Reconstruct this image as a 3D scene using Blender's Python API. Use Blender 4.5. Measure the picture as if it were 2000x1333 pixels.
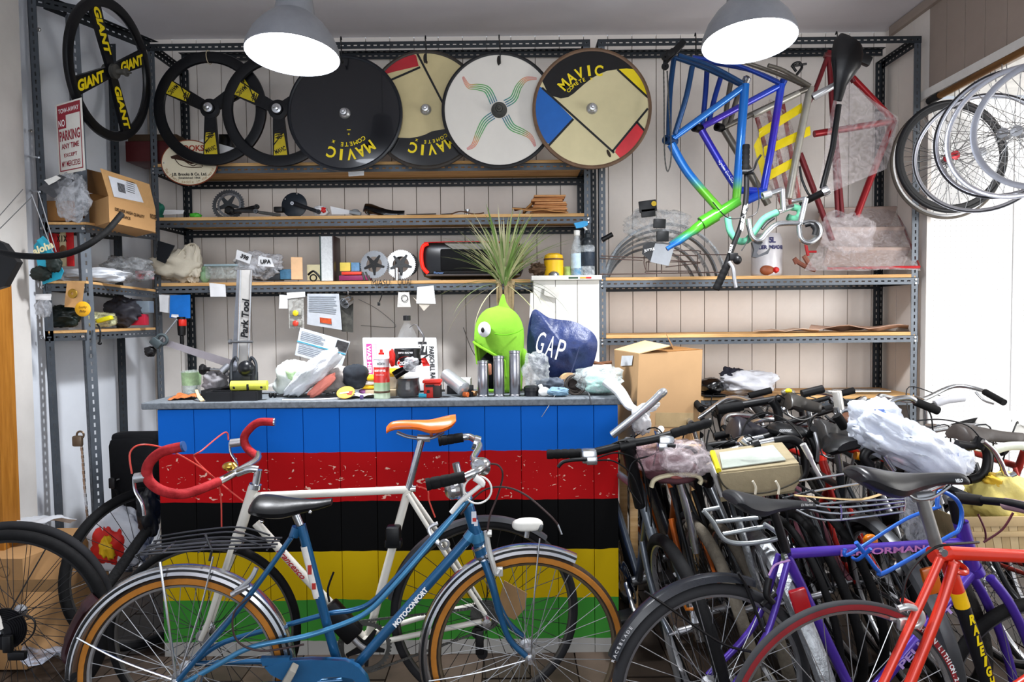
import bpy, bmesh, math, random
from mathutils import Vector as V, Matrix, noise
from math import sin, cos, pi, radians, sqrt, atan2
random.seed(7)
for _o in list(bpy.data.objects): bpy.data.objects.remove(_o)
SC = bpy.context.scene; COL = SC.collection
# ---------------------------------------------------------------- camera, light, exposure
F = 1333.0; CAMZ = 1.43
cam = bpy.data.cameras.new('camera'); cam.lens = 24.0; cam.sensor_width = 36.0; cam.clip_start = .05
cam_ob = bpy.data.objects.new('camera', cam); COL.objects.link(cam_ob)
RC = Matrix.Rotation(radians(90 - 2.2), 3, 'X') @ Matrix.Rotation(radians(-.6), 3, 'Z')
cam_ob.matrix_world = Matrix.Translation((0, 0, CAMZ)) @ RC.to_4x4()
SC.camera = cam_ob
SC.view_settings.view_transform = 'Standard'; SC.view_settings.look = 'None'
SC.view_settings.gamma = 1; SC.view_settings.use_curve_mapping = False
SC.view_settings.exposure = 0.85
wd = bpy.data.worlds.new('world'); SC.world = wd; wd.use_nodes = True
wd.node_tree.nodes['Background'].inputs[0].default_value = (.80, .88, 1, 1)
wd.node_tree.nodes['Background'].inputs[1].default_value = .42
def area(name, loc, target, size, power, col=(1, 1, 1), sy=None):
    l = bpy.data.lights.new(name, 'AREA'); l.energy = power; l.color = col; l.size = size
    if sy: l.shape = 'RECTANGLE'; l.size_y = sy
    o = bpy.data.objects.new(name, l); COL.objects.link(o); o.location = loc
    o.rotation_euler = (V(target) - V(loc)).to_track_quat('-Z', 'Y').to_euler(); return o
area('shop_window_daylight', (.3, -2.2, 1.7), (0, 4, 1.9), 3.6, 60, (.95, .97, 1), 2.2)
area('side_window_daylight', (3.25, 1.9, 1.5), (2.75, 3.9, 1.2), .9, 34, (1, .99, .98), 1.6)
SC.cycles.use_denoising = True
SC.cycles.max_bounces = 6; SC.cycles.transparent_max_bounces = 24; SC.cycles.caustics_reflective = False; SC.cycles.caustics_refractive = False

def P(px, py, d):
    """point at depth y=d that the photograph shows at (px,py)"""
    r = RC @ V(((px - 1000) / F, (666.5 - py) / F, -1)); r *= d / r.y
    return V((r.x, r.y, r.z + CAMZ))
# ---------------------------------------------------------------- materials
def lin(c):
    if isinstance(c, str):
        c = [int(c[i:i + 2], 16) / 255 for i in (0, 2, 4)]
        c = [x / 12.92 if x <= .04045 else ((x + .055) / 1.055) ** 2.4 for x in c]
    return (c[0], c[1], c[2], 1)
MATS = {}
def mat(col, rough=.5, metal=0., var=.12, scale=14, bump=0., alpha=1., trans=0., emit=0., coat=0., col2=None, key=None, spec=None):
    k = key or (str(col), rough, metal, var, scale, bump, alpha, trans, emit, coat, str(col2))
    if k in MATS: return MATS[k]
    m = bpy.data.materials.new('paint'); m.use_nodes = True; MATS[k] = m
    nt = m.node_tree; N = nt.nodes; L = nt.links; b = N['Principled BSDF']
    b.inputs['Roughness'].default_value = rough; b.inputs['Metallic'].default_value = metal
    b.inputs['Base Color'].default_value = lin(col); b.inputs['Alpha'].default_value = alpha
    b.inputs['Transmission Weight'].default_value = trans; b.inputs['Coat Weight'].default_value = coat
    b.inputs['Specular IOR Level'].default_value = .5 if (metal > .2 or rough < .3 or coat or trans) else (.3 if rough < .6 else .15)
    if spec is not None: b.inputs['Specular IOR Level'].default_value = spec
    if emit:
        b.inputs['Emission Color'].default_value = lin(col); b.inputs['Emission Strength'].default_value = emit
        return m
    if var or bump or col2:
        tc = N.new('ShaderNodeTexCoord'); nz = N.new('ShaderNodeTexNoise')
        nz.inputs['Scale'].default_value = scale; nz.inputs['Detail'].default_value = 6; nz.inputs['Roughness'].default_value = .65
        L.new(tc.outputs['Object'], nz.inputs['Vector'])
        r = N.new('ShaderNodeValToRGB'); L.new(nz.outputs['Fac'], r.inputs[0])
        c = lin(col); r.color_ramp.elements[0].position = .3; r.color_ramp.elements[1].position = .7
        r.color_ramp.elements[0].color = [x * (1 - var) for x in c[:3]] + [1]
        r.color_ramp.elements[1].color = lin(col2) if col2 else [min(1, x * (1 + var)) for x in c[:3]] + [1]
        L.new(r.outputs[0], b.inputs['Base Color'])
        if bump:
            bp = N.new('ShaderNodeBump'); bp.inputs['Strength'].default_value = bump; bp.inputs['Distance'].default_value = .01
            L.new(nz.outputs['Fac'], bp.inputs['Height']); L.new(bp.outputs[0], b.inputs['Normal'])
    return m
def film(col, alpha=.3, rough=.15, scale=30):
    """clear wrinkled plastic film: mostly see-through with glossy creases"""
    k = ('film', col, alpha, rough, scale)
    if k in MATS: return MATS[k]
    m = mat(col, rough, 0, .05, scale, .9, alpha, key=k)
    nt = m.node_tree; N = nt.nodes; L = nt.links; b = N['Principled BSDF']
    w = N.new('ShaderNodeTexNoise'); w.inputs['Scale'].default_value = scale * .5; w.inputs['Distortion'].default_value = 2.5; w.inputs['Detail'].default_value = 4
    tc = [n for n in N if n.type == 'TEX_COORD'][0]; L.new(tc.outputs['Object'], w.inputs['Vector'])
    r = N.new('ShaderNodeMapRange'); L.new(w.outputs['Fac'], r.inputs[0])
    r.inputs[1].default_value = .35; r.inputs[2].default_value = .75; r.inputs[3].default_value = alpha * .35; r.inputs[4].default_value = min(1, alpha * 1.9)
    L.new(r.outputs[0], b.inputs['Alpha']); return m
def wood(col='c99a5f', col2='e6c08c', axis=0, rough=.6):
    k = ('wood', col, col2, axis)
    if k in MATS: return MATS[k]
    m = mat(col, rough, 0, .1, 3, .15, col2=col2, key=k)
    nt = m.node_tree; N = nt.nodes; L = nt.links
    nz = [n for n in N if n.type == 'TEX_NOISE'][0]; tc = [n for n in N if n.type == 'TEX_COORD'][0]
    mp = N.new('ShaderNodeMapping'); s = [16, 16, 16]; s[axis] = 1.2; mp.inputs['Scale'].default_value = s
    L.new(tc.outputs['Object'], mp.inputs[0]); L.new(mp.outputs[0], nz.inputs['Vector']); return m
def ramp_z(stops, rough=.5, axis='Z', obj=True, metal=0, coat=0):
    """bands of paint along an axis; stops = [(pos, colour)...] in metres of object/world space"""
    m = bpy.data.materials.new('banded_paint'); m.use_nodes = True; nt = m.node_tree; N = nt.nodes; L = nt.links; b = N['Principled BSDF']
    b.inputs['Roughness'].default_value = rough; b.inputs['Metallic'].default_value = metal; b.inputs['Coat Weight'].default_value = coat
    g = N.new('ShaderNodeNewGeometry'); s = N.new('ShaderNodeSeparateXYZ'); L.new(g.outputs['Position'], s.inputs[0])
    lo, hi = stops[0][0], stops[-1][0]
    mr = N.new('ShaderNodeMapRange'); L.new(s.outputs[axis], mr.inputs[0]); mr.inputs[1].default_value = lo; mr.inputs[2].default_value = hi
    r = N.new('ShaderNodeValToRGB'); L.new(mr.outputs[0], r.inputs[0]); e = r.color_ramp.elements
    for i, (p, c) in enumerate(stops):
        q = e[i] if i < 2 else e.new(1)
        q.position = (p - lo) / (hi - lo)
    for i, (p, c) in enumerate(stops):
        e[i].color = lin(c); e[i].position = (p - lo) / (hi - lo)
    L.new(r.outputs[0], b.inputs['Base Color']); return m
CH = mat('c9cbcd', .22, .95, .08); ALU = mat('b9babd', .38, .85, .1); STEEL = mat('8d8f92', .35, .9, .15)
BLK = mat('0b0b0d', .45, 0, .3); RUB = mat('111112', .75, 0, .3, 40, .2); DIRT = mat('4b4a47', .7, .3, .4, 30)
WHT = mat('e6e5e0', .4, 0, .05); PAPER = mat('e3e4e6', .7, 0, .04); SLOT = mat('565c63', .5, .5, .2, 8)
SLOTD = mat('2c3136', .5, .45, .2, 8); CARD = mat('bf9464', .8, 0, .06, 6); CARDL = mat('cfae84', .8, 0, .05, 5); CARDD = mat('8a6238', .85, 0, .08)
SPK = mat('a9abad', .35, .8, 0); SPKD = mat('2a2a2c', .4, .5, 0); PINE = wood(); LEATH = mat('0e0f11', .38, 0, .3, 25, .1)
YEL = mat('e8cf16', .5, 0, .05); RED = mat('c8201f', .45, 0, .1); DARKTX = mat('111214', .5, 0, 0); WTX = mat('f2f2f2', .5, 0, 0)
# ---------------------------------------------------------------- mesh builder
def spl(pts, k=6, closed=False):
    pts = [V(p) for p in pts]; n = len(pts); out = []
    for i in range(n if closed else n - 1):
        g = lambda j: pts[j % n] if closed else pts[max(0, min(n - 1, j))]
        a, b, c, d = g(i - 1), g(i), g(i + 1), g(i + 2)
        for s in range(k):
            t = s / k
            out.append(.5 * ((2 * b) + (c - a) * t + (2 * a - 5 * b + 4 * c - d) * t * t + (3 * b - a - 3 * c + d) * t ** 3))
    if not closed: out.append(pts[-1])
    return out
def basis(ax):
    ax = V(ax).normalized(); h = V((0, 0, 1)) if abs(ax.z) < .9 else V((1, 0, 0))
    u = ax.cross(h).normalized(); return u, ax.cross(u).normalized(), ax
class MB:
    soft = False
    def __init__(s): s.v = []; s.f = []
    def add(s, vs, fs):
        o = len(s.v); s.v += [V(p) for p in vs]; s.f += [tuple(i + o for i in f) for f in fs]; return s
    def hexa(s, p):
        return s.add(p, [(0, 3, 2, 1), (4, 5, 6, 7), (0, 1, 5, 4), (1, 2, 6, 5), (2, 3, 7, 6), (3, 0, 4, 7)])
    def box(s, c, sz, ux=(1, 0, 0), uy=(0, 1, 0), uz=None, bev=0):
        c = V(c); ux = V(ux).normalized(); uy = V(uy).normalized(); uz = V(uz).normalized() if uz is not None else ux.cross(uy).normalized()
        a, b, h = ux * sz[0] / 2, uy * sz[1] / 2, uz * sz[2] / 2
        if bev:
            bm = bmesh.new(); bmesh.ops.create_cube(bm, size=1)
            for q in bm.verts: q.co = V((q.co.x * sz[0], q.co.y * sz[1], q.co.z * sz[2]))
            bmesh.ops.bevel(bm, geom=bm.edges[:], offset=bev, segments=2, affect='EDGES', profile=.5)
            M = Matrix((ux, uy, uz)).transposed(); bm.verts.ensure_lookup_table()
            s.add([c + M @ q.co for q in bm.verts], [[q.index for q in f.verts] for f in bm.faces]); bm.free(); return s
        return s.hexa([c - a - b - h, c + a - b - h, c + a + b - h, c - a + b - h, c - a - b + h, c + a - b + h, c + a + b + h, c - a + b + h])
    def tube(s, pts, r, n=8, closed=False, flat=1., up=None, cap=True):
        pts = [V(p) for p in pts]; k = len(pts)
        if k < 2: return s
        rr = r if isinstance(r, (list, tuple)) else [r] * k
        tan = []
        for i in range(k):
            a = pts[(i - 1) % k] if (closed or i > 0) else pts[i]; b = pts[(i + 1) % k] if (closed or i < k - 1) else pts[i]
            t = (b - a); tan.append(t.normalized() if t.length > 1e-9 else V((0, 0, 1)))
        u = V(up).cross(tan[0]).normalized() if up is not None and V(up).cross(tan[0]).length > 1e-4 else basis(tan[0])[0]
        o = len(s.v)
        for i in range(k):
            if up is not None: 
                q = V(up).cross(tan[i]); u = q.normalized() if q.length > 1e-3 else u
            else: u = (u - tan[i] * u.dot(tan[i])); u = u.normalized() if u.length > 1e-6 else basis(tan[i])[0]
            w = tan[i].cross(u)
            for j in range(n):
                a = 2 * pi * j / n; s.v.append(pts[i] + (u * cos(a) + w * sin(a) * flat) * rr[i])
        m = k if closed else k - 1
        for i in range(m):
            for j in range(n):
                a = o + i * n + j; b = o + i * n + (j + 1) % n; c = o + ((i + 1) % k) * n + (j + 1) % n; d = o + ((i + 1) % k) * n + j
                s.f.append((a, b, c, d))
        if cap and not closed:
            s.f.append(tuple(o + j for j in reversed(range(n)))); s.f.append(tuple(o + (k - 1) * n + j for j in range(n)))
        return s
    def lathe(s, c, ax, prof, n=24, cap=False, loop=False):
        """prof = [(radius, height along ax)]"""
        c = V(c); u, w, ax = basis(ax); o = len(s.v); k = len(prof)
        for (r, h) in prof:
            for j in range(n):
                a = 2 * pi * j / n; s.v.append(c + ax * h + (u * cos(a) + w * sin(a)) * r)
        for i in range(k if loop else k - 1):
            for j in range(n):
                i2 = (i + 1) % k; s.f.append((o + i * n + j, o + i2 * n + j, o + i2 * n + (j + 1) % n, o + i * n + (j + 1) % n))
        if cap:
            s.f.append(tuple(o + j for j in range(n))); s.f.append(tuple(o + (k - 1) * n + j for j in reversed(range(n))))
        return s
    def ring(s, c, ax, R, r, n=48, m=8, sq=1., a0=0, a1=2 * pi, ref=None):
        """torus / arc of torus. sq scales section along the axis"""
        c = V(c); ax = V(ax).normalized()
        if ref is not None: u = (V(ref) - ax * V(ref).dot(ax)).normalized(); w = ax.cross(u)
        else: u, w, ax = basis(ax)
        full = abs(a1 - a0 - 2 * pi) < 1e-6; o = len(s.v); k = n if full else n + 1
        for i in range(k):
            a = a0 + (a1 - a0) * i / n; d = u * cos(a) + w * sin(a)
            for j in range(m):
                b = 2 * pi * j / m; s.v.append(c + d * (R + r * cos(b)) + ax * (r * sq * sin(b)))
        for i in range(n):
            for j in range(m):
                i2 = (i + 1) % k; s.f.append((o + i * m + j, o + i2 * m + j, o + i2 * m + (j + 1) % m, o + i * m + (j + 1) % m))
        if not full:
            s.f.append(tuple(o + j for j in reversed(range(m)))); s.f.append(tuple(o + n * m + j for j in range(m)))
        return s
    def arcsec(s, c, ax, ref, sec, a0, a1, n=40, ends=True):
        """sweep a closed section [(radius, lateral)] about the axis from a0 to a1 (mudguards)"""
        c = V(c); ax = V(ax).normalized(); u = (V(ref) - ax * V(ref).dot(ax)).normalized(); w = ax.cross(u); o = len(s.v); m = len(sec)
        for i in range(n + 1):
            a = a0 + (a1 - a0) * i / n; d = u * cos(a) + w * sin(a)
            for (r, l) in sec: s.v.append(c + d * r + ax * l)
        for i in range(n):
            for j in range(m): s.f.append((o + i * m + j, o + i * m + m + j, o + i * m + m + (j + 1) % m, o + i * m + (j + 1) % m))
        s.f.append(tuple(o + j for j in range(m))); s.f.append(tuple(o + n * m + j for j in reversed(range(m)))); return s
    def prism(s, pts, nrm, t):
        """extrude polygon (3D points) by t along nrm"""
        pts = [V(p) for p in pts]; n = len(pts); q = V(nrm).normalized() * t
        s.add(pts + [p + q for p in pts], [tuple(range(n)), tuple(reversed(range(n, 2 * n)))] + [(i, i + n, (i + 1) % n + n, (i + 1) % n) for i in range(n)]); return s
    def ell(s, c, r, n=16, m=10, ux=(1, 0, 0), uy=(0, 1, 0), fn=None):
        c = V(c); ux = V(ux).normalized(); uy = V(uy).normalized(); uz = ux.cross(uy).normalized(); o = len(s.v)
        for i in range(m + 1):
            t = pi * i / m
            for j in range(n):
                a = 2 * pi * j / n; p = V((sin(t) * cos(a), sin(t) * sin(a), cos(t)))
                k = fn(p) if fn else 1; s.v.append(c + (ux * p.x * r[0] + uy * p.y * r[1] + uz * p.z * r[2]) * k)
        for i in range(m):
            for j in range(n): s.f.append((o + i * n + j, o + (i + 1) * n + j, o + (i + 1) * n + (j + 1) % n, o + i * n + (j + 1) % n))
        return s
    def bag(s, c, r, seed=0, amp=.25, fr=2.2, ux=(1, 0, 0), uy=(0, 1, 0), n=36, m=24, pw=1.):
        def fn(p):
            q = V(p) * fr + V((seed * 7.1, seed * 3.3, seed * 1.7))
            a = noise.noise(q); b = abs(noise.noise(q * 2.3)); d = abs(noise.noise(q * 5.1))
            e = (abs(p.x) ** (2.5 * pw) + abs(p.y) ** (2.5 * pw) + abs(p.z) ** (2.5 * pw)) ** (-1 / (2.5 * pw))
            return e * (1 + amp * (a - 1.1 * b - .16 * d + .25))
        s.soft = True; return s.ell(c, r, n, m, ux, uy, fn)
    def sheet(s, a, b, c, d, nu=10, nv=10, amp=.01, seed=0, th=.001, fr=3., sag=0):
        """four corners a b c d (loop), crumpled, with thickness"""
        a, b, c, d = V(a), V(b), V(c), V(d); nr = (b - a).cross(d - a).normalized(); g = []
        for lay in (0, 1):
            for i in range(nu + 1):
                for j in range(nv + 1):
                    u, w = i / nu, j / nv; p = a.lerp(b, u).lerp(d.lerp(c, u), w)
                    h = noise.noise(V((u * fr, w * fr, seed * 5.3))) + .5 * abs(noise.noise(V((u * fr * 3, w * fr * 3, seed * 2.3))))
                    g.append(p + nr * (h * amp + sag * 4 * u * (1 - u) * 1 + lay * th))
        W = nv + 1; K = (nu + 1) * W; f = []
        for i in range(nu):
            for j in range(nv):
                q = (i * W + j, (i + 1) * W + j, (i + 1) * W + j + 1, i * W + j + 1); f.append(tuple(reversed(q))); f.append(tuple(x + K for x in q))
        rim = [(i * W) for i in range(nu + 1)] + [nu * W + j for j in range(1, nv + 1)] + [i * W + nv for i in reversed(range(nu))] + [j for j in reversed(range(1, nv))]
        for i in range(len(rim)): p, q = rim[i], rim[(i + 1) % len(rim)]; f.append((p, q, q + K, p + K))
        return s.add(g, f)
    def text(s, txt, c, ux, uy, h, bold=0., shear=0., width=None, lift=.0, align='CENTER', ext=.0006):
        key = (txt, bold, shear)
        if key not in TXT:
            cu = bpy.data.curves.new('lettering', 'FONT'); cu.body = txt; cu.size = 1; cu.offset = bold; cu.shear = shear; cu.resolution_u = 3
            ob = bpy.data.objects.new('lettering', cu); me = ob.to_mesh(); vs = [q.co.copy() for q in me.vertices]; fs = [tuple(p.vertices) for p in me.polygons]
            ob.to_mesh_clear(); bpy.data.objects.remove(ob); bpy.data.curves.remove(cu); TXT[key] = (vs, fs)
        vs, fs = TXT[key]
        if not vs: return s
        ux = V(ux).normalized(); uy = V(uy).normalized(); nz = ux.cross(uy)
        x0 = min(p.x for p in vs); x1 = max(p.x for p in vs); k = h / .73; kx = k if not width else width / (x1 - x0); c = V(c)
        xc = (x0 + x1) / 2 if align == 'CENTER' else x0
        return s.add([c + ux * (p.x - xc) * kx + uy * (p.y * k - h / 2) + nz * (lift + ext) for p in vs], fs)
    def arctext(s, txt, c, ux, uy, R, a0, step, h, bold=.02, flip=False, lift=0.001, width=None):
        """characters along an arc; a0 = start angle (deg) of first letter, going clockwise by step, tops outward"""
        ux = V(ux).normalized(); uy = V(uy).normalized(); c = V(c)
        for i, ch in enumerate(txt):
            if ch == ' ': continue
            a = radians(a0 - step * i * (1 if not flip else -1)); d = ux * cos(a) + uy * sin(a); t = (ux * sin(a) - uy * cos(a))
            if flip: s.text(ch, c + d * R, -t, -d, h, bold, 0, width, lift)
            else: s.text(ch, c + d * R, t, d, h, bold, 0, (width * .32 if width and ch == 'I' else width), lift)
        return s
TXT = {}
def setp(o, label=None, cat=None, group=None, kind=None):
    if label: o['label'] = label
    if cat: o['category'] = cat
    if group: o['group'] = group
    if kind: o['kind'] = kind
    return o
def build(name, mb, m, parent=None, label=None, cat=None, group=None, kind=None, flat=False, loc=None):
    me = bpy.data.meshes.new(name)
    root = parent
    off = V((0, 0, 0))
    if parent is not None: off = ORG.get(parent.name, V((0, 0, 0)))
    else:
        if loc is None:
            xs = [p.x for p in mb.v]; ys = [p.y for p in mb.v]; zs = [p.z for p in mb.v]
            loc = V(((min(xs) + max(xs)) / 2, (min(ys) + max(ys)) / 2, min(zs)))
        off = V(loc)
    me.from_pydata([tuple(p - off) for p in mb.v], [], mb.f); 
    me.materials.append(m)
    o = bpy.data.objects.new(name, me); COL.objects.link(o)
    if not flat:
        me.polygons.foreach_set('use_smooth', [True] * len(me.polygons)); me.set_sharp_from_angle(angle=radians(85 if mb.soft else 38))
    if parent is not None: o.parent = parent
    else: o.location = off
    ORG[o.name] = off
    return setp(o, label, cat, group, kind)
ORG = {}
def thing(name, label, cat, loc, group=None):
    o = bpy.data.objects.new(name, None); COL.objects.link(o); o.empty_display_size = .05
    o.location = V(loc); ORG[o.name] = V(loc); return setp(o, label, cat, group)
def copytree(o, loc, label=None, depth=0, parent=None):
    c = o.copy(); COL.objects.link(c)
    if parent is not None: c.parent = parent
    else: c.location = V(loc)
    if label: c['label'] = label
    for ch in list(o.children): copytree(ch, None, None, depth + 1, c)
    ORG[c.name] = V(loc) if loc is not None else V((0, 0, 0)); return c
UX, UY, UZ = V((1, 0, 0)), V((0, 1, 0)), V((0, 0, 1))
# ---------------------------------------------------------------- the room
YW = 4.23; XL = -2.22; XR = 2.30; ZC = 3.13; YB = -2.4
PLANKM = mat('e6dfd8', .6, 0, .05, 5, .05); PLASTER = mat('dde2ea', .85, 0, .05, 3, .2); CEILM = mat('dedbdf', .85, 0, .04, 2)
TAUPE = mat('a2948a', .75, 0, .06, 4)
def struct(name, mb, m): return build(name, mb, m, kind='structure', flat=True)
floor = struct('floor', MB().box((.55, (YB + YW) / 2, -.05), (6.0, YW - YB, .08)), mat('2e251e', .6, 0, .3, 5))
for i, (rx, ry) in enumerate([(x, y) for y in range(7) for x in range(30)]):
    # floor planks, long axis front to back
    x0 = -2.22 + rx * .19; y0 = 1.0 + ry * .62 + (rx % 3) * .2
    if y0 > 4.2: continue
    b = MB().box((x0 + .094, y0 + .3, -.005 + random.uniform(-.0015, .0015)), (.184, .61, .012))
    build('floor_tile', b, [mat('3a2f27', .5, 0, .35, 9), mat('463a31', .55, 0, .3, 7), mat('312821', .5, 0, .35, 8)][i % 3], floor, flat=True)
ceiling = struct('ceiling', MB().box((0, (YB + YW) / 2, ZC + .04), (4.9, YW - YB, .08)), CEILM)
wb = struct('wall_back', MB().box((.04, YW + .05, ZC / 2), (4.7, .06, ZC)), mat('a99f96', .8))
pw = .1476; x = -2.20
pl = None
while x < 2.3:
    w = min(pw - .004, 2.3 - x)
    if pl is None:
        pl = build('board', MB().box((x + w / 2, YW + .008, ZC / 2), (w, .02, ZC), bev=.002), PLANKM, wb, flat=True); x0 = x
    else:
        c = pl.copy(); COL.objects.link(c); c.location = (x - x0, random.uniform(-.001, .001), 0)
    x += pw
wl = struct('wall_left', MB().box((XL - .06, (2.1 + YW) / 2 + .3, ZC / 2), (.1, YW - 1.3, ZC)), PLASTER)
# pilaster at the shop side of the left wall and its timber door edge
struct('trim_1', MB().box((XL - .0, 2.9, ZC / 2), (.1, .36, ZC)), mat('c9c5c0', .85, 0, .08, 3, .2))
struct('trim_2', MB().box((XL - .02, 2.62, ZC / 2), (.14, .14, ZC)), mat('b2aaa2', .85, 0, .08, 3, .2))
dr = struct('door_1', MB().box((XL + .062, 2.87, .8), (.05, .10, 1.6)), wood('8a5518', 'a8702a', 2))
YR = 3.86; XA = 3.5
ZT = P(1797, 192, YR).z
# right wall: boarded return beside the shelving, a taupe boarded bulkhead, and a white alcove under it
wr = struct('wall_right', MB().box((XR + .03, (YR + YW) / 2, ZC / 2), (.02, YW - YR, ZC)).box((XR + .07, (YR + .3) / 2, (ZT + ZC) / 2), (.1, YR - .3, ZC - ZT)), mat('a99f96', .8))
y = YW
while y > 2.2:
    w = .147
    if y > YR + .05: b = MB().box((XR + .008, y - w / 2, ZC / 2), (.02, w - .004, ZC)); m_ = PLANKM
    else: b = MB().box((XR + .008, y - w / 2, (ZT + ZC) / 2), (.02, w - .004, ZC - ZT)); m_ = TAUPE
    build('board', b, m_, wr, flat=True); y -= w
struct('trim_3', MB().box((XR - .012, 2.95, ZT - .0), (.024, 1.82, .045)), WHT)
struct('trim_4', MB().box((XR - .012, 3.0, ZC - .03), (.03, 2.3, .05)), TAUPE)
struct('wall_alcove', MB().box(((XR + XA) / 2 + .1, YR + .06, ZT / 2), (XA - XR + .1, .08, ZT)).box((XA + .05, (YR + .3) / 2, ZT / 2), (.1, YR - .3, ZT)), mat('e8e6e2', .8))
struct('ceiling_alcove', MB().box(((XR + XA) / 2 + .1, (YR + .3) / 2, ZT + .04), (XA - XR, YR - .3, .06)), mat('e8e6e2', .8))
pg = mat('f3f3f2', .6, 0, 0, key='peg'); nt = pg.node_tree; N = nt.nodes; L = nt.links
g = N.new('ShaderNodeNewGeometry'); mp = N.new('ShaderNodeVectorMath'); mp.operation = 'MODULO'; mp.inputs[1].default_value = (.03, .03, .03); L.new(g.outputs['Position'], mp.inputs[0])
sb = N.new('ShaderNodeVectorMath'); sb.operation = 'SUBTRACT'; sb.inputs[1].default_value = (.015, .0, .015); L.new(mp.outputs[0], sb.inputs[0])
sm = N.new('ShaderNodeVectorMath'); sm.operation = 'MULTIPLY'; sm.inputs[1].default_value = (1, 0, 1); L.new(sb.outputs[0], sm.inputs[0])
ln = N.new('ShaderNodeVectorMath'); ln.operation = 'LENGTH'; L.new(sm.outputs[0], ln.inputs[0])
lt = N.new('ShaderNodeMath'); lt.operation = 'LESS_THAN'; lt.inputs[1].default_value = .003; L.new(ln.outputs['Value'], lt.inputs[0])
mx = N.new('ShaderNodeMix'); mx.data_type = 'RGBA'; L.new(lt.outputs[0], mx.inputs['Factor']); mx.inputs[6].default_value = (.9, .9, .9, 1); mx.inputs[7].default_value = (.45, .44, .42, 1)
L.new(mx.outputs[2], N['Principled BSDF'].inputs['Base Color'])
xs = P(1976, 600, YR).x
pegb = thing('pegboard', 'white perforated pegboard panels closing the bright alcove at the right', 'pegboard', ((XR + XA) / 2, YR, .02))
build('panel', MB().box(((XR + .03 + xs) / 2, YR + .008, (ZT + .02) / 2), (xs - XR - .036, .012, ZT - .04)), pg, pegb, flat=True)
build('panel', MB().box(((xs + XA) / 2, YR + .008, (ZT + .02) / 2), (XA - xs - .01, .012, ZT - .04)), pg, pegb, flat=True)
struct('wall_left', MB().box((XL - .11, -.1, ZC / 2), (.1, 4.4, ZC)), PLASTER)
# ---------------------------------------------------------------- slotted angle shelving
def flange(mb, A, B, w_dir, w, th_dir, th=.0022, pitch=.036):
    """a strip from A to B, w wide towards w_dir, with a row of punched slots"""
    A, B = V(A), V(B); L_ = (B - A).length; t = (B - A).normalized(); wd_ = V(w_dir).normalized(); td = V(th_dir).normalized() * th
    n = max(1, int(L_ / pitch)); p = L_ / n
    for i in range(n):
        o = A + t * p * i; q = [o, o + t * p, o + t * p + wd_ * w, o + wd_ * w]
        sl, sh = .52 * p, .0075; c0 = (p - sl) / 2; v0 = w * .5 - sh / 2
        h = [o + t * c0 + wd_ * v0, o + t * (c0 + sl) + wd_ * v0, o + t * (c0 + sl) + wd_ * (v0 + sh), o + t * c0 + wd_ * (v0 + sh)]
        vs = q + h + [x + td for x in q + h]
        fs = []
        for j in range(4):
            k = (j + 1) % 4; fs += [(j, k, 4 + k, 4 + j), (8 + k, 8 + j, 12 + j, 12 + k), (4 + j, 4 + k, 12 + k, 12 + j)]
        fs += [(0, 8, 9, 1), (3, 2, 10, 11)]
        if i == 0: fs.append((0, 3, 11, 8))
        if i == n - 1: fs.append((1, 9, 10, 2))
        mb.add(vs, fs)
def angle(parent, name, A, B, d1, d2, w=.038, m=None, m2=None):
    mb = MB(); flange(mb, A, B, d1, w, d2); flange(mb, A, B, d2, w, d1); return build(name, mb, m or SLOT, parent, flat=True)
def bolt(parent, p, n=(0, -1, 0), r=.007):
    build('bolt', MB().lathe(V(p), n, [(0.0001, .006), (r * .8, .005), (r, .002), (r, -.002)], 8), CH, parent)
def zp(px, py, d): return P(px, py, d).z
YF = 3.81
XPL, XPM, XPR = P(300, 500, YF).x, P(1155, 500, YF).x, P(1787, 500, YF).x
TOPZ = P(1000, 79, YF).z
def rack(label, x0, x1, shelves, beams_top, dk=None, depth=.40):
    r = thing('shelving_unit', label, 'shelving', ((x0 + x1) / 2, YF + depth / 2, 0)); yb = YF + depth
    for xx, d1 in ((x0, 1), (x1, -1)):
        angle(r, 'post', (xx, YF, .0), (xx, YF, TOPZ), (d1, 0, 0), (0, 1, 0))
        angle(r, 'post', (xx, yb, .0), (xx, yb, TOPZ), (d1, 0, 0), (0, -1, 0), m=SLOTD)
        for z in shelves: bolt(r, (xx + d1 * .016, YF - .002, z - .03)); bolt(r, (xx + d1 * .016, YF - .002, z - .05))
    for z in shelves:
        angle(r, 'beam', (x0, YF - .003, z - .018), (x1, YF - .003, z - .018), (0, 0, -1), (0, 1, 0))
        angle(r, 'beam', (x0, yb - .01, z - .03), (x1, yb - .01, z - .03), (0, 0, -1), (0, -1, 0), m=SLOTD)
        for i in range(2):
            yy = YF - .001 + i * (depth / 2); e = random.uniform(-.004, .004)
            build('shelf_board', MB().box(((x0 + x1) / 2, yy + depth / 4, z - .009 + i * e * .2), (x1 - x0 - .004, depth / 2 - .004, .018)), wood('c4935a', 'e2b981', 0), r, flat=True)
    for xx in (x0, x1):
        for z in shelves: angle(r, 'beam', (xx, YF, z - .018), (xx, yb, z - .018), (0, 0, -1), (1 if xx == x0 else -1, 0, 0), m=SLOTD)
    for (z, yy, dd) in beams_top:
        angle(r, 'beam', (x0, yy, z), (x1, yy, z), (0, 0, -1), (0, dd, 0), m=SLOTD)
    for xx in (x0, x1): angle(r, 'beam', (xx, YF, TOPZ), (xx, yb, TOPZ), (0, 0, -1), (1 if xx == x0 else -1, 0, 0), m=SLOTD)
    return r
ZA = zp(730, 316, YF); ZB = zp(730, 421, YF); ZCs = zp(730, 549, YF)
ZC2 = zp(1480, 539, YF); ZD2 = zp(1480, 652, YF); ZE2 = zp(1480, 775, YF)
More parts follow.
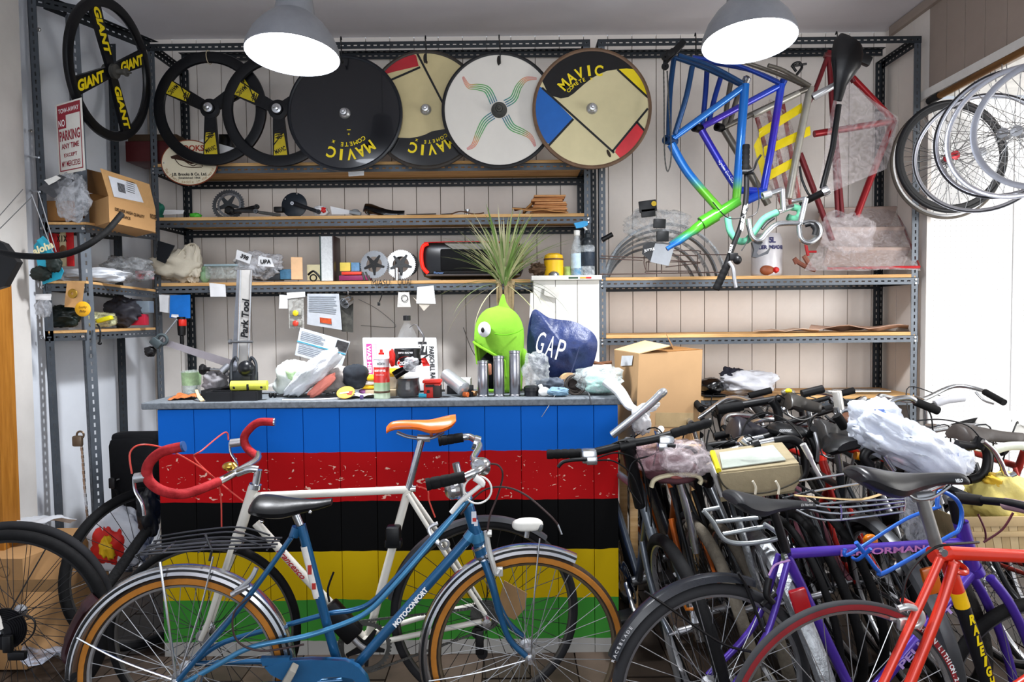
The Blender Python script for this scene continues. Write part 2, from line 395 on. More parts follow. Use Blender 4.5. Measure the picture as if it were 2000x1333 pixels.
rk1 = rack('grey slotted steel shelving with three pine shelves behind the striped counter', XPL, XPM, [ZA, ZB, ZCs],
     [(TOPZ, YF - .003, 1), (zp(730, 104, YF + .4), YF + .395, -1)])
rk2 = rack('grey slotted steel shelving with nearly empty pine shelves right of the white cabinet', XPM + .042, XPR + .02, [ZC2, ZD2, ZE2],
     [(TOPZ, YF - .003, 1), (zp(1480, 100, YF + .4), YF + .395, -1)])
# lower shelf tier beams hidden by the counter
# left wall unit, running toward the viewer
xr, xw = XPL - .004, XL + .02
lu = thing('shelving_unit', 'narrow slotted steel shelving along the left wall, crowded with packets and a carton', 'shelving', (-2.1, 3.5, 0))
for (a, b) in (((132, 26), (186, 1020)), ):
    p0, p1 = P(132, 26, 3.19), P(194, 1195, 3.19)
    angle(lu, 'post', p1, p0, (-.7, .7, 0), (.7, .7, 0), w=.045)
angle(lu, 'post', P(117, 1195, 3.19), P(52, -20, 3.19), (1, 0, 0), (0, 1, 0), w=.04)
angle(lu, 'post', (xw, 3.80, 0), (xw, 3.80, TOPZ), (1, 0, 0), (0, 1, 0), w=.045, m=SLOTD)
angle(lu, 'beam', P(84, -4, 3.19), P(292, 82, 3.80), (0, 0, -1), (1, 0, 0), w=.05, m=SLOTD)
angle(lu, 'beam', P(70, -6, 3.19), P(150, 10, 3.19), (0, 0, -1), (0, 1, 0), w=.04, m=SLOTD)
def lshelf(yl, ym, yr, bd=True):
    a, b, c = P(88, yl, 3.19), P(168, ym, 3.19), P(304, yr, 3.79); d = V((a.x, 3.79, c.z))
    for (p, q, dd) in ((a, b, (0, 1, 0)), (b, c, (-1, 0, 0))): angle(lu, 'beam', p + V((0, 0, -.012)), q + V((0, 0, -.012)), (0, 0, -1), dd, w=.036)
    angle(lu, 'beam', a + V((0, 0, -.012)), d + V((0, 0, -.012)), (0, 0, -1), (1, 0, 0), w=.036, m=SLOTD)
    build('shelf_board', MB().hexa([p + V((0, 0, -.012)) for p in (a, b, c, d)] + [a, b, c, d]), wood('c4935a', 'e2b981', 1), lu, flat=True)
    for p in (a, b): bolt(lu, p + V((-.01, -.006, -.03)), r=.008)
    return a, b, c, d
LS1 = lshelf(434, 434, 452); LS2 = lshelf(549, 549, 566); LS3 = lshelf(647, 645, 640)
for (x_, y_) in ((76, 58), (60, 256)): bolt(lu, P(x_, y_, 3.17), r=.01)
# long screws sticking out of the near wall post
for (x_, y_) in ((58, 305), (60, 372)): build('bolt', MB().tube([P(x_, y_, 3.2), P(x_ + 18, y_ + 3, 3.0)], .004, 6), CH, lu)
# ---------------------------------------------------------------- counter
YC = 2.83
cz = zp(750, 779, YC - .02); cb = zp(750, 1292, YC)
XC0, XC1 = P(313, 1000, YC).x, P(1208, 1000, YC).x
ctr = thing('counter', 'long shop counter with rainbow stripe painted boards and grey worktop', 'counter', ((XC0 + XC1) / 2, YC + .3, 0))
def zl(y): return zp(750, y, YC)
st = [(1289, 'b5b3ae'), (1255, '2f8a33'), (1172, 'd2b416'), (1077, '0a0b10'), (980, 'c01a1c'), (886, '0c5fc4'), (780, '0c5fc4')]
cm = bpy.data.materials.new('stripe_paint'); cm.use_nodes = True; nt = cm.node_tree; N = nt.nodes; L = nt.links; bs = N['Principled BSDF']; bs.inputs['Roughness'].default_value = .65; bs.inputs['Specular IOR Level'].default_value = .12
g = N.new('ShaderNodeNewGeometry'); s = N.new('ShaderNodeSeparateXYZ'); L.new(g.outputs['Position'], s.inputs[0])
nzw = N.new('ShaderNodeTexNoise'); nzw.inputs['Scale'].default_value = 9; L.new(g.outputs['Position'], nzw.inputs['Vector'])
ad = N.new('ShaderNodeMath'); ad.operation = 'MULTIPLY_ADD'; L.new(nzw.outputs['Fac'], ad.inputs[0]); ad.inputs[1].default_value = .012; L.new(s.outputs['Z'], ad.inputs[2])
mr = N.new('ShaderNodeMapRange'); L.new(ad.outputs[0], mr.inputs[0]); mr.inputs[1].default_value = zl(1300) + .006; mr.inputs[2].default_value = zl(770) + .006
rp = N.new('ShaderNodeValToRGB'); rp.color_ramp.interpolation = 'CONSTANT'; L.new(mr.outputs[0], rp.inputs[0]); el = rp.color_ramp.elements
bands = [(1300, 'a9a7a2'), (1253, '3f8f36'), (1172, 'ccab08'), (1077, '020203'), (980, 'b40a10'), (885, '0a66cc')]
for i, (yy, c) in enumerate(bands):
    q = el[i] if i < 2 else el.new(.99)
for i, (yy, c) in enumerate(bands): el[i].position = (zl(yy) - zl(1300)) / (zl(770) - zl(1300)); el[i].color = lin(c)
# paint chips in the red band
vn = N.new('ShaderNodeTexNoise'); vn.inputs['Scale'].default_value = 30; vn.inputs['Detail'].default_value = 3; vn.inputs['Distortion'].default_value = 1.2; 
mpp = N.new('ShaderNodeMapping'); mpp.inputs['Scale'].default_value = (.8, 1, 1.5); L.new(g.outputs['Position'], mpp.inputs[0]); L.new(mpp.outputs[0], vn.inputs['Vector'])
g1 = N.new('ShaderNodeMath'); g1.operation = 'GREATER_THAN'; g1.inputs[1].default_value = .665; L.new(vn.outputs['Fac'], g1.inputs[0])
za, zb_ = zl(975), zl(892)
ga = N.new('ShaderNodeMath'); ga.operation = 'GREATER_THAN'; ga.inputs[1].default_value = za; L.new(s.outputs['Z'], ga.inputs[0])
gb = N.new('ShaderNodeMath'); gb.operation = 'LESS_THAN'; gb.inputs[1].default_value = zb_; L.new(s.outputs['Z'], gb.inputs[0])
m1 = N.new('ShaderNodeMath'); m1.operation = 'MULTIPLY'; L.new(ga.outputs[0], m1.inputs[0]); L.new(gb.outputs[0], m1.inputs[1])
m2 = N.new('ShaderNodeMath'); m2.operation = 'MULTIPLY'; L.new(m1.outputs[0], m2.inputs[0]); L.new(g1.outputs[0], m2.inputs[1])
mx = N.new('ShaderNodeMix'); mx.data_type = 'RGBA'; L.new(m2.outputs[0], mx.inputs['Factor']); L.new(rp.outputs[0], mx.inputs[6]); mx.inputs[7].default_value = lin('e9b9a6')
L.new(mx.outputs[2], bs.inputs['Base Color'])
bw = .1515; x = XC0; b0 = None
while x < XC1 - .01:
    w = min(bw, XC1 - x)
    build('board', MB().box((x + w / 2, YC + .008, cz / 2 - .02), (w - .0018, .016, cz - .04), bev=.002), cm, ctr, flat=True)
    x += bw
build('back_panel', MB().box(((XC0+XC1)/2, YC + .022, cz / 2 - .02), (XC1-XC0-.04, .01, cz - .042)), cm, ctr, flat=True)
build('side_panel', MB().box((XC1 - .009, YC + .182, cz / 2 - .02), (.018, .33, cz - .042)), mat('1a5fb4', .5), ctr, flat=True)
build('side_panel', MB().box((XC0 + .009, YC + .182, cz / 2 - .02), (.018, .33, cz - .042)), mat('1a5fb4', .5), ctr, flat=True)
build('worktop', MB().box((((P(284, 785, YC).x + P(1226, 775, YC).x)) / 2, YC + .165, cz - .02), (P(1226, 775, YC).x - P(284, 785, YC).x, .40, .028), bev=.004), mat('62686e', .6, 0, .2, 60, .1, col2='7c8288'), ctr, flat=True)
ZK = cz - .006  # worktop surface
# white cabinet standing behind the counter's right end
YK = 3.62; kx0, kx1 = P(1042, 600, YK).x, P(1171, 600, YK).x; kz = zp(1105, 545, YK)
cab = thing('cabinet', 'tall white boarded cabinet side behind the blue carrier bag', 'cabinet', ((kx0 + kx1) / 2, YK + .09, 0))
KW = mat('dcdad4', .55, 0, .03)
build('top', MB().box(((kx0 + kx1) / 2, YK + .09, kz + .005), (kx1 - kx0 + .02, .23, .024), bev=.002), KW, cab)
for i in range(3):
    w = (kx1 - kx0) / 3; build('board', MB().box((kx0 + w * (i + .5), YK + .012, kz / 2 - .004), (w - .003, .018, kz - .008)), KW, cab, flat=True)
build('body', MB().box(((kx0 + kx1) / 2, YK + .1, kz / 2 - .004), (kx1 - kx0 - .004, .15, kz - .01)), KW, cab, flat=True)
fb = MB(); fb.box((P(1120, 545, YK - .03).x, YK - .026, kz + .004), (.05, .002, .009)); build('colour_strip', fb, mat('2c4a35', .5, 0), cab, flat=True)
build('colour_strip', MB().box((P(1139, 545, YK - .03).x, YK - .0265, kz + .004), (.032, .002, .009)), mat('c9a23c', .5, 0), cab, flat=True)
build('colour_strip', MB().box((P(1150, 545, YK - .03).x, YK - .027, kz + .004), (.028, .002, .009)), RED, cab, flat=True)
# ---------------------------------------------------------------- pendant lamps
def lamp(c, tilt_dir, label, r=.182):
    ax = V(tilt_dir).normalized()  # points up through the lamp
    t = thing('pendant_lamp', label, 'lamp', c, 'pair of grey dome pendant lamps')
    c = V(c); G = mat('8d9096', .4, .4, .1)
    prof = [(r, 0), (r * .97, .03), (r * .86, .075), (r * .68, .12), (r * .5, .15), (r * .44, .158), (r * .43, .165), (r * .36, .24), (r * .32, .29), (r * .2, .305), (.012, .31)]
    inner = [(max(.004, a - .003), h - .003) for a, h in reversed(prof)]
    build('shade', MB().lathe(c, ax, prof + inner, 48, loop=True), G, t)
    build('diffuser', MB().lathe(c + ax * .006, ax, [(r * .975, 0), (r * .97, -.006), (r * .6, -.016), (.001, -.02)], 40), mat('eef4ff', .5, emit=14), t)
    build('bulb', MB().ell(c + ax * .08, (.03, .03, .045), 14, 10), mat('eef4ff', .5, emit=8), t)
    top = c + ax * .308
    build('cord', MB().tube([top, V((top.x, top.y, ZC))], .004, 8), BLK, t)
    build('ceiling_cup', MB().lathe(V((top.x, top.y, ZC - .03)), (0, 0, 1), [(.005, -.01), (.045, .0), (.05, .03)], 20), G, t)
    l = bpy.data.lights.new('lamp_light', 'SPOT'); l.energy = 105; l.spot_size = radians(150); l.spot_blend = .55; l.shadow_soft_size = .10; l.color = (.95, .97, 1)
    o = bpy.data.objects.new('lamp_light', l); COL.objects.link(o); o.location = c - ax * .045; o.rotation_euler = ax.to_track_quat('Z', 'Y').to_euler()
lamp(P(572, 108, 2.72), (.03, .10, 1), 'grey dome pendant lamp lit above the wheels, hanging on the left')
lamp(P(1463, 82, 2.72), (-.02, .11, 1), 'grey dome pendant lamp lit above the hanging frames, hanging on the right')
# ---------------------------------------------------------------- wheels
def wheel(root, c, ax, R, tyre=RUB, rimm=ALU, spokes=28, tw=.016, rimh=.02, part='wheel', ref=None, spk=SPK, hubm=ALU, wall=None, tread=True):
    """rim with tyre, hub and spokes as children of root"""
    c = V(c); ax = V(ax).normalized(); Rr = R - 1.55 * tw
    if tyre is None: Rr = R - rimh / 2
    mb = MB(); h = rimh; w = tw * .62 if tyre else .010
    mb.lathe(c, ax, [(Rr + h * .45, -w), (Rr + h * .1, -w * 1.05), (Rr - h * .6, -w * .7), (Rr - h * .75, 0), (Rr - h * .6, w * .7), (Rr + h * .1, w * 1.05), (Rr + h * .45, w), (Rr + h * .2, 0)], 64, loop=True)
    rim = build(part, mb, rimm, root)
    ORG[rim.name] = ORG[root.name]
    if tyre: build('tyre', MB().ring(c, ax, R - tw, tw, 72, 10), tyre, rim)
    if wall:
        for s_ in (-1, 1): build('tyre_sidewall', MB().lathe(c, ax, [(Rr + h * .2, s_ * tw * .75), (R - tw * 1.5, s_ * tw * 1.0), (R - tw * .75, s_ * tw * 1.03), (R - tw * .5, s_ * tw * .9), (R - tw, s_ * tw * .6)], 72, loop=True), wall, rim)
    build('hub', MB().lathe(c, ax, [(.001, -.06), (.006, -.06), (.006, -.035), (.024, -.033), (.024, -.03), (.013, -.024), (.012, .024), (.024, .03), (.024, .033), (.006, .035), (.006, .06), (.001, .06)], 16), hubm, rim)
    if spokes:
        u, w_, _ = basis(ax); sb = MB()
        for i in range(spokes):
            s_ = 1 if i % 2 else -1; a = 2 * pi * i / spokes; da = (.62 if (i // 2) % 2 else -.62)
            p = c + (u * cos(a + da) + w_ * sin(a + da)) * .022 + ax * s_ * .03; q = c + (u * cos(a) + w_ * sin(a)) * (Rr - h * .6)
            sb.tube([p, q], .0013, 4, cap=False)
        build('spokes', sb, spk, rim, kind='stuff')
    return rim
def hook(c, top, label):
    m = MB().tube(spl([top + V((0, .0, .0)), top + V((0, -.012, .012)), top + V((0, -.02, -.01)), c + V((0, -.03, .08)), c + V((0, -.03, .01)), c + V((0, -.01, -.008)), c + V((0, .005, .005))], 5), .0035, 6)
    build('hook', m, BLK, None, label, 'hook')
def clip2(poly, R, n=60):
    """clip polygon against circle of radius R"""
    out = poly
    for i in range(n):
        a = 2 * pi * (i + .5) / n; nx, ny = cos(a), sin(a); r = R * cos(pi / n); res = []
        for j in range(len(out)):
            p, q = out[j], out[(j + 1) % len(out)]; dp = p[0] * nx + p[1] * ny - r; dq = q[0] * nx + q[1] * ny - r
            if dp <= 0: res.append(p)
            if (dp < 0 < dq) or (dq < 0 < dp):
                t = dp / (dp - dq); res.append((p[0] + (q[0] - p[0]) * t, p[1] + (q[1] - p[1]) * t))
        out = res
        if not out: break
    return out
def line2(a, b, w):
    dx, dy = b[0] - a[0], b[1] - a[1]; l = sqrt(dx * dx + dy * dy); nx, ny = -dy / l * w / 2, dx / l * w / 2
    return [(a[0] + nx, a[1] + ny), (a[0] - nx, a[1] - ny), (b[0] - nx, b[1] - ny), (b[0] + nx, b[1] + ny)]
class Disc:
    def __init__(s, px, py, rpx, d, label, basem, rimm, lean=0.0, hubm=ALU):
        s.c = P(px, py, d); s.R = rpx * d / F; s.k = d / F; s.ax = V((0, -1, lean)).normalized(); s.ux = UX; s.uy = s.ax.cross(UX).normalized() * 1
        if s.uy.z < 0: s.uy = -s.uy
        s.t = thing('disc_wheel', label, 'wheel', s.c); R = s.R
        s.base = build('disc', MB().lathe(s.c, s.ax, [(.02, .006), (R * .95, .006), (R * .95, -.012), (.02, -.012)], 72, loop=True), basem, s.t)
        build('rim', MB().lathe(s.c, s.ax, [(R * .945, .009), (R * .97, .012), (R, .009), (R, -.012), (R * .945, -.014)], 72, loop=True), rimm, s.t)
        build('hub', MB().lathe(s.c, s.ax, [(.03, .006), (.026, .016), (.016, .022), (.014, .03), (.019, .034), (.017, .042), (.009, .044), (.008, .058), (.001, .06)], 24), hubm, s.t)
        s.n = 0
    def pt(s, x, y, off=.0075): return s.c + s.ux * x * s.k + s.uy * (-y) * s.k + s.ax * off
    def poly(s, pts, m, name='decal', sc=.5, off=0):
        s.n += 1; R = s.R / s.k * .945; q = clip2([(x * sc, y * sc) for x, y in pts], R)
        if len(q) < 3: return
        build(name, MB().prism([s.pt(x, y, .0066 + off) for x, y in q], s.ax, .0004), m, s.t, flat=True)
    def line(s, a, b, w=4, m=None, off=.0006): s.poly(line2((a[0], a[1]), (b[0], b[1]), w * 2), m or DARKTX, 'line', off=off)
GR = mat('9d8a68', .5, 0, .1); CREAM = mat('cdbf93', .38, 0, .08, 4); BLKG = mat('08090c', .22, 0, .1); CARB = mat('0b0c10', .3, 0, .2, 60)
RDK = mat('4a4038', .4, .4, .2)
# front disc with colour blocks
W = Disc(1156, 213, 115, 3.60, 'colour-block disc wheel with blue panel at left, last on the right of the row', mat('cfc49a', .3, 0, .07, 5), mat('6b5340', .5, .2, .2))
W.poly([(-215, -94), (-190, -80), (-72, 39), (-162, 134), (-260, 100)], mat('1b5fb0', .35, 0, .12, 6), 'blue_panel')
W.poly([(98, -148), (208, -46), (260, -60), (190, -200)], YEL, 'yellow_panel')
W.poly([(173, 54), (215, 90), (150, 240), (88, 168), (96, 140)], mat('cf2a33', .4, 0, .1), 'red_panel')
W.poly([(-240, -110), (-190, -105), (-172, -66), (-155, -50), (-120, -40), (-92, -44), (-70, -58), (-32, -91), (0, -115), (28, -131), (60, -143), (98, -148), (133, -151), (220, -140), (160, -230), (0, -300), (-250, -220)], BLKG, 'black_band', off=.0002)
for a, b in (((-192, -81), (84, 170)), ((-72, 39), (-167, 139)), ((78, 164), (215, 2)), ((98, -148), (215, -40)), ((173, 54), (205, 90))): W.line(a, b)
mb = MB(); mb.arctext('MAVIC', W.pt(4, 5, .0072), UX, W.uy, 78 * W.k, 139, 14, 20 * W.k, .03, lift=0, width=16 * W.k); build('lettering', mb, YEL, W.t, flat=True)
mb = MB(); mb.arctext('COMETE x', W.pt(4, 5, .0072), UX, W.uy, 63 * W.k, 141, 6.6, 7 * W.k, .02, lift=0); build('lettering', mb, YEL, W.t, flat=True)
wv = P(1178, 292, 3.59); build('valve_hole', MB().ell(P(1189, 300, 3.592), (.008, .003, .022), 10, 6, ux=V((.9, 0, .4)), uy=UY), mat('3a3028', .6), W.t)
# white disc
W = Disc(975, 216, 111, 3.64, 'white disc wheel with four wavy rainbow arms and a sprocket cluster', mat('d8d4cc', .35, 0, .04, 5), mat('1c1c1e', .5), hubm=DIRT)
rb = bpy.data.materials.new('rainbow_print'); rb.use_nodes = True; nt = rb.node_tree; N = nt.nodes; L = nt.links
tc = N.new('ShaderNodeTexCoord'); ln = N.new('ShaderNodeVectorMath'); ln.operation = 'LENGTH'; L.new(tc.outputs['Object'], ln.inputs[0])
mr = N.new('ShaderNodeMapRange'); L.new(ln.outputs['Value'], mr.inputs[0]); mr.inputs[2].default_value = .26; rp = N.new('ShaderNodeValToRGB'); L.new(mr.outputs[0], rp.inputs[0]); e = rp.color_ramp.elements
for i, (p_, c_) in enumerate([(0, '2f5fa8'), (.2, '3f6f8c'), (.42, '2f9a55'), (.66, '5fa04a'), (.8, 'e08030'), (1, 'c8303a')]):
    q = e[i] if i < 2 else e.new(.99)
for i, (p_, c_) in enumerate([(0, '2f5fa8'), (.2, '3f6f8c'), (.42, '2f9a55'), (.66, '5fa04a'), (.8, 'e08030'), (1, 'c8303a')]): e[i].position = p_; e[i].color = lin(c_)
L.new(rp.outputs[0], N['Principled BSDF'].inputs['Base Color'])
arms = [[(12, -12), (28, -22), (38, -44), (52, -58), (73, -59)], [(-10, -14), (-22, -38), (-40, -44), (-58, -46), (-69, -64)], [(-12, 10), (-28, 22), (-40, 44), (-50, 66), (-63, 74)], [(12, 12), (24, 32), (44, 42), (60, 52), (69, 70)]]
for am in arms:
    sp = spl([V((x, y, 0)) for x, y in am], 8); n = len(sp)
    for sidx in range(4):
        lft, rgt = [], []
        for i, p in enumerate(sp):
            t = (sp[min(i + 1, n - 1)] - sp[max(i - 1, 0)]).normalized(); nn = V((-t.y, t.x, 0)); taper = (1 - .75 * (i / (n - 1)) ** 2)
            o = (sidx - 1.5) * 4.3 * taper; hw = 1.0 * taper; lft.append(p + nn * (o - hw)); rgt.append(p + nn * (o + hw))
        mb = MB(); k = n
        vs = [W.pt(p.x, p.y, .0072) for p in lft] + [W.pt(p.x, p.y, .0072) for p in rgt]
        mb.add(vs, [(i, i + 1, k + i + 1, k + i) for i in range(k - 1)]); build('stripe', mb, rb, W.t, flat=True)
cg = MB()
for i in range(7): cg.lathe(W.c + W.ax * (.008 + i * .0045), W.ax, [(.02, 0), (.042 - .003 * i, 0), (.042 - .003 * i, .0022), (.02, .0022)], 26, loop=True)
build('sprocket_cluster', cg, DIRT, W.t)
W6 = W
# second colour-block disc, upside down
W = Disc(832, 215, 113, 3.69, 'colour-block disc wheel with red corner and upside-down yellow lettering', mat('c0b287', .3, 0, .08, 5), mat('35302b', .5, .2, .2))
W.poly([(-174, -130), (-120, -145), (-25, -166), (-34, -206), (-120, -240), (-220, -180)], mat('a3222b', .4, 0, .1), 'red_panel')
W.poly([(-204, -30), (-149, 99), (-200, 130), (-260, 20)], YEL, 'yellow_panel')
W.poly([(-230, 70), (-164, 94), (-134, 102), (-104, 106), (-64, 108), (-34, 104), (-5, 96), (20, 84), (50, 78), (90, 74), (230, 60), (200, 300), (-100, 330)], BLKG, 'black_band', off=.0002)
for a, b in (((-199, -86), (-19, -161)), ((-29, -212), (78, 0)), ((-204, -30), (-149, 99)), ((-174, -130), (-160, -104))): W.line(a, b)
mb = MB(); mb.arctext('MAVIC', W.pt(0, -2, .0072), UX, W.uy, 80 * W.k, 305, 13.5, 20 * W.k, .03, lift=0, width=16 * W.k); build('lettering', mb, YEL, W.t, flat=True)
mb = MB(); mb.arctext('COMETE x', W.pt(0, -2, .0072), UX, W.uy, 64 * W.k, 306, 7.6, 6.5 * W.k, .02, lift=0); build('lettering', mb, YEL, W.t, flat=True)
W5 = W
mb = MB(); 
# black disc
W = Disc(674, 222, 111, 3.66, 'plain glossy black disc wheel with yellow lettering at the bottom', mat('0b0d13', .2, 0, .1, coat=.3), mat('16191f', .3))
mb = MB(); mb.arctext('MAVIC', W.pt(0, 0, .0072), UX, W.uy, 80 * W.k, 306, 14, 21 * W.k, .03, lift=0, width=17 * W.k); mb.arctext('COMETE x', W.pt(0, 0, .0072), UX, W.uy, 60 * W.k, 306, 8.4, 8 * W.k, .02, lift=0)
mb.text('+', W.pt(7, 40, .0072), UX, W.uy, 6 * W.k, .02); mb.text('I', W.pt(7, 32, .0072), W.uy, -UX, 7 * W.k, .02)
build('lettering', mb, YEL, W.t, flat=True)
# hooks for the discs
for (x, lab) in ((832, 'upside-down lettered colour-block'), (975, 'white rainbow'), (668, 'glossy black')):
    hk = P(x + 2, 122, 3.62); hook(hk, V((P(x, 80, 3.80).x, 3.79, TOPZ + .004)), 'black wire hook holding the %s disc wheel' % lab)
for W_, x, y in ((W6, 975, 122), (W5, 832, 118)):
    build('hook_slot', MB().ell(W_.pt(x - (975 if W_ is W6 else 832), y - (216 if W_ is W6 else 215), .007), (.009, .002, .026), 12, 8, ux=UX, uy=UY), mat('2c2a28', .6), W_.t)
# three-spoke carbon wheels
def blade(c, ux, uy, ax, a, r0, r1, w0, w1, th=.009, bulge=0):
    d = ux * cos(a) + uy * sin(a); t = -ux * sin(a) + uy * cos(a)
    return [c + d * r0 + t * w0, c + d * (r0 + (r1 - r0) * .45) + t * ((w0 + w1) / 2 - bulge), c + d * r1 + t * w1, c + d * r1 - t * w1, c + d * (r0 + (r1 - r0) * .45) - t * ((w0 + w1) / 2 - bulge), c + d * r0 - t * w0]
def tri(px, py, rpx, d, angs, label, fade):
    c = P(px, py, d); R = rpx * d / F; k = d / F; ax = V((0, -1, 0)); t = thing('three_spoke_wheel', label, 'wheel', c)
    build('rim', MB().lathe(c, ax, [(R, 0), (R * .99, .010), (R * .93, .013), (R * .82, .009), (R * .80, 0), (R * .82, -.009), (R * .93, -.013), (R * .99, -.010)], 72, loop=True), CARB, t)
    for ai, a in enumerate(angs):
        a = radians(a); dd = UX * cos(a) + UZ * sin(a); tt = -UX * sin(a) + UZ * cos(a)
        bl = build('spoke', MB().prism([p + V((0, .008, 0)) for p in blade(c, UX, UZ, ax, a, .02, R * .84, .028, .042)], ax, .016), CARB, t)
        mb = MB().prism([c + V((0, -.0085, 0)) + p - c for p in blade(c, UX, UZ, ax, a, R * .42, R * .80, .024, .036)], ax, .0006)
        build('yellow_print', mb, mat('b7a41c', .5, 0, .15), bl, flat=True)
        mb = MB()
        for q in range(4): 
            cc = c + dd * (R * (.30 + .045 * q)) + V((0, -.009, 0)); mb.prism([cc + tt * .022 + dd * .006, cc - tt * .022 + dd * .016, cc - tt * .022 + dd * .021, cc + tt * .022 + dd * .011], ax, .0006)
        mb.prism([c + dd * R * .40 + tt * .026 + V((0, -.0092, 0)), c + dd * R * .41 + tt * .02 + V((0, -.0092, 0)), c + dd * R * .62 - tt * .03 + V((0, -.0092, 0)), c + dd * R * .6 - tt * .034 + V((0, -.0092, 0))], ax, .0005)
        build('stripes', mb, BLK, bl, flat=True)
        mb = MB(); mb.text('MAVIC', c + dd * R * .71 + V((0, -.0095, 0)), (dd * .35 + tt * .94) if ai != 1 else -(dd * .35 - tt * .94), (dd * -.94 + tt * .35) if ai != 1 else -(-dd * .94 - tt * .35) * -1, .024, .03, width=.06)
        mb.text('3G', c + dd * R * .47 + V((0, -.0095, 0)), tt, -dd, .024, .03, .3, .03); build('lettering', mb, BLK, bl, flat=True)
    build('hub', MB().lathe(c, ax, [(.001, -.01), (.05, -.01), (.052, .01), (.03, .012), (.024, .02), (.022, .02), (.018, .03), (.012, .032), (.011, .05), (.005, .052), (.004, .062), (.001, .062)], 28), CARB, t)
    build('axle', MB().lathe(c, ax, [(.022, .021), (.026, .022), (.025, .034), (.014, .036), (.013, .05), (.006, .052), (.005, .07), (.001, .07)], 24), CH, t)
    build('hanging_loop', MB().ring(c + V((0, 0, R * .9)), UX, .035, .0022, 20, 5, 1), mat('b9aa8d', .8), t)
tri(411, 213, 109, 3.72, (152, 270, 32), 'black three-spoke carbon wheel with yellow prints, left of its twin', 1)
tri(544, 215, 109, 3.69, (152, 272, 28), 'black three-spoke carbon wheel with yellow prints, touching the glossy black disc', 1)
# four-spoke wheel on the left unit
gc = P(217, 139, 3.36); R = .33; gax = V((.995, -.03, -.10)).normalized(); gu = UZ.cross(gax).normalized(); gv = gax.cross(gu).normalized()
t = thing('four_spoke_wheel', 'black four-spoke wheel with bold yellow lettering hung on the left shelving', 'wheel', gc)
build('rim', MB().lathe(gc, gax, [(R, 0), (R * .99, .011), (R * .94, .014), (R * .86, .009), (R * .85, 0), (R * .86, -.009), (R * .94, -.014), (R * .99, -.011)], 72, loop=True), CARB, t)
for i, a in enumerate((35, 125, 215, 305)):
    a = radians(a - 3); dd = gu * cos(a) + gv * sin(a); tt = gax.cross(dd)
    bl = build('spoke', MB().prism([p - gax * .008 for p in blade(gc, gu, gv, gax, a, .02, R * .88, .026, .040)], gax, .016), CARB, t)
    s_ = 1 if i in (0, 3) else -1
    mb = MB().text('GIANT', gc + dd * R * .54 + gax * .009, dd * s_ , tt * s_, .045, .05, .25 , width=.215)
    build('lettering', mb, YEL, bl, flat=True)
build('hub', MB().lathe(gc, gax, [(.001, -.03), (.03, -.03), (.034, .01), (.024, .014), (.02, .02), (.034, .022), (.034, .028), (.014, .03), (.013, .07), (.02, .072), (.02, .08), (.006, .082), (.005, .10), (.001, .10)], 24), DIRT, t)
# ---------------------------------------------------------------- rims hanging at the right on a wooden pole
pole = MB().tube([P(1822, 194, 3.74), P(2060, 66, 2.9)], .017, 12)
pl_ = build('hanging_pole', pole, wood('6a4a2c', '8a6238', 1), None, 'brown wooden pole with black rubber end carrying the spare wheels', 'pole')
build('rubber_end', MB().tube([P(1815, 198, 3.77), P(1835, 187, 3.68)], .021, 12), BLK, pl_)
def rwheel(cx, cy, rx, ry, d, label, tyre, rimm, spokes, hubcol=None, turn=1, tw=.014, rimh=.02, part='rim', grp=None, spk=SPK):
    k = d / F; R = ry * k; ca = min(1, rx / ry); an = math.acos(ca); ax = V((sin(an) * -turn, -cos(an), 0)); c = P(cx, cy, d)
    # correct for the viewing direction
    vd = V((c.x, c.y, 0)).normalized(); base = atan2(vd.x, vd.y); ang = -turn * an - base * 0
    t = thing('bicycle_wheel', label, 'wheel', c, grp); wheel(t, c, ax, R, tyre, rimm, spokes, tw, rimh, part, hubm=hubcol or ALU, spk=spk); return t
rwheel(1850, 316, 138, 111, 3.72, 'thin grey-rimmed wheel hanging rearmost behind the black-tyred wheel', mat('5d5750', .6), ALU, 24, tw=.008)
rwheel(1858, 306, 118, 109, 3.64, 'wide black deep-rim wheel with red hub hanging from the pole', mat('191a1d', .5), mat('191a1d', .4), 32, mat('b01a28', .3, .3), tw=.012, rimh=.035, spk=SPKD)
rwheel(1915, 300, 98, 114, 3.42, 'silver and black rim hanging second from the left on the pole', mat('26262a', .5), mat('b4b4ba', .3, .8, .1), 28, rimh=.018, tw=.005)
rwheel(1962, 262, 80, 124, 3.2, 'black-edged silver rim hanging third on the pole', mat('26262a', .5), mat('b4b4ba', .25, .9, .1), 28, rimh=.02, tw=.006)
rwheel(1990, 258, 80, 128, 3.08, 'polished silver rim hanging fourth on the pole', None, mat('c0c0c6', .2, .9, .1), 28, rimh=.018)
rwheel(2045, 240, 84, 128, 2.95, 'pale grey rim hanging at the right picture edge', None, mat('a2a4ac', .3, .7, .1), 24, rimh=.022)
for (x, y, d) in ((1868, 174, 3.58), (1906, 152, 3.42), (1938, 134, 3.3), (1960, 122, 3.2)):
    build('wire_hook', MB().tube(spl([P(x - 3, y + 22, d), P(x - 3, y + 4, d), P(x, y - 6, d), P(x + 5, y + 2, d), P(x + 7, y + 26, d)], 5), .0022, 5), STEEL, None, 'thin wire hook over the wooden pole, %s' % {1868: 'nearest the black rubber end', 1906: 'second from the rubber end', 1938: 'third from the rubber end', 1960: 'nearest the right picture edge'}[x], 'hook', 'wire hooks on the wheel pole')
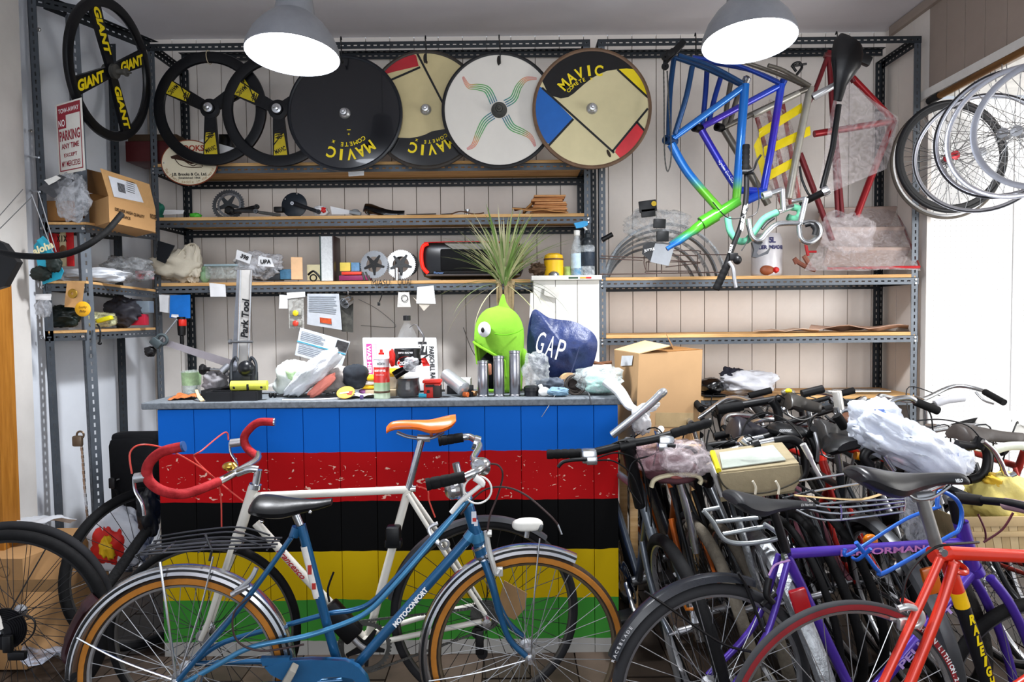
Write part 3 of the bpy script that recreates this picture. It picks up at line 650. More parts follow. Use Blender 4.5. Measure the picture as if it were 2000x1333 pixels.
# handlebar tape-black curved tube and a dangling wheel at the far left
build('tyre', MB().tube(spl([P(-20, 489, 2.25), P(40, 500, 2.2), P(110, 500, 2.2), P(160, 485, 2.24), P(205, 455, 2.3), P(238, 418, 2.36)], 6), .0105, 10), RUB, None, 'curved black tyre edge sweeping in from the left picture edge', 'tyre')
mb = MB()
for a, b in (((-8, 455), (62, 385)), ((-8, 430), (45, 370)), ((62, 380), (103, 492)), ((75, 375), (110, 492)), ((-5, 480), (0, 465))): mb.tube([P(*a, 2.25), P(*b, 2.25)], .0016, 4)
build('wire_spokes', mb, SPK, None, 'bare steel spokes dangling before the near left post', 'spokes', kind='stuff')
# ---------------------------------------------------------------- hanging frames (each defined by its joints as the photo shows them)
def tubes(t, name, m, segs, d0):
    mb = MB()
    for s_ in segs:
        pts, r = s_[0], s_[1]; q = [P(p[0], p[1], d0 + (p[2] if len(p) > 2 else 0)) for p in pts]
        mb.tube(spl(q, 5) if len(q) > 2 else q, r if isinstance(r, list) else r * 1.22, 10)
    return build(name, mb, m, t)
def gradm(y0, c0, y1, c1, d, soft=None):
    z0, z1 = zp(1400, y1, d), zp(1400, y0, d)
    return ramp_z([(z0 - .3, c1), (z0, c1), (z1, c0), (z1 + .5, c0)], .22, metal=.25, coat=.4)
d = 3.45; blg = gradm(345, '1b74d0', 372, '5fae2e', d)
t = thing('frameset', 'blue to green fading bicycle frame hanging frontmost on a hook', 'bicycle frame', P(1380, 300, d), 'painted frames hanging from the top rail')
f1 = tubes(t, 'main_tubes', blg, [([(1455, 165), (1447, 270), (1438, 392)], .018), ([(1452, 170), (1312, 272)], .014), ([(1311, 282), (1345, 340), (1410, 415)], .018)], d)
gn = gradm(450, '4fae2a', 475, '1c5fae', d)
tubes(t, 'head_tube', gn, [([(1398, 420), (1442, 392)], .022)], d)
tubes(t, 'fork', gn, [([(1398, 420), (1370, 437)], .029), ([(1375, 434), (1340, 462), (1302, 487)], [.026]*4+[.019]*4+[.012]*3), ([(1375, 434, .08), (1345, 455, .09), (1310, 480, .09)], .016)], d)
bt = mat('14406e', .3, .3, .1); 
tubes(t, 'seat_stays', bt, [([(1450, 168, .03), (1380, 135, .06), (1316, 112, .07)], .009), ([(1450, 162, -.03), (1390, 130, -.05), (1325, 108, -.06)], .009)], d)
tubes(t, 'chainstays', bt, [([(1306, 275, .03), (1308, 190, .05), (1316, 115, .07)], .011), ([(1318, 262, -.03), (1340, 190, -.05), (1352, 130, -.06)], .011)], d)
build('bottom_bracket', MB().lathe(P(1309, 275, d), V((.8, .6, 0)), [(.012, -.035), (.023, -.035), (.023, .035), (.012, .035)], 20, loop=True), mat('10345e', .3, .3), t)
build('seat_clamp', MB().lathe(P(1456, 160, d), V((.25, -.5, .8)), [(.012, -.02), (.02, -.02), (.02, .022), (.012, .022)], 20, loop=True), CH, t)
build('dropout', MB().box(P(1318, 100, d), (.03, .05, .12), ux=V((.7, 0, -.7)), uy=UY), BLK, t)
# chain hanging
def chain(name, pts, lab, n=None, m=STEEL, s=.011):
    q = spl(pts, 8); mb = MB(); L_ = sum((q[i + 1] - q[i]).length for i in range(len(q) - 1)); acc = 0; nx = 0; i_ = 0
    for i in range(len(q) - 1):
        seg = (q[i + 1] - q[i]); l = seg.length
        while nx < acc + l:
            p = q[i] + seg * ((nx - acc) / l); i_ += 1
            mb.box(p, (s * .95, .0025 if i_ % 2 else .006, s * .55), ux=seg.normalized(), uy=UY); nx += s
        acc += l
    return build(name, mb, m, None, lab, 'chain')
chain('bicycle_chain', [P(1296, 130, 3.4), P(1297, 200, 3.4), P(1298, 300, 3.4), P(1304, 335, 3.4), P(1311, 300, 3.4), P(1306, 200, 3.4), P(1303, 140, 3.4)], 'dark bicycle chain looped down from the top rail', m=DIRT)
t = thing('rear_derailleur', 'black rear derailleur holding the hanging chain at the top rail', 'derailleur', P(1300, 115, 3.4))
build('body', MB().box(P(1308, 105, 3.4), (.05, .03, .03), ux=V((.8, 0, .6)), uy=UY, bev=.006), BLK, t)
build('cage', MB().box(P(1299, 122, 3.39), (.02, .008, .07), bev=.003), BLK, t)
for z in (112, 130): build('jockey_wheel', MB().lathe(P(1299, z, 3.38), UY, [(.004, -.004), (.018, -.004), (.018, .004), (.004, .004)], 12, loop=True), BLK, t)
d = 3.58; bpm = ramp_z([(zp(1400, 420, d), '1d45c4'), (zp(1400, 300, d), '2b2fc0'), (zp(1400, 230, d), '4b2bb8'), (zp(1400, 165, d), '1c54d8')], .22, metal=.25, coat=.4)
t = thing('frameset', 'blue and violet bicycle frame with pale lettering, hanging second', 'bicycle frame', P(1450, 300, d), 'painted frames hanging from the top rail')
tubes(t, 'main_tubes', bpm, [([(1526, 165), (1506, 290), (1490, 376)], .016), ([(1522, 168), (1372, 248)], .014), ([(1370, 255), (1408, 320), (1445, 378)], .016), ([(1446, 372), (1492, 374)], .016)], d)
bt2 = mat('1a3c9a', .3, .3, .1)
tubes(t, 'stays', bt2, [([(1520, 160, .03), (1460, 136, .05), (1360, 118, .06)], .009), ([(1522, 163, -.03), (1440, 128, -.04), (1352, 112, -.05)], .009), ([(1372, 245), (1378, 180), (1381, 132)], .011), ([(1384, 240), (1396, 190), (1408, 150)], .011)], d)
tubes(t, 'head_tube', mat('2250c8', .25, .3, .08), [([(1458, 392), (1496, 374)], .019)], d)
build('bottom_bracket', MB().lathe(P(1364, 251, d), V((.8, .6, 0)), [(.012, -.035), (.022, -.035), (.022, .035), (.012, .035)], 20, loop=True), BLK, t)
build('seat_clamp', MB().lathe(P(1528, 163, d), V((.25, -.5, .8)), [(.011, -.02), (.019, -.02), (.019, .02), (.011, .02)], 20, loop=True), mat('1a3c9a', .3, .3), t)
dv = (P(1438, 364, d) - P(1404, 311, d)).normalized(); build('lettering', MB().text('Cycles EVASION', P(1421, 338, d - .018), dv, V((0, -1, 0)).cross(dv) * -1 if V((0, -1, 0)).cross(dv).z < 0 else V((0, -1, 0)).cross(dv), .016, .03, 0, .155), WTX, t, flat=True)
d = 3.68; gy = mat('6c675f', .35, .5, .15); 
t = thing('frameset', 'bare pale grey bicycle frame hanging third, beside the yellow tape', 'bicycle frame', P(1500, 300, d), 'painted frames hanging from the top rail')
tubes(t, 'main_tubes', mat('a9a69c', .35, .3, .15), [([(1583, 170), (1560, 280), (1540, 388)], .016), ([(1560, 182), (1470, 225)], .014)], d)
tubes(t, 'down_tube', gy, [([(1415, 255), (1460, 330), (1500, 400)], .016)], d)
tubes(t, 'stays', gy, [([(1580, 172, .03), (1520, 145, .05), (1420, 110, .06)], .009), ([(1582, 168, -.03), (1530, 138, -.04), (1500, 128, -.05)], .009), ([(1414, 250), (1422, 190), (1430, 148)], .011), ([(1424, 246), (1440, 190), (1460, 150)], .011)], d)
tubes(t, 'top_tube', gy, [([(1412, 250), (1540, 190), (1575, 175)], .012)], d)
build('bottom_bracket', MB().lathe(P(1408, 250, d), V((.8, .6, 0)), [(.012, -.035), (.022, -.035), (.022, .035), (.012, .035)], 20, loop=True), BLK, t)
build('brake_caliper', MB().tube(spl([P(1555, 140, 3.6), P(1548, 128, 3.6), P(1560, 122, 3.6), P(1566, 132, 3.6), P(1556, 146, 3.6)], 5), .007, 8).tube([P(1545, 130, 3.6), P(1575, 125, 3.6)], .006, 8), BLK, t)
# red frame in cling film
d = 3.72; rd = mat('8d1a20', .3, .2, .1)
t = thing('frameset', 'dark red bicycle frame wrapped in cling film, hanging rightmost', 'bicycle frame', P(1650, 250, d), 'painted frames hanging from the top rail')
tubes(t, 'main_tubes', rd, [([(1663, 150), (1745, 236)], .014), ([(1745, 236), (1700, 350), (1672, 424)], .015), ([(1745, 237), (1590, 262)], .015)], d)
tubes(t, 'stays', mat('6d2026', .35, .2, .1), [([(1618, 110), (1625, 220), (1636, 425)], .010), ([(1625, 110), (1632, 250), (1645, 425)], .010), ([(1620, 100), (1590, 180), (1568, 220)], .010), ([(1562, 300), (1600, 400), (1625, 470)], .013)], d)
tubes(t, 'fork', mat('5c2327', .4, .2, .1), [([(1610, 108), (1640, 118), (1668, 160)], .013)], d)
cfm = film('ded4d6', .17, .12, 34)
mb = MB().sheet(P(1640, 150, d - .03), P(1758, 232, d - .03), P(1732, 330, d - .035), P(1590, 390, d - .04), 14, 14, .03, 3, fr=2)
build('cling_film', mb, cfm, t)
mb = MB().bag(P(1655, 455, d - .03), (.135, .05, .10), 5, .35, 2.4); build('cling_film', mb, film('e0d8da', .2, .1, 30), t)
# wrapped pink tubes bundle with yellow tape
t = thing('wrapped_parcel', 'frame parcel in clear plastic bound with three yellow tape bands', 'parcel', P(1510, 280, 3.76))
mb = MB()
for (a, b) in (((1478, 230), (1530, 410)), ((1500, 215), (1545, 400)), ((1528, 200), (1560, 390))): mb.tube([P(*a, 3.76), P(*b, 3.74)], .012, 8)
build('tube', mb, mat('a3504e', .5, 0, .1), t)
build('plastic_wrap', MB().bag(P(1520, 300, 3.74), (.095, .03, .27), 8, .2, 2, ux=V((.97, 0, .2))), film('e6d6d2', .28, .12, 26), t)
for (x0_, y0_, x1_, y1_) in ((1482, 262, 1566, 210), (1492, 296, 1582, 255), (1500, 344, 1548, 318)):
    mb = MB().sheet(P(x0_, y0_ - 9, 3.685), P(x1_, y1_ - 9, 3.685), P(x1_ + 1, y1_ + 9, 3.685), P(x0_ + 1, y0_ + 9, 3.685), 8, 3, .006, x0_, th=.003)
    build('yellow_tape', mb, mat('e8cf10', .4, 0, .12, 12), t)
build('yellow_tape', MB().sheet(P(1472, 285, 3.70), P(1484, 262, 3.69), P(1500, 350, 3.69), P(1492, 362, 3.70), 6, 3, .006, 4, th=.003), mat('e8cf10', .4, 0, .12, 12), t)
# hooks for frames
for x, lab in ((1356, 'first and second'), (1630, 'wrapped red')):
    hook(P(x, 112, 3.62), V((P(x, 80, 3.8).x, 3.79, TOPZ + .004)), 'black hook holding the %s frame from the top rail' % lab)
# black saddle with seatpost, hanging nose down
def saddle(root_or_none, pts_top, width, m, label=None, cat='saddle', name='saddle', parent=None, th=.03, up=None, prof=None):
    """pts_top: spine from the rear edge to the nose (world), width at rear"""
    sp = spl(pts_top, 6); n = len(sp); ax = (sp[-1] - sp[0]).normalized(); u = V(up or (0, 0, 1)); lat = ax.cross(u).normalized(); u = lat.cross(ax).normalized(); mb = MB(); o = 0; K = 12; vs = []; fs = []
    for i, p in enumerate(sp):
        t_ = i / (n - 1)
        w = width / 2 * (min(1, (t_ / .12) ** .5 if t_ < .12 else 1)) * (1 if t_ < .22 else (1 - .78 * min(1, ((t_ - .22) / .38)) ** .85 if t_ < .6 else .22 + .04 * (1 - t_)))
        if t_ > .95: w *= .7
        h = th * (.55 + .45 * (1 - t_)) * (.5 if t_ < .02 else 1)
        for j in range(K):
            a = 2 * pi * j / K; cx, cy = cos(a), sin(a)
            vs.append(p + lat * cx * max(w, .012) + u * (cy * h * (.45 if cy > 0 else .75) - h * .9 * (cx * cx) * .8))
    for i in range(n - 1):
        for j in range(K): fs.append((i * K + j, i * K + (j + 1) % K, (i + 1) * K + (j + 1) % K, (i + 1) * K + j))
    fs.append(tuple(reversed(range(K)))); fs.append(tuple((n - 1) * K + j for j in range(K)))
    mb.add(vs, fs); c_ = sp[n // 2]
    sd = build(name, mb, m, parent, label, cat if parent is None else None)
    rl = MB()
    for s_ in (-1, 1):
        rl.tube(spl([sp[int(n * .12)] + lat * s_ * .028 - u * th * .5, sp[int(n * .3)] + lat * s_ * .024 - u * (th + .022), sp[int(n * .6)] + lat * s_ * .02 - u * (th + .022), sp[int(n * .92)] + lat * s_ * .006 - u * th * .45], 4), .0035, 6)
    build('rails', rl, CH, sd); return sd
t = thing('seatpost', 'black seatpost with black saddle hanging nose-down among the frames', 'saddle', P(1640, 250, 3.3))
sd = MB()
build('post', MB().tube([P(1638, 205, 3.3), P(1626, 290, 3.3), P(1606, 368, 3.3)], .0135, 12), BLK, t)
spine = [P(1664, 80, 3.2), P(1648, 100, 3.2), P(1646, 145, 3.22), P(1638, 178, 3.24), P(1632, 198, 3.25)]
vs = MB(); pr = [(1662, 78, 24), (1656, 88, 29), (1655, 105, 31), (1652, 125, 29), (1646, 145, 20), (1641, 165, 13), (1638, 185, 10), (1636, 197, 8)]
q = [P(x, y, 3.22) for x, y, w in pr]; vs.tube(q, [w * 3.22 / F for x, y, w in pr], 16, flat=.42, up=(0, 1, 0)); build('saddle', vs, BLKG, t)
build('rail', MB().tube(spl([P(1672, 105, 3.26), P(1676, 130, 3.28), P(1665, 150, 3.28), P(1645, 165, 3.26)], 5), .0035, 6), CH, t)
build('cross_stem', MB().tube([P(1588, 190, 3.34), P(1640, 160, 3.34)], .014, 12), BLK, t)
build('clamp', MB().tube([P(1588, 190, 3.34), P(1628, 168, 3.3), P(1650, 150, 3.3)], [.02, .014, .012], 10), ALU, t)
build('reflector', MB().box(P(1690, 118, 3.3), (.05, .03, .045), ux=V((.9, 0, -.4)), uy=UY, bev=.005), BLK, t)
# black fork with steerer, lower right of seatpost
t = thing('bicycle_fork', 'black fork crown with steel steerer beneath the hanging seatpost', 'fork', P(1590, 380, 3.3))
build('steerer', MB().tube([P(1564, 398, 3.4), P(1612, 374, 3.3)], .017, 14), BLK, t)
build('collar', MB().lathe(P(1612, 374, 3.29), P(1625, 367, 3.28) - P(1600, 380, 3.3), [(.014, -.014), (.024, -.014), (.026, .0), (.024, .016), (.014, .016)], 20, loop=True), CH, t)
build('blade', MB().tube(spl([P(1562, 325, 3.42), P(1566, 350, 3.42), P(1578, 378, 3.4), P(1590, 390, 3.4)], 5), [.006] * 16, 8), BLK, t)
# grey headset tube joining
# MTB bar hung vertically with grips and lever
d = 3.2; t = thing('handlebar', 'black flat handlebar with white lettering and rubber grips, hanging upright', 'handlebar', P(1440, 430, d))
bar = [(1457, 285), (1458, 350), (1456, 395), (1447, 440), (1432, 480), (1413, 530), (1400, 562)]
build('bar', MB().tube(spl([P(x, y, d) for x, y in bar], 6), .0125, 12), BLK, t)
def grip(root, a, b, d=None, r=.0165, m=None, n=5):
    a = P(*a, d) if d else a; b = P(*b, d) if d else b; pts = []; rr = []
    for i in range(n * 4 + 1): pts.append(a.lerp(b, i / (n * 4))); rr.append(r * (1.0 if i % 4 else .9))
    return build('grip', MB().tube(pts, rr, 12), m or RUB, root)
grip(t, (1457, 283), (1456, 332), d, .0175); grip(t, (1420, 518), (1398, 566), d, .0185)
build('brake_lever', MB().tube(spl([P(1458, 336, d - .03), P(1472, 330, d - .04), P(1478, 315, d - .05), P(1486, 303, d - .05)], 5), .005, 8).tube([P(1450, 336, d - .01), P(1472, 336, d - .03)], .012, 8), BLK, t)
build('brake_lever', MB().tube(spl([P(1424, 512, d - .02), P(1432, 525, d - .04), P(1434, 545, d - .05), P(1437, 562, d - .05)], 5), [.008] * 6 + [.009] * 10, 8), ALU, t)
build('shifter', MB().ell(P(1440, 508, d - .02), (.02, .022, .022)).box(P(1432, 502, d - .015), (.04, .03, .035), bev=.006), BLK, t)
mb = MB()
dv = (P(1452, 432, d) - P(1458, 398, d)).normalized()
mb.text('SLR', P(1452, 424, d - .0135), -dv, V((0, -1, 0)).cross(-dv), .016, .05, .1, .13); build('lettering', mb, WTX, t, flat=True)
dv = (P(1424, 495, d) - P(1429, 478, d)).normalized(); build('lettering', MB().text('ROGUE', P(1427, 486, d - .0135), -dv, V((0, -1, 0)).cross(-dv), .012, .03, 0, .04), WTX, t, flat=True)
for cc in ([(1472, 338), (1482, 380), (1478, 415), (1460, 425)], [(1392, 395), (1420, 425), (1450, 424), (1462, 405)], [(1458, 440), (1462, 465), (1448, 490)]):
    build('cable', MB().tube(spl([P(x, y, d - .03) for x, y in cc], 6), .0025, 6), BLK, t)
# green taped drop bar
d = 3.3; GT = mat('5da888', .55, 0, .15, 30, .3); t = thing('handlebar', 'drop handlebar wrapped in sea-green tape, hanging below the frames', 'handlebar', P(1490, 440, d))
build('bar_tape', MB().tube(spl([P(x, y, d) for x, y in ((1421, 425), (1426, 452), (1440, 470), (1458, 470), (1474, 452), (1492, 428), (1518, 415))], 6), .0165, 12), GT, t)
build('bar_tape', MB().tube(spl([P(x, y, d + .1) for x, y in ((1545, 405), (1560, 408), (1562, 420), (1552, 428), (1538, 424))], 6), .0165, 12), GT, t)
build('bar', MB().tube([P(1518, 415, d), P(1535, 408, d + .04), P(1548, 404, d + .1)], .0135, 12), CH, t)
build('stem', MB().tube([P(1530, 412, d), P(1528, 370, d)], .014, 12).tube([P(1528, 370, d), P(1495, 382, d)], .012, 12), CH, t)
build('stem_clamp', MB().lathe(P(1497, 381, d), V((1, 0, .3)), [(.012, -.02), (.019, -.02), (.019, .02), (.012, .02)], 16, loop=True), ALU, t)
# silver drop bar
t = thing('handlebar', 'bare silver drop handlebar with black brake hood, hung lowest', 'handlebar', P(1540, 450, 3.25)); d = 3.25
build('bar', MB().tube(spl([P(x, y, d) for x, y in ((1461, 428), (1466, 455), (1474, 468), (1486, 468), (1500, 452), (1520, 438), (1560, 436), (1590, 435), (1601, 445), (1598, 462), (1580, 474), (1564, 466), (1560, 440))], 7), .0125, 12), CH, t)
build('stem', MB().tube([P(1562, 440, d), P(1574, 388, d)], .013, 12).tube([P(1574, 388, d), P(1548, 394, d + .05)], .011, 10), CH, t)
build('brake_hood', MB().tube(spl([P(1572, 440, d - .03), P(1585, 438, d - .04), P(1594, 448, d - .05), P(1592, 460, d - .05)], 5), [.012] * 6 + [.016] * 10, 10), BLK, t)
build('brake_hood', MB().prism([P(1469, 474, d), P(1490, 473, d), P(1478, 494, d), P(1482, 499, d), P(1500, 490, d), P(1506, 483, d), P(1500, 496, d), P(1478, 504, d), P(1470, 502, d), P(1473, 488, d)], UY, .02), mat('3a3b3e', .4), t)
build('brake_lever', MB().tube(spl([P(1488, 448, d), P(1498, 436, d), P(1512, 426, d)], 5), .007, 8), BLK, t)

one_ = MB().prism([P(-12, 468, 2.5), P(6, 475, 2.5), P(34, 512, 2.5), P(8, 560, 2.5), P(-12, 566, 2.5)], UY, .03)
build('pedal', one_, BLK, None, 'black plastic part hanging at the very left picture edge', 'pedal', flat=True)
# ---------------------------------------------------------------- things on the shelves
def one(name, mb, m, label, cat, group=None, **k): return build(name, mb, m, None, label, cat, group, **k)
def cbox(x0, y0, x1, y1, d, dep, m, name, label, cat, parent=None, bev=.002, rot=0, group=None):
    """box whose front face fills the given pixels at depth d"""
    a, b = P(x0, y1, d), P(x1, y0, d); w, h = b.x - a.x, b.z - a.z; c = V(((a.x + b.x) / 2, d + dep / 2, (a.z + b.z) / 2))
    mb = MB().box(c, (w, dep, h), ux=V((cos(rot), sin(rot), 0)), uy=V((-sin(rot), cos(rot), 0)), bev=bev)
    return build(name, mb, m, parent, label, cat, group)
def rest(mb, z):
    """drop the mesh so it stands on height z"""
    lo = min(p.z for p in mb.v); dz = V((0, 0, z - lo)); mb.v = [p + dz for p in mb.v]; return mb
def papers(name, corners, d, label, cat='paper', m=None, lines=None, amp=.004, parent=None, th=.0008):
    q = [P(x, y, d) for x, y in corners]; return build(name, MB().sheet(*q, 6, 6, amp, hash(name) % 9 + corners[0][0], th, 2), m or PAPER, parent, label, cat if parent is None else None)
def cyl(c, r, h, n=24, ax=(0, 0, 1), b=.003): return MB().lathe(c, ax, [(.001, 0), (r - b, 0), (r, b), (r, h - b), (r - b, h), (.001, h)], n)
# top shelf A
cbox(246, 275, 350, 316, 3.86, .2, mat('4e1a1c', .5), 'case', 'dark red case lying on the top shelf behind the three-spoke wheel', 'case')
cbox(250, 262, 345, 276, 3.87, .18, mat('4a3a2c', .7), 'box', 'flat brown box on top of the dark red case', 'box')
papers('paper_sheet', [(358, 300), (430, 316), (460, 290), (395, 272)], 3.84, 'crumpled white paper behind the three-spoke wheel on the top shelf')
cbox(428, 262, 452, 300, 3.88, .08, BLKG, 'box', 'small black box standing behind the left three-spoke wheel', 'box')
t = thing('hanging_sign', 'oval cream sign with a bicycle saddle drawing, hung under the top shelf', 'sign', P(370, 318, 3.765))
cS = P(370, 318, 3.765); kx = 3.765 / F
def oval(rx, ry, off, th=.003):
    return MB().prism([cS + V((cos(2 * pi * i / 56) * rx * kx, off, sin(2 * pi * i / 56) * ry * kx)) for i in range(56)], (0, 1, 0), th)
build('rim', oval(55, 44, 0, .005), mat('7d3b22', .5), t, flat=True); build('plate', oval(53, 42, -.001, .004), mat('dcd3ba', .45, 0, .04), t, flat=True)
mb = MB(); mb.text('BROOKS', cS + V((0, -.002, 28 * kx)), UX, UZ, 11 * kx, .03); build('lettering', mb, mat('a23a26', .5), t, flat=True)
mb = MB(); mb.text('J.B. Brooks & Co. Ltd.', cS + V((0, -.002, -22 * kx)), UX, UZ, 5.5 * kx, .03, 0, 68 * kx); mb.text('Established 1866', cS + V((0, -.002, -29 * kx)), UX, UZ, 4 * kx, .02, 0, 42 * kx); build('lettering', mb, DARKTX, t, flat=True)
mb = MB()
for i, ch in enumerate('The finest saddle in the world'):
    a = radians(200 + i * 140 / 29); p = cS + V((cos(a) * 48 * kx, -.002, sin(a) * 37 * kx)); tg = V((-sin(a) * 48, 0, cos(a) * 37)).normalized()
    if ch != ' ': mb.text(ch, p, tg, V((0, -1, 0)).cross(tg) * 1 if V((0, -1, 0)).cross(tg).dot(V((cos(a), 0, sin(a)))) < 0 else -V((0, -1, 0)).cross(tg), 6 * kx, .0)
build('lettering', mb, mat('a98a62', .5), t, flat=True)
mb = MB().prism([cS + V((x * kx, -.0015, y * kx)) for x, y in ((-36, 12), (-20, 17), (0, 15), (22, 8), (28, 2), (4, -3), (-14, 4), (-34, 8))], (0, -1, 0), .0006); build('saddle_drawing', mb, mat('3a2116', .5), t, flat=True)
mb = MB()
for p_ in ([(-28, 8), (-18, -4), (0, -9), (24, -9)], [(-10, 4), (6, -6), (16, -3), (28, -2)], [(20, 6), (26, -8)]): mb.tube(spl([cS + V((x * kx, -.002, y * kx)) for x, y in p_], 5), .0022, 5)
build('frame_drawing', mb, mat('3a2116', .5), t)
for s_ in (-1, 1): build('screw', MB().lathe(cS + V((s_ * 49 * kx, -.001, 0)), (0, -1, 0), [(.001, .003), (.004, .002), (.005, 0)], 8), CH, t)
papers('price_tag', [(680, 336), (711, 334), (711, 343), (681, 345)], 3.80, 'small white tag hanging below the glossy black disc wheel', 'tag')
# shelf B
def chainring(c, ax, R, teeth, m, holes=True, root=None, name='chainring', spider=5, spm=None, th=.003, inner=.62):
    c = V(c); u, w, ax = basis(ax); mb = MB(); n = teeth * 4; out = []; inn = []
    for i in range(n):
        a = 2 * pi * i / n; r = R * (1.0 if i % 4 in (1, 2) else .94); out.append(c + (u * cos(a) + w * sin(a)) * r); inn.append(c + (u * cos(a) + w * sin(a)) * R * inner)
    vs = [p + ax * th / 2 for p in out + inn] + [p - ax * th / 2 for p in out + inn]; f = []
    for i in range(n):
        j = (i + 1) % n; f += [(i, j, n + j, n + i), (2 * n + j, 2 * n + i, 3 * n + i, 3 * n + j), (i, 2 * n + i, 2 * n + j, j), (n + j, 3 * n + j, 3 * n + i, n + i)]
    mb.add(vs, f); o = build(name, mb, m, root, flat=True)
    if spider:
        sb = MB()
        for i in range(spider):
            a = 2 * pi * (i + .3) / spider; d_ = u * cos(a) + w * sin(a); tt = ax.cross(d_); sb.prism([c + d_ * R * .1 + tt * R * .16 + ax * .002, c + d_ * R * .75 + tt * R * .06 + ax * .002, c + d_ * R * .75 - tt * R * .06 + ax * .002, c + d_ * R * .1 - tt * R * .16 + ax * .002], ax, .004)
        sb.lathe(c + ax * .001, ax, [(.002, 0), (R * .26, 0), (R * .26, .006), (.002, .006)], 20)
        build('spider', sb, spm or BLK, root, kind='stuff')
    return o
def crank(root, a, b, m, r=.010, sub=True):
    mb = MB().tube([a, a.lerp(b, .5), b], [r * 1.25, r, r * 1.05], 10, flat=.55, up=(0, 1, 0)); mb.lathe(b + V((0, .006, 0)), (0, -1, 0), [(.003, 0), (r * 1.3, 0), (r * 1.3, .014), (.003, .014)], 12, loop=True); return build('crank_arm', mb, m, root)
t = thing('crankset', 'silver triple crankset leaning on the second shelf', 'crankset', P(446, 412, 3.86))
c_ = P(446, 401, 3.88); chainring(c_, V((0, -1, .15)), .092, 38, mat('6d7073', .35, .9), True, t, inner=.75, spm=mat('4a4d50', .4, .8))
chainring(c_ + V((.01, -.01, 0)), V((0, -1, .15)), .07, 30, STEEL, True, t, spider=0, inner=.8); crank(t, P(455, 414, 3.85), P(502, 404, 3.82), BLK); crank(t, P(440, 412, 3.86), P(500, 413, 3.80), mat('5a5d60', .35, .8))
build('bearing', MB().lathe(P(450, 412, 3.84), (0, -1, 0), [(.001, .03), (.015, .03), (.024, .02), (.024, 0), (.001, 0)], 18), BLK, t)
t = thing('crankset', 'black closed-disc crankset with short black crank on the second shelf', 'crankset', P(576, 412, 3.86))
build('chain_guard', MB().lathe(P(575, 401, 3.87), V((0, -1, .1)), [(.001, .004), (.068, .003), (.072, .0), (.068, -.003), (.001, -.004)], 40), mat('20262e', .4, 0, .2), t)
crank(t, P(573, 397, 3.84), P(622, 414, 3.80), mat('1c1d22', .3)); build('axle', MB().lathe(P(572, 398, 3.84), (0, -1, 0), [(.003, .014), (.010, .014), (.010, 0), (.003, 0)], 12, loop=True), CH, t)
build('pedal', MB().box(P(545, 410, 3.82), (.05, .04, .03), bev=.006), BLK, t)
for a in range(3): build('bolt', MB().ell(P(575 + (22, -18, 5)[a], 401 + (4, -12, -22)[a], 3.862), (.004, .003, .004), 8, 6), CH, t)
one('crank_arm', rest(MB().tube([P(505, 412, 3.8), P(548, 418, 3.83)], .009, 8), ZB), DIRT, 'loose dark crank arm lying between the two cranksets', 'crank')
one('packet', rest(MB().bag(P(382, 411, 3.88), (.03, .02, .016), 3), ZB), mat('4fb83a', .4), 'small bright green packet on the second shelf', 'packet')
papers('paper_sheet', [(322, 410), (360, 411), (358, 418), (318, 420)], 3.86, 'white paper strip lying at the left end of the second shelf')
one('cloth', rest(MB().bag(P(309, 403, 3.9), (.03, .03, .045), 8), ZB), mat('2f7a66', .6), 'small teal green cloth beside the carton on the second shelf', 'cloth')
t = thing('packaging_bag', 'white bag with a red print on the second shelf', 'bag', P(628, 410, 3.88))
build('bag_body', rest(MB().bag(P(626, 410, 3.88), (.042, .03, .03), 4), ZB), mat('e2e2e4', .5), t); build('red_print', MB().bag(P(631, 411, 3.86), (.016, .012, .016), 9), RED, t)
papers('paper_sheet', [(645, 403), (682, 411), (686, 419), (648, 419)], 3.86, 'folded white paper between the white bag and the black saddle')
saddle(None, [P(712, 404, 3.85), P(725, 404, 3.85), P(745, 411, 3.85), P(765, 415, 3.85), P(790, 415, 3.85)], .15, BLKG, 'black saddle lying on the second shelf', th=.04)
mb = MB(); one('bottle_clamp', rest(MB().ell(P(694, 413, 3.85), (.026, .02, .02)).tube([P(683, 412, 3.83), P(705, 416, 3.83)], .011, 8), ZB), mat('9aa0a4', .4, .3), 'small clear clip beside the black saddle on the second shelf', 'clip')
for i, (x, l_) in enumerate(((800, 52), (868, 18))): one('steel_rod', rest(MB().tube([P(x - 6, 418, 3.83), P(x + l_, 416, 3.84)], .004, 6), ZB), STEEL, ['long thin steel rod on the second shelf right of the black saddle', 'short steel rod near the bolt head on the second shelf'][i], 'rod')
one('bolt_part', rest(MB().lathe(P(913, 414, 3.84), (0, 0, 1), [(.001, .032), (.014, .032), (.014, .022), (.007, .02), (.007, 0), (.001, 0)], 12), ZB), CH, 'short chrome seat bolt standing on the second shelf', 'bolt')
one('cable', rest(MB().tube(spl([P(880, 417, 3.83), P(900, 411, 3.83), P(925, 416, 3.82), P(945, 414, 3.84)], 6), .004, 6), ZB), mat('5c4436', .6), 'brown cable curling around the chrome bolt on the second shelf', 'cable')
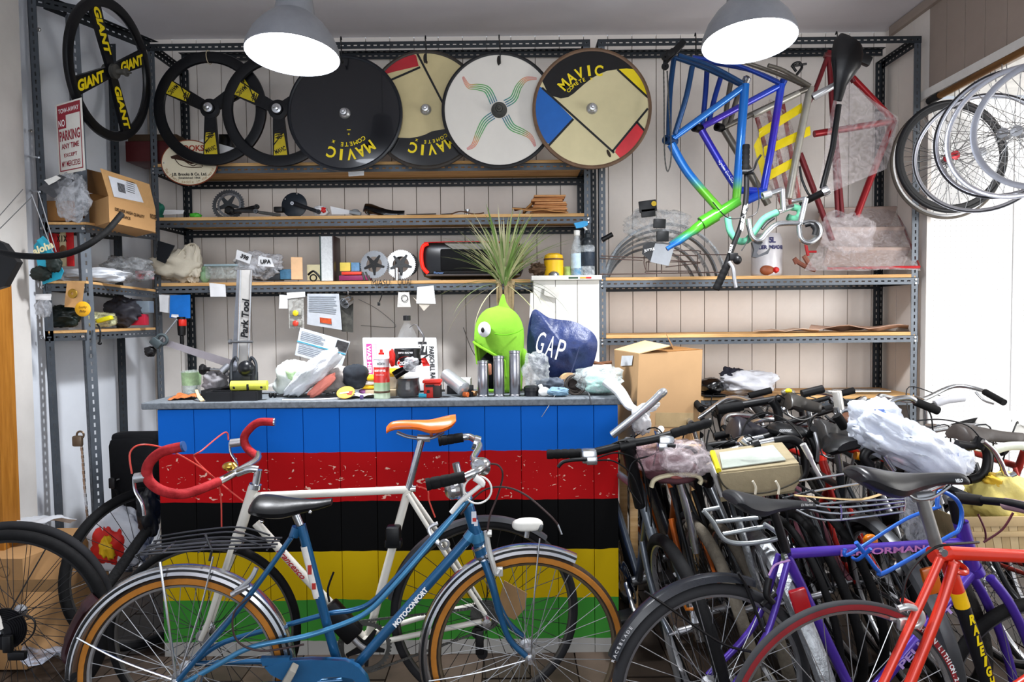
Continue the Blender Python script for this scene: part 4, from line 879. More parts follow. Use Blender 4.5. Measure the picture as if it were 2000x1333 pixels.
# padded envelopes stack
for i in range(9):
    z = ZB + .006 + i * .0125; dx = random.uniform(-.012, .012); c = P(1070, 400, 3.93); c = V((c.x + dx, 3.93 + random.uniform(-.01, .01), z)); w = .19 - .012 * (i > 4)
    lab = ['bottom', 'second', 'third', 'fourth', 'middle', 'sixth', 'seventh', 'next to the top', 'topmost'][i]
    mb = MB().box(c, (w, .14, .011), ux=V((1, random.uniform(-.1, .1), random.uniform(-.03, .03))), uy=UY, bev=.004)
    one('padded_envelope', mb, mat(('c58d5c', 'b97f50', 'd29c6b')[i % 3], .75), 'brown padded envelope, %s of the stack on the second shelf' % lab, 'envelope', 'brown envelopes stacked on the second shelf')
one('padded_envelope', MB().box(P(1030, 404, 3.87) + V((0, 0, -.012)), (.07, .12, .01), ux=V((.5, .1, .5)), uy=UY, bev=.003), CARDD, 'dark brown envelope leaning against the stack of padded envelopes', 'envelope')
one('padded_envelope', rest(MB().sheet(P(1000, 406, 3.80), P(1110, 412, 3.80), P(1090, 400, 4.0), P(1010, 408, 4.0), 8, 4, .02, 6, .006), ZB), mat('b5814f', .8), 'flattened brown envelope under the stack, drooping over the shelf edge', 'envelope')
# shelf C
t = thing('tote_bag', 'crumpled cream cloth bag on the left of the third shelf', 'bag', P(352, 520, 3.88))
build('bag_body', rest(MB().bag(P(348, 528, 3.88), (.13, .09, .085), 2, .4, 1.8), ZCs), mat('c8c0ae', .85, 0, .08, 8, .4), t)
build('bag_handle', MB().tube(spl([P(338, 520, 3.83), P(352, 495, 3.83), P(372, 477, 3.84), P(384, 482, 3.84), P(378, 505, 3.84), P(368, 530, 3.84)], 6), [.012] * 31, 8, flat=.4), mat('d0c8b6', .85, 0, .08, 8, .4), t)
build('bag_flap', MB().bag(P(376, 515, 3.86), (.05, .04, .10), 12, .35), mat('ccc4b2', .85, 0, .08, 8, .4), t)
t = thing('plastic_tub', 'clear plastic tub with pale lid on the third shelf', 'tub', P(445, 535, 3.86))
build('tub', MB().box(P(443, 534, 3.9), (.19, .14, .075), bev=.012), film('cdd6d2', .35), t); build('lid', MB().box(P(443, 520, 3.9), (.20, .15, .012), bev=.005), mat('a8c0c8', .4, alpha=.8), t)
one('can_lid', rest(MB().ell(P(400, 527, 3.9), (.03, .03, .05)), ZCs), mat('8fb38c', .4), 'pale green packet beside the cream cloth bag', 'packet')
t = thing('plastic_bag', 'clear plastic bag of parts marked with black numbers', 'bag', P(500, 510, 3.88))
build('bag_body', rest(MB().bag(P(505, 520, 3.87), (.125, .06, .07), 6, .35), ZCs + .01), film('d6d8de', .45), t)
papers('label', [(463, 488), (492, 498), (488, 516), (460, 506)], 3.80, None, parent=t); build('lettering', MB().text('398', P(478, 502, 3.793), V((.9, 0, -.4)), V((.4, 0, .9)), .022, .04), DARKTX, t)
papers('label', [(505, 500), (530, 505), (536, 522), (503, 520)], 3.80, None, parent=t); build('lettering', MB().text('UPA', P(519, 511, 3.793), UX, UZ, .022, .04), DARKTX, t)
one('bell', rest(MB().lathe(P(466, 510, 3.87), (0, 0, 1), [(.03, 0), (.028, .012), (.015, .024), (.006, .03), (.006, .042), (.001, .043)], 16), zp(466, 512, 3.87)), mat('d9d9d6', .3), 'small white bell-shaped cap on the clear tub', 'cap')
cbox(494, 524, 546, 548, 3.86, .08, mat('22262b', .4, 0, .3, 20, .5), 'pouch', 'shiny black pouch in front of the numbered plastic bag', 'pouch')
cbox(547, 526, 571, 546, 3.87, .07, mat('43708f', .5, 0, .4, 20), 'box', 'small blue picture box beside the shiny black pouch', 'box')
one('notepad', MB().box(P(580, 525, 3.86), (.062, .04, .125), ux=V((1, .3, 0)), uy=V((-.3, 1, 0)), uz=V((0, 0, 1)), bev=.002), mat('e4b98f', .7), 'pad of peach paper standing on the third shelf', 'notepad')
cbox(600, 517, 632, 548, 3.92, .03, mat('d9cfa8', .6), 'card', 'pale card with yellow print behind the black glasses', 'card')
one('glasses', rest(MB().tube(spl([P(602, 535, 3.85), P(612, 528, 3.84), P(622, 536, 3.84), P(628, 546, 3.84)], 5), .006, 6).ring(P(612, 541, 3.84), (0, -1, 0), .018, .004, 16, 6), ZCs), BLK, 'tangled black glasses lying before the pale card', 'glasses')
t = thing('hardback_book', 'tall dark green hardback book standing on the third shelf', 'book', P(645, 547, 3.86))
ba = V((.80, .60, 0)).normalized(); bb = V((-.60, .80, 0)); bc = P(645, 505, 3.9)
hB = zp(645, 458, 3.86) - zp(645, 547, 3.86); bz = V((0, 0, ZCs + hB / 2)); bc = V((bc.x, 3.9, 0)) + bz
build('cover', MB().box(bc - V((.036, 0, 0)), (.006, .15, hB), ux=UX, uy=UY, bev=.001), mat('16302c', .4), t)
build('cover', MB().box(bc + V((.036, 0, 0)), (.006, .15, hB), ux=UX, uy=UY, bev=.001), mat('3a2c2a', .4, 0, .3), t)
build('spine', MB().box(bc + V((0, .076, 0)), (.078, .005, hB), bev=.001), mat('16302c', .4), t)
pgm = mat('c9cbcb', .7, 0, .12, 90); build('page_block', MB().box(bc, (.064, .14, hB - .008)), pgm, t, flat=True)
cbox(664, 513, 684, 530, 3.90, .04, mat('e6cf62', .6), 'box', 'pale yellow box right of the tall book', 'box')
cbox(686, 513, 702, 530, 3.90, .04, mat('6f9bc0', .6, 0, .3, 30), 'box', 'small blue printed box right of the pale yellow box', 'box')
cbox(662, 538, 721, 548, 3.84, .09, mat('7e2452', .5), 'notebook', 'plum coloured notebook lying flat by the tall book', 'notebook')
cbox(667, 531, 706, 537, 3.85, .08, mat('d9402a', .5), 'case', 'flat red case on the plum notebook', 'case')
t = thing('chainring_set', 'grey toothed chainring standing left of the silver one', 'chainring', P(730, 516, 3.84)); chainring(P(731, 517, 3.86), V((-.1, -1, .1)), .081, 44, mat('8d9094', .35, .8), True, t, inner=.55)
t = thing('chainring_set', 'bright silver toothed chainring standing left of the large speaker', 'chainring', P(782, 515, 3.84)); chainring(P(783, 517, 3.89), V((0, -1, .1)), .085, 48, mat('c7cacc', .3, .8), True, t, inner=.55, spm=mat('26282a', .4))
one('tube_offcut', rest(cyl(P(775, 545, 3.83), .011, .075, 14), ZCs), CH, 'short chrome tube standing before the chainrings', 'tube')
one('ring', MB().lathe(P(795, 517, 3.93), (0, -1, 0), [(.05, .01), (.068, .01), (.068, 0), (.05, 0)], 32, loop=True), BLK, 'black plastic ring behind the silver chainring', 'ring')
one('pliers', rest(MB().tube([P(708, 530, 3.82), P(712, 545, 3.82)], .006, 8).tube([P(714, 529, 3.82), P(722, 546, 3.82)], .005, 8), ZCs), DIRT, 'small dark pliers before the grey chainring', 'pliers')
# speaker
t = thing('boombox', 'long black speaker with glowing red end ring behind the plant', 'speaker', P(905, 545, 3.88)); z0 = zp(905, 543, 3.85); z1 = zp(905, 471, 3.85); xa, xb = P(820, 500, 3.85).x, P(1022, 500, 3.85).x
cz_ = (z0 + z1) / 2; hz = (z1 - z0) / 2
ex = [V((x, 3.95, cz_)) for x in (xa, xa + .02, xa + .05, xb - .05, xb - .02, xb)]
build('housing', MB().box(V(((xa + xb) / 2, 3.96, cz_)), (xb - xa, .17, hz * 2), bev=.045), mat('17191c', .25, 0, .1), t)
build('grille', MB().box(V(((xa + xb) / 2 + .02, 3.885, cz_)), (xb - xa - .18, .03, hz * 1.25), bev=.012), mat('0b0c0e', .6, 0, .3, 60), t)
build('top_panel', MB().prism([P(868, 476, 3.868), P(1000, 476, 3.868), P(1000, 488, 3.868), P(885, 487, 3.868)], (0, -1, 0), .003), mat('8f8c84', .4), t, flat=True)
build('red_strip', MB().tube(spl([P(828, 474, 3.866), P(920, 472, 3.864), P(1015, 474, 3.866)], 6), .0025, 6), mat('d3242a', .3), t)
build('end_ring', MB().tube(spl([P(836, 476, 3.875), P(826, 482, 3.868), P(823, 500, 3.866), P(826, 522, 3.868), P(836, 534, 3.875)], 6), [.011] * 25, 10), mat('ff2a1c', .3, emit=.35), t)
build('end_ring', MB().tube(spl([P(1008, 478, 3.872), P(1018, 484, 3.868), P(1020, 500, 3.868), P(1018, 520, 3.868), P(1008, 530, 3.875)], 6), [.007] * 25, 10), mat('7a1a1e', .3), t)
build('bottom_rail', MB().tube([P(832, 538, 3.872), P(1015, 537, 3.872)], .006, 8), mat('55504e', .4), t); build('lettering', MB().text('Pioneer', P(857, 533, 3.862), UX, UZ, .013, .02), mat('5f7fb0', .5), t)
# scribbled words on the shelf edge
mb = MB()
mb.text('MIASU', P(744, 552, 3.79), UX, UZ, .036, 0, .1, .105); mb.text('QUAI', P(790, 551, 3.79), UX, UZ, .036, 0, .1, .075)
one('scribbled_words', mb, DARKTX, 'black scribbled words on the third shelf edge below the chainrings', 'writing')
# on the white cabinet
t = thing('plastic_cup', 'plain yellow plastic cup with brown line on the white cabinet', 'cup', P(1082, 540, 3.66))
k = 3.66 / F; c0 = V((P(1082, 540, 3.66).x, 3.68, kz + .017))
build('cup', MB().lathe(c0, (0, 0, 1), [(.001, 0), (.05, 0), (.052, .02), (.052, .09), (.048, .112), (.03, .122), (.001, .124)], 28), mat('e2b21c', .35), t)
build('band', MB().lathe(c0 + V((0, 0, .085)), (0, 0, 1), [(.0525, 0), (.0535, .002), (.0535, .008), (.0525, .01)], 28, loop=True), mat('6b4a26', .5), t)
one('bicycle_bell', rest(MB().lathe(P(1082, 538, 3.63), (0, 0, 1), [(.03, 0), (.028, .012), (.015, .024), (.001, .028)], 16), kz + .017), CH, 'small domed chrome bell before the yellow cup', 'bell')
one('tin_can', rest(cyl(P(1108, 530, 3.69), .021, .052), kz + .017), mat('8fa35a', .4, 0, .4, 40), 'small green tin between the yellow cup and the spray bottle', 'can')
one('dried_roots', rest(MB().bag(P(1052, 530, 3.68), (.045, .03, .03), 3, .5, 3), kz + .017).tube(spl([P(1060, 520, 3.66), P(1046, 515, 3.66), P(1036, 522, 3.66)], 5), .003, 5), mat('4b3a2c', .8), 'brown tangled scraps beside the yellow cup', 'scraps')
t = thing('spray_bottle', 'clear spray bottle with blue trigger head and blue liquid', 'spray bottle', P(1127, 540, 3.66)); c0 = V((P(1128, 540, 3.66).x, 3.68, kz + .017))
build('bottle', MB().lathe(c0, (0, 0, 1), [(.001, 0), (.032, 0), (.034, .01), (.034, .13), (.028, .165), (.016, .20), (.014, .225), (.001, .226)], 24), film('dfe6ea', .35, .1), t)
build('liquid', MB().lathe(c0 + V((0, 0, .002)), (0, 0, 1), [(.001, 0), (.030, 0), (.031, .09), (.001, .09)], 20), mat('2f9fd0', .2, alpha=.55), t)
build('label', MB().lathe(c0 + V((0, 0, .04)), (0, 0, 1), [(.0345, 0), (.035, .001), (.035, .078), (.0345, .079)], 24, loop=True), mat('b9cfe2', .5, 0, .2, 40), t)
build('collar', cyl(c0 + V((0, 0, .215)), .017, .03, 16), WHT, t)
build('trigger_head', MB().prism([P(1121, 436, 3.66), P(1141, 432, 3.66), P(1148, 433, 3.66), P(1148, 440, 3.66), P(1139, 444, 3.66), P(1126, 446, 3.66)], (0, 1, 0), .03), mat('2c9bd6', .35), t)
build('trigger', MB().tube(spl([P(1140, 443, 3.675), P(1145, 449, 3.675), P(1148, 455, 3.675)], 4), .006, 8), WHT, t)
t = thing('drink_bottle', 'clear sports bottle with black screw cap beside the spray bottle', 'bottle', P(1149, 540, 3.64)); c0 = V((P(1149, 540, 3.64).x, 3.66, kz + .017))
build('bottle', MB().lathe(c0, (0, 0, 1), [(.001, 0), (.036, 0), (.038, .01), (.037, .06), (.034, .08), (.037, .10), (.038, .15), (.034, .165), (.001, .166)], 26), film('d9e0e4', .35, .1), t)
build('print', MB().lathe(c0 + V((0, 0, .05)), (0, 0, 1), [(.0375, 0), (.038, .001), (.038, .075), (.0375, .076)], 24, loop=True), mat('26303c', .5, 0, .5, 50, alpha=.8), t)
build('cap', MB().lathe(c0 + V((0, 0, .162)), (0, 0, 1), [(.001, 0), (.036, 0), (.037, .02), (.028, .035), (.02, .04), (.02, .06), (.012, .066), (.010, .08), (.001, .082)], 24), mat('1d2226', .35), t)
# under the third shelf, hanging
t = thing('shock_absorber', 'bicycle shock with red band hanging in a blue packet', 'shock absorber', P(356, 620, 3.78))
papers('packet', [(332, 577), (372, 576), (372, 622), (331, 621)], 3.77, None, parent=t, m=mat('1d6cc0', .35, 0, .15, 12))
papers('label', [(335, 614), (349, 615), (349, 621), (334, 620)], 3.76, None, parent=t)
build('body', MB().lathe(P(356, 678, 3.765), (0, 0, 1), [(.001, 0), (.008, .0), (.011, .02), (.011, .06), (.02, .066), (.022, .10), (.022, .165), (.001, .166)], 20), BLK, t)
build('red_band', MB().lathe(P(356, 637, 3.765), (0, 0, 1), [(.0225, 0), (.023, .001), (.023, .035), (.0225, .036)], 20, loop=True), mat('d02a1e', .4), t)
build('eyelet', MB().ring(P(356, 676, 3.765), (0, 1, 0), .009, .004, 16, 6), BLK, t)
papers('paper_sheet', [(311, 576), (331, 577), (332, 612), (312, 609)], 3.79, 'blank white slip hanging left of the blue packet')
papers('paper_sheet', [(409, 553), (440, 556), (442, 580), (411, 580)], 3.785, 'white note taped to the third shelf edge above the repair stand', 'note')
for x, yy in ((300, 330), (300, 470)): pass
t = thing('lamp_card', 'hanging card with a yellow and a red round bicycle light', 'light', P(578, 600, 3.78))
papers('card', [(546, 576), (562, 577), (562, 603), (545, 603)], 3.785, None, parent=t); papers('card', [(560, 572), (596, 570), (596, 580), (561, 584)], 3.78, None, parent=t)
papers('packet', [(563, 583), (593, 583), (594, 642), (565, 642)], 3.79, None, parent=t, m=film('cfcfca', .4))
for y, c in ((612, 'e3c92a'), (632, 'd04434')):
    o = build('light_clip', MB().box(P(578, y, 3.775), (.065, .012, .03), bev=.004), mat('8b8a82', .4, .4), t); build('lens', MB().lathe(P(578, y, 3.772), (0, -1, 0), [(.016, 0), (.016, .008), (.01, .012), (.001, .013)], 20), mat(c, .35), o)
# wall papers (on the back wall planks, below the shelf)
def leaflet(corners, d, label, bars=(), m=None, pics=()):
    t = thing('leaflet', label, 'leaflet', P(*corners[0], d)); q = [P(x, y, d) for x, y in corners]
    build('page', MB().sheet(*q, 8, 8, .004, corners[0][0], .0008, 1.5), m or mat('d4d9e0', .5, 0, .06), t)
    a, b, c, e = q
    f = lambda u, v: a.lerp(b, u).lerp(e.lerp(c, u), v) + V((0, -.006, 0))
    mb = MB()
    for (u0, v0, u1, v1) in bars: mb.prism([f(u0, v0), f(u1, v0), f(u1, v1), f(u0, v1)], (0, -1, 0), .0004)
    if bars: build('print_lines', mb, mat('8b929c', .6), t, flat=True, kind='stuff')
    for (u0, v0, u1, v1, col) in pics: build('picture', MB().prism([f(u0, v0), f(u1, v0), f(u1, v1), f(u0, v1)], (0, -1, 0), .0008), mat(col, .5, 0, .5, 40), t, flat=True)
    return t
tb = lambda v0, v1, n, u0=.06, u1=.94: [(u0, v0 + (v1 - v0) * i / n, u1 - .15 * random.random(), v0 + (v1 - v0) * i / n + .4 * (v1 - v0) / n) for i in range(n)]
leaflet([(600, 572), (645, 574), (670, 590), (668, 655)][0:0] or [(600, 574), (662, 574), (668, 645), (600, 634)], 3.80, 'grey printed leaflet with an orange picture hanging under the third shelf', tb(.08, .6, 9), mat('b4b8be', .5), [(.38, .72, .72, .88, 'b4461e')])
leaflet([(636, 574), (690, 580), (690, 650), (668, 648)], 3.83, 'dark photo leaflet hanging behind the printed ones', (), mat('3c3b36', .4, 0, .5, 30))
leaflet([(586, 640), (684, 668), (667, 718), (576, 694)], 3.78, 'white leaflet with a blue line and small photo, hanging tilted', tb(.1, .42, 5, .05, .6) + tb(.58, .9, 5, .05, .85), mat('d5dbe3', .5), [(.0, .47, 1, .51, '3ea6c4'), (.76, .05, .99, .42, '3a3a3c')])
t = thing('steel_mug', 'small steel mug hung by its handle under the third shelf', 'mug', P(681, 590, 3.79))
ax_ = V((-.45, -.8, -.45)).normalized(); build('cup', MB().lathe(P(684, 585, 3.82), ax_, [(.001, 0), (.026, 0), (.028, .004), (.028, .05), (.030, .052), (.027, .052), (.026, .01), (.001, .008)], 24), CH, t)
build('handle', MB().ring(P(680, 571, 3.80), (1, .2, 0), .016, .003, 20, 6), CH, t)
papers('note', [(778, 571), (799, 571), (802, 600), (776, 600)], 3.785, 'small slip with a dark doodle under the third shelf', 'note', m=mat('c9c7c2', .6, 0, .25, 40))
one('doodle_ink', MB().ring(P(790, 583, 3.778), (0, -1, .05), .017, .0018, 20, 5), BLK, 'round ink doodle drawn on the small slip', 'drawing')
papers('note', [(815, 561), (847, 558), (851, 594), (813, 593)], 3.78, 'square white note pinned under the third shelf left of the plant', 'note')
papers('note', [(806, 580), (820, 592), (842, 594), (828, 608)], 3.79, 'beige folded note hanging behind the square white note', 'note', m=mat('c7bfb2', .7))
one('usb_cable', MB().tube(spl([P(747, 571, 3.79), P(745, 580, 3.78), P(741, 590, 3.78)], 5), .003, 6).box(P(740, 594, 3.78), (.014, .008, .02), bev=.002), BLK, 'short black cable with plug dangling under the third shelf', 'cable')
one('cable', MB().tube(spl([P(905, 640, 4.1), P(925, 690, 4.1), P(950, 714, 4.1), P(985, 722, 4.1), P(1020, 700, 4.15)], 8), .0025, 5), mat('5a5650', .6), 'thin grey cable running along the wall behind the green hat', 'cable')
one('coat_hanger', MB().tube(spl([P(700, 585, 4.15), P(735, 603, 4.15), P(770, 632, 4.15), P(765, 640, 4.15), P(705, 636, 4.15)], 5), .0018, 5), SPK, 'thin wire bent against the wall above the laptop', 'wire')
for i, (x, y0_, y1_) in enumerate(((1068, 600, 650),)): papers('note', [(1036, 572), (1041, 573), (1042, 640), (1034, 620)], 3.6, amp=.001, label= 'narrow white label hanging beside the cabinet', cat='label')
papers('note', [(1065, 556), (1093, 563), (1091, 584), (1062, 577)], 3.60, amp=.001, label='white card with faint print stuck on the cabinet front', cat='card', m=mat('cfccc6', .6))
# white cabinet cable
# lower right unit
one('plastic_wrap', rest(MB().sheet(P(1580, 640, 3.85), P(1775, 640, 3.85), P(1770, 640, 4.05), P(1590, 640, 4.05), 10, 5, .03, 9, .004), ZD2), mat('a98a78', .6, 0, .1), 'flattened brown paper wrapping lying on the right middle shelf', 'paper')
one('plastic_wrap', rest(MB().sheet(P(1470, 640, 3.84), P(1600, 640, 3.84), P(1590, 640, 4.0), P(1480, 640, 4.0), 8, 4, .02, 19, .003), ZD2), mat('c4a892', .6, 0, .1), 'thin brown packing paper left of the flattened wrapping', 'paper')
t = thing('shoe', 'black shiny shoe on the bottom right shelf beside the carton', 'shoe', P(1390, 765, 3.85))
build('upper', rest(MB().bag(P(1388, 752, 3.87), (.065, .10, .045), 3, .15, 1.5), ZE2 + .012), BLKG, t); build('sole', MB().box(V((P(1388, 765, 3.87).x, 3.87, ZE2 + .008)), (.12, .18, .014), bev=.006), BLK, t)
one('cloth', rest(MB().bag(P(1432, 730, 3.92), (.065, .06, .05), 5, .4), ZE2 + .04), mat('2b2b35', .8), 'dark navy cloth bundled behind the white carrier bag', 'cloth')
t = thing('carrier_bag', 'crumpled white carrier bag with dark scribbles on the bottom right shelf', 'bag', P(1460, 765, 3.87)); build('bag_body', rest(MB().bag(P(1462, 748, 3.88), (.15, .10, .065), 7, .35, 1.8), ZE2), mat('d5d6dc', .5, 0, .08, 12, .5), t)
mb = MB()
for i in range(6): mb.tube(spl([P(1425 + i * 9, 752 - i * 2, 3.77), P(1433 + i * 8, 746 - i * 2, 3.765), P(1440 + i * 9, 749 - i * 2, 3.77)], 4), .0025, 5)
for i, (x, a, b) in enumerate(((1640, 0, 0), (1660, 6, 1))): one('tube_offcut', rest(MB().tube([P(1600 + i * 25, 770, 3.86 + i * .06), P(1738 - i * 20, 770, 3.9 + i * .07)], .010, 12), ZE2), CH, ['long silver tube lying along the bottom right shelf', 'shorter silver tube behind the long one on the bottom right shelf'][i], 'tube')
# fenders in plastic on the right unit
t = thing('mudguard_bundle', 'bundle of clear mudguards in plastic bags on the right upper shelf', 'mudguards', P(1290, 530, 3.9))
for i in range(5):
    r = .335 - i * .018; c = V((P(1296 - 4 * i, 540, 3.88).x, 3.84 + i * .045, ZC2 - .045 - .012 * i)); cc = c
    build('mudguard', MB().arcsec(cc, (0, -1, 0), (1, 0, 0), [(r, -.024), (r + .012, -.014), (r + .015, 0), (r + .012, .014), (r, .024), (r + .009, .013), (r + .012, 0), (r + .009, -.013)], .16, pi - .16, 44), [film('b9c0c6', .5, .1), mat('9fa3a6', .25, .6), film('8d9398', .5, .1), mat('c2c6ca', .2, .6), film('6b7076', .6, .1)][i], t)
build('plastic_sleeve', MB().bag(P(1285, 440, 3.86), (.17, .08, .085), 5, .3), film('d9dde0', .3, .1), t)
for i, (x0, y0, x1, y1, a) in enumerate(((1248, 392, 1282, 414, -.12), (1252, 408, 1280, 424, -.1), (1276, 428, 1300, 446, .05), (1282, 452, 1306, 472, 0))):
    lb = build('label', MB().box(P((x0 + x1) / 2, (y0 + y1) / 2, 3.74), ((x1 - x0) * .0028, .012, (y1 - y0) * .0028), ux=V((1, 0, -a)), uy=UY, bev=.003), mat('1d1e20', .4), t)
    if i == 0: build('sticker', MB().lathe(P(1277, 398, 3.73), (0, -1, 0), [(.001, .002), (.014, .002), (.014, 0)], 16), mat('d9b72a', .5), t)
build('label', MB().prism([P(1256, 480, 3.76), P(1270, 473, 3.76), P(1282, 474, 3.76), P(1272, 512, 3.76), P(1254, 496, 3.76)], (0, 1, 0), .004), mat('26272a', .4), t, flat=True)
build('label', MB().prism([P(1280, 475, 3.755), P(1318, 480, 3.755), P(1306, 520, 3.755), P(1270, 512, 3.755)], (0, 1, 0), .004), mat('9a9ea4', .4), t, flat=True)
build('lettering', MB().text('JUTTLE', P(1268, 488, 3.75), V((.97, 0, .2)), V((-.2, 0, .97)), .013, .03), WTX, t)
build('rubber_end', MB().tube([P(1176, 469, 3.8), P(1196, 458, 3.8)], .014, 10), BLK, t)
# wire carrier
t = thing('luggage_rack', 'brown wire luggage carrier lying on the right upper shelf', 'rack', P(1270, 530, 3.84)); d = 3.78
mb = MB()
for q in ([(1174, 500), (1260, 504), (1285, 506)], [(1172, 505), (1255, 509)], [(1362, 500), (1270, 498), (1258, 508), (1262, 528), (1275, 534), (1420, 532)], [(1170, 536), (1280, 535)], [(1268, 500), (1266, 530)], [(1292, 498), (1292, 534)], [(1326, 498), (1326, 534)], [(1362, 497), (1362, 533)], [(1368, 514), (1300, 522)], [(1368, 513), (1300, 508)], [(1276, 500), (1280, 492), (1362, 490), (1370, 497), (1420, 498)]):
    o = mb.tube(spl([P(x, y, d + .01) for x, y in q], 4), .0032, 6)
build('wire_frame', mb, mat('5b4a45', .5, .3), t, kind='stuff'); build('wire_frame', MB().tube(spl([P(x, y, 3.95) for x, y in ((1262, 512), (1262, 530), (1362, 530), (1362, 512), (1262, 512))], 1), .0032, 6), mat('5b4a45', .5, .3), t)
# beer keg can
t = thing('mini_keg', 'white beer can with blue lettering and brown chicken picture on the right upper shelf', 'can', P(1497, 536, 3.9)); c0 = V((P(1497, 536, 3.95).x, 3.95, ZC2)); hk_ = .245
build('can', MB().lathe(c0, (0, 0, 1), [(.001, 0), (.075, 0), (.082, .008), (.085, .02), (.085, hk_ - .03), (.078, hk_ - .015), (.074, hk_), (.001, hk_ - .004)], 36), mat('c9c6c8', .35, .1, .08), t)
mb = MB()
for i, ch in enumerate('AUER MBACHER'):
    a = radians(-90 - 52 + i * 9.5)
    if ch != ' ': mb.text(ch, c0 + V((cos(a) * .0865, sin(a) * .0865, .165)), V((-sin(a), cos(a), 0)), UZ, .021, .04)
for i, ch in enumerate('5L'): a = radians(-96 + i * 12); mb.text(ch, c0 + V((cos(a) * .0865, sin(a) * .0865, .205)), V((-sin(a), cos(a), 0)), UZ, .03, .05)
build('lettering', mb, mat('2c2c5c', .5), t, flat=True)
build('picture', MB().ell(c0 + V((-.02, -.072, .035)), (.045, .02, .03)), mat('8a4a2c', .5, 0, .2), t)
build('tap', MB().lathe(c0 + V((.022, -.082, .035)), (0, -1, 0), [(.001, .02), (.01, .02), (.016, .01), (.018, 0)], 14), mat('c2201c', .4), t)
# wrapped red panels right
t = thing('wrapped_parcel', 'red framed panels under stretched cling film on the right upper shelf', 'parcel', P(1690, 525, 3.9))
for i, (xa_, ya_, xb_, yb_, dd_) in enumerate(((1600, 415, 1752, 412, 4.12), (1605, 452, 1760, 452, 4.0), (1612, 490, 1770, 492, 3.9))):
    build('slat', MB().box((P(xa_, ya_, dd_) + P(xb_, yb_, dd_)) / 2 + V((0, 0, -.03)), ((P(xb_, yb_, dd_) - P(xa_, ya_, dd_)).length, .012, .12), ux=P(xb_, yb_, dd_) - P(xa_, ya_, dd_), uy=V((0, .8, .5))), mat('b7a39a', .7), t, flat=True)
build('rail', MB().tube([P(1615, 525, 3.82), P(1796, 522, 3.76)], .008, 8), mat('b3262a', .4), t); build('rail', MB().tube([P(1752, 414, 4.1), P(1796, 522, 3.78)], .006, 8), mat('7c3330', .4), t)
build('rail', MB().tube([P(1598, 414, 4.12), P(1752, 413, 4.12)], .006, 8), mat('6c3330', .4), t)
build('cling_film', MB().sheet(P(1570, 530, 3.79), P(1797, 530, 3.76), P(1757, 412, 4.1), P(1640, 408, 4.08), 14, 12, .02, 12, fr=2), film('ddd3d3', .22, .12, 40), t)
t = thing('red_caliper', 'red brake parts and old brown lugs lying on the right upper shelf', 'bicycle parts', P(1590, 525, 3.85))
build('bracket', MB().tube([P(1574, 478, 3.85), P(1576, 492, 3.85), P(1594, 492, 3.85)], .007, 8).tube([P(1572, 470, 3.85), P(1578, 500, 3.85)], .009, 8), mat('b3262a', .4), t)
build('lug', MB().tube(spl([P(1551, 505, 3.82), P(1558, 512, 3.82), P(1575, 522, 3.82), P(1592, 528, 3.82)], 4), .013, 8).tube([P(1550, 506, 3.82), P(1555, 516, 3.82)], .009, 8), mat('7a4a3c', .6), t); build('lug', MB().tube([P(1570, 500, 3.84), P(1582, 520, 3.84)], .014, 8), mat('8d5a4a', .6), t)
# ---------------------------------------------------------------- left unit things
t = thing('parking_sign', 'red and white tow-away parking sign on the left shelving post', 'sign', P(137, 265, 3.12))
A, B, C_, D_ = P(107, 206, 3.10), P(158, 191, 2.99), P(168, 333, 2.99), P(118, 342, 3.10)
ux_ = (B - A).normalized(); uy_ = (A - D_).normalized(); w_ = (B - A).length; h_ = (A - D_).length; nn_ = ux_.cross(uy_).normalized(); uy_ = nn_.cross(ux_); c_ = (A + B + C_ + D_) / 4
def sp_(u, v, o=0): return c_ + ux_ * u * w_ + uy_ * v * h_ + nn_ * o
MR = mat('8d2030', .45)
build('plate', MB().box(c_, (w_, h_, .002), ux=ux_, uy=uy_, bev=.0008), mat('d8d6cf', .4, 0, .04), t)
for (u0, v0, u1, v1) in ((-.44, .32, .44, .47), (-.44, .14, -.12, .32)): build('red_field', MB().prism([sp_(u0, v0, .0012), sp_(u1, v0, .0012), sp_(u1, v1, .0012), sp_(u0, v1, .0012)], nn_, .0003), MR, t, flat=True)
for (a, b, c, e) in ((-.44, -.46, .44, -.445), (-.44, .46, .44, .475), (-.44, -.46, -.41, .47), (.41, -.46, .44, .47)): build('border', MB().prism([sp_(a, b, .0011), sp_(c, b, .0011), sp_(c, e, .0011), sp_(a, e, .0011)], nn_, .0003), MR, t, flat=True)
build('lettering', MB().text('TOW-AWAY', sp_(0, .39, .0016), ux_, uy_, h_ * .065, .01, 0, w_ * .78).text('NO', sp_(-.28, .22, .0016), ux_, uy_, h_ * .10, .01, 0, w_ * .24), WTX, t, flat=True)
build('lettering', MB().text('PARKING', sp_(0, .04, .0014), ux_, uy_, h_ * .14, .03, 0, w_ * .78).text('ANY TIME', sp_(0, -.11, .0014), ux_, uy_, h_ * .075, .02, 0, w_ * .66).text('EXCEPT', sp_(0, -.24, .0014), ux_, uy_, h_ * .05, .02, 0, w_ * .5).text('MY MERCEDES', sp_(0, -.36, .0014), ux_, uy_, h_ * .08, .01, 0, w_ * .7), MR, t, flat=True)
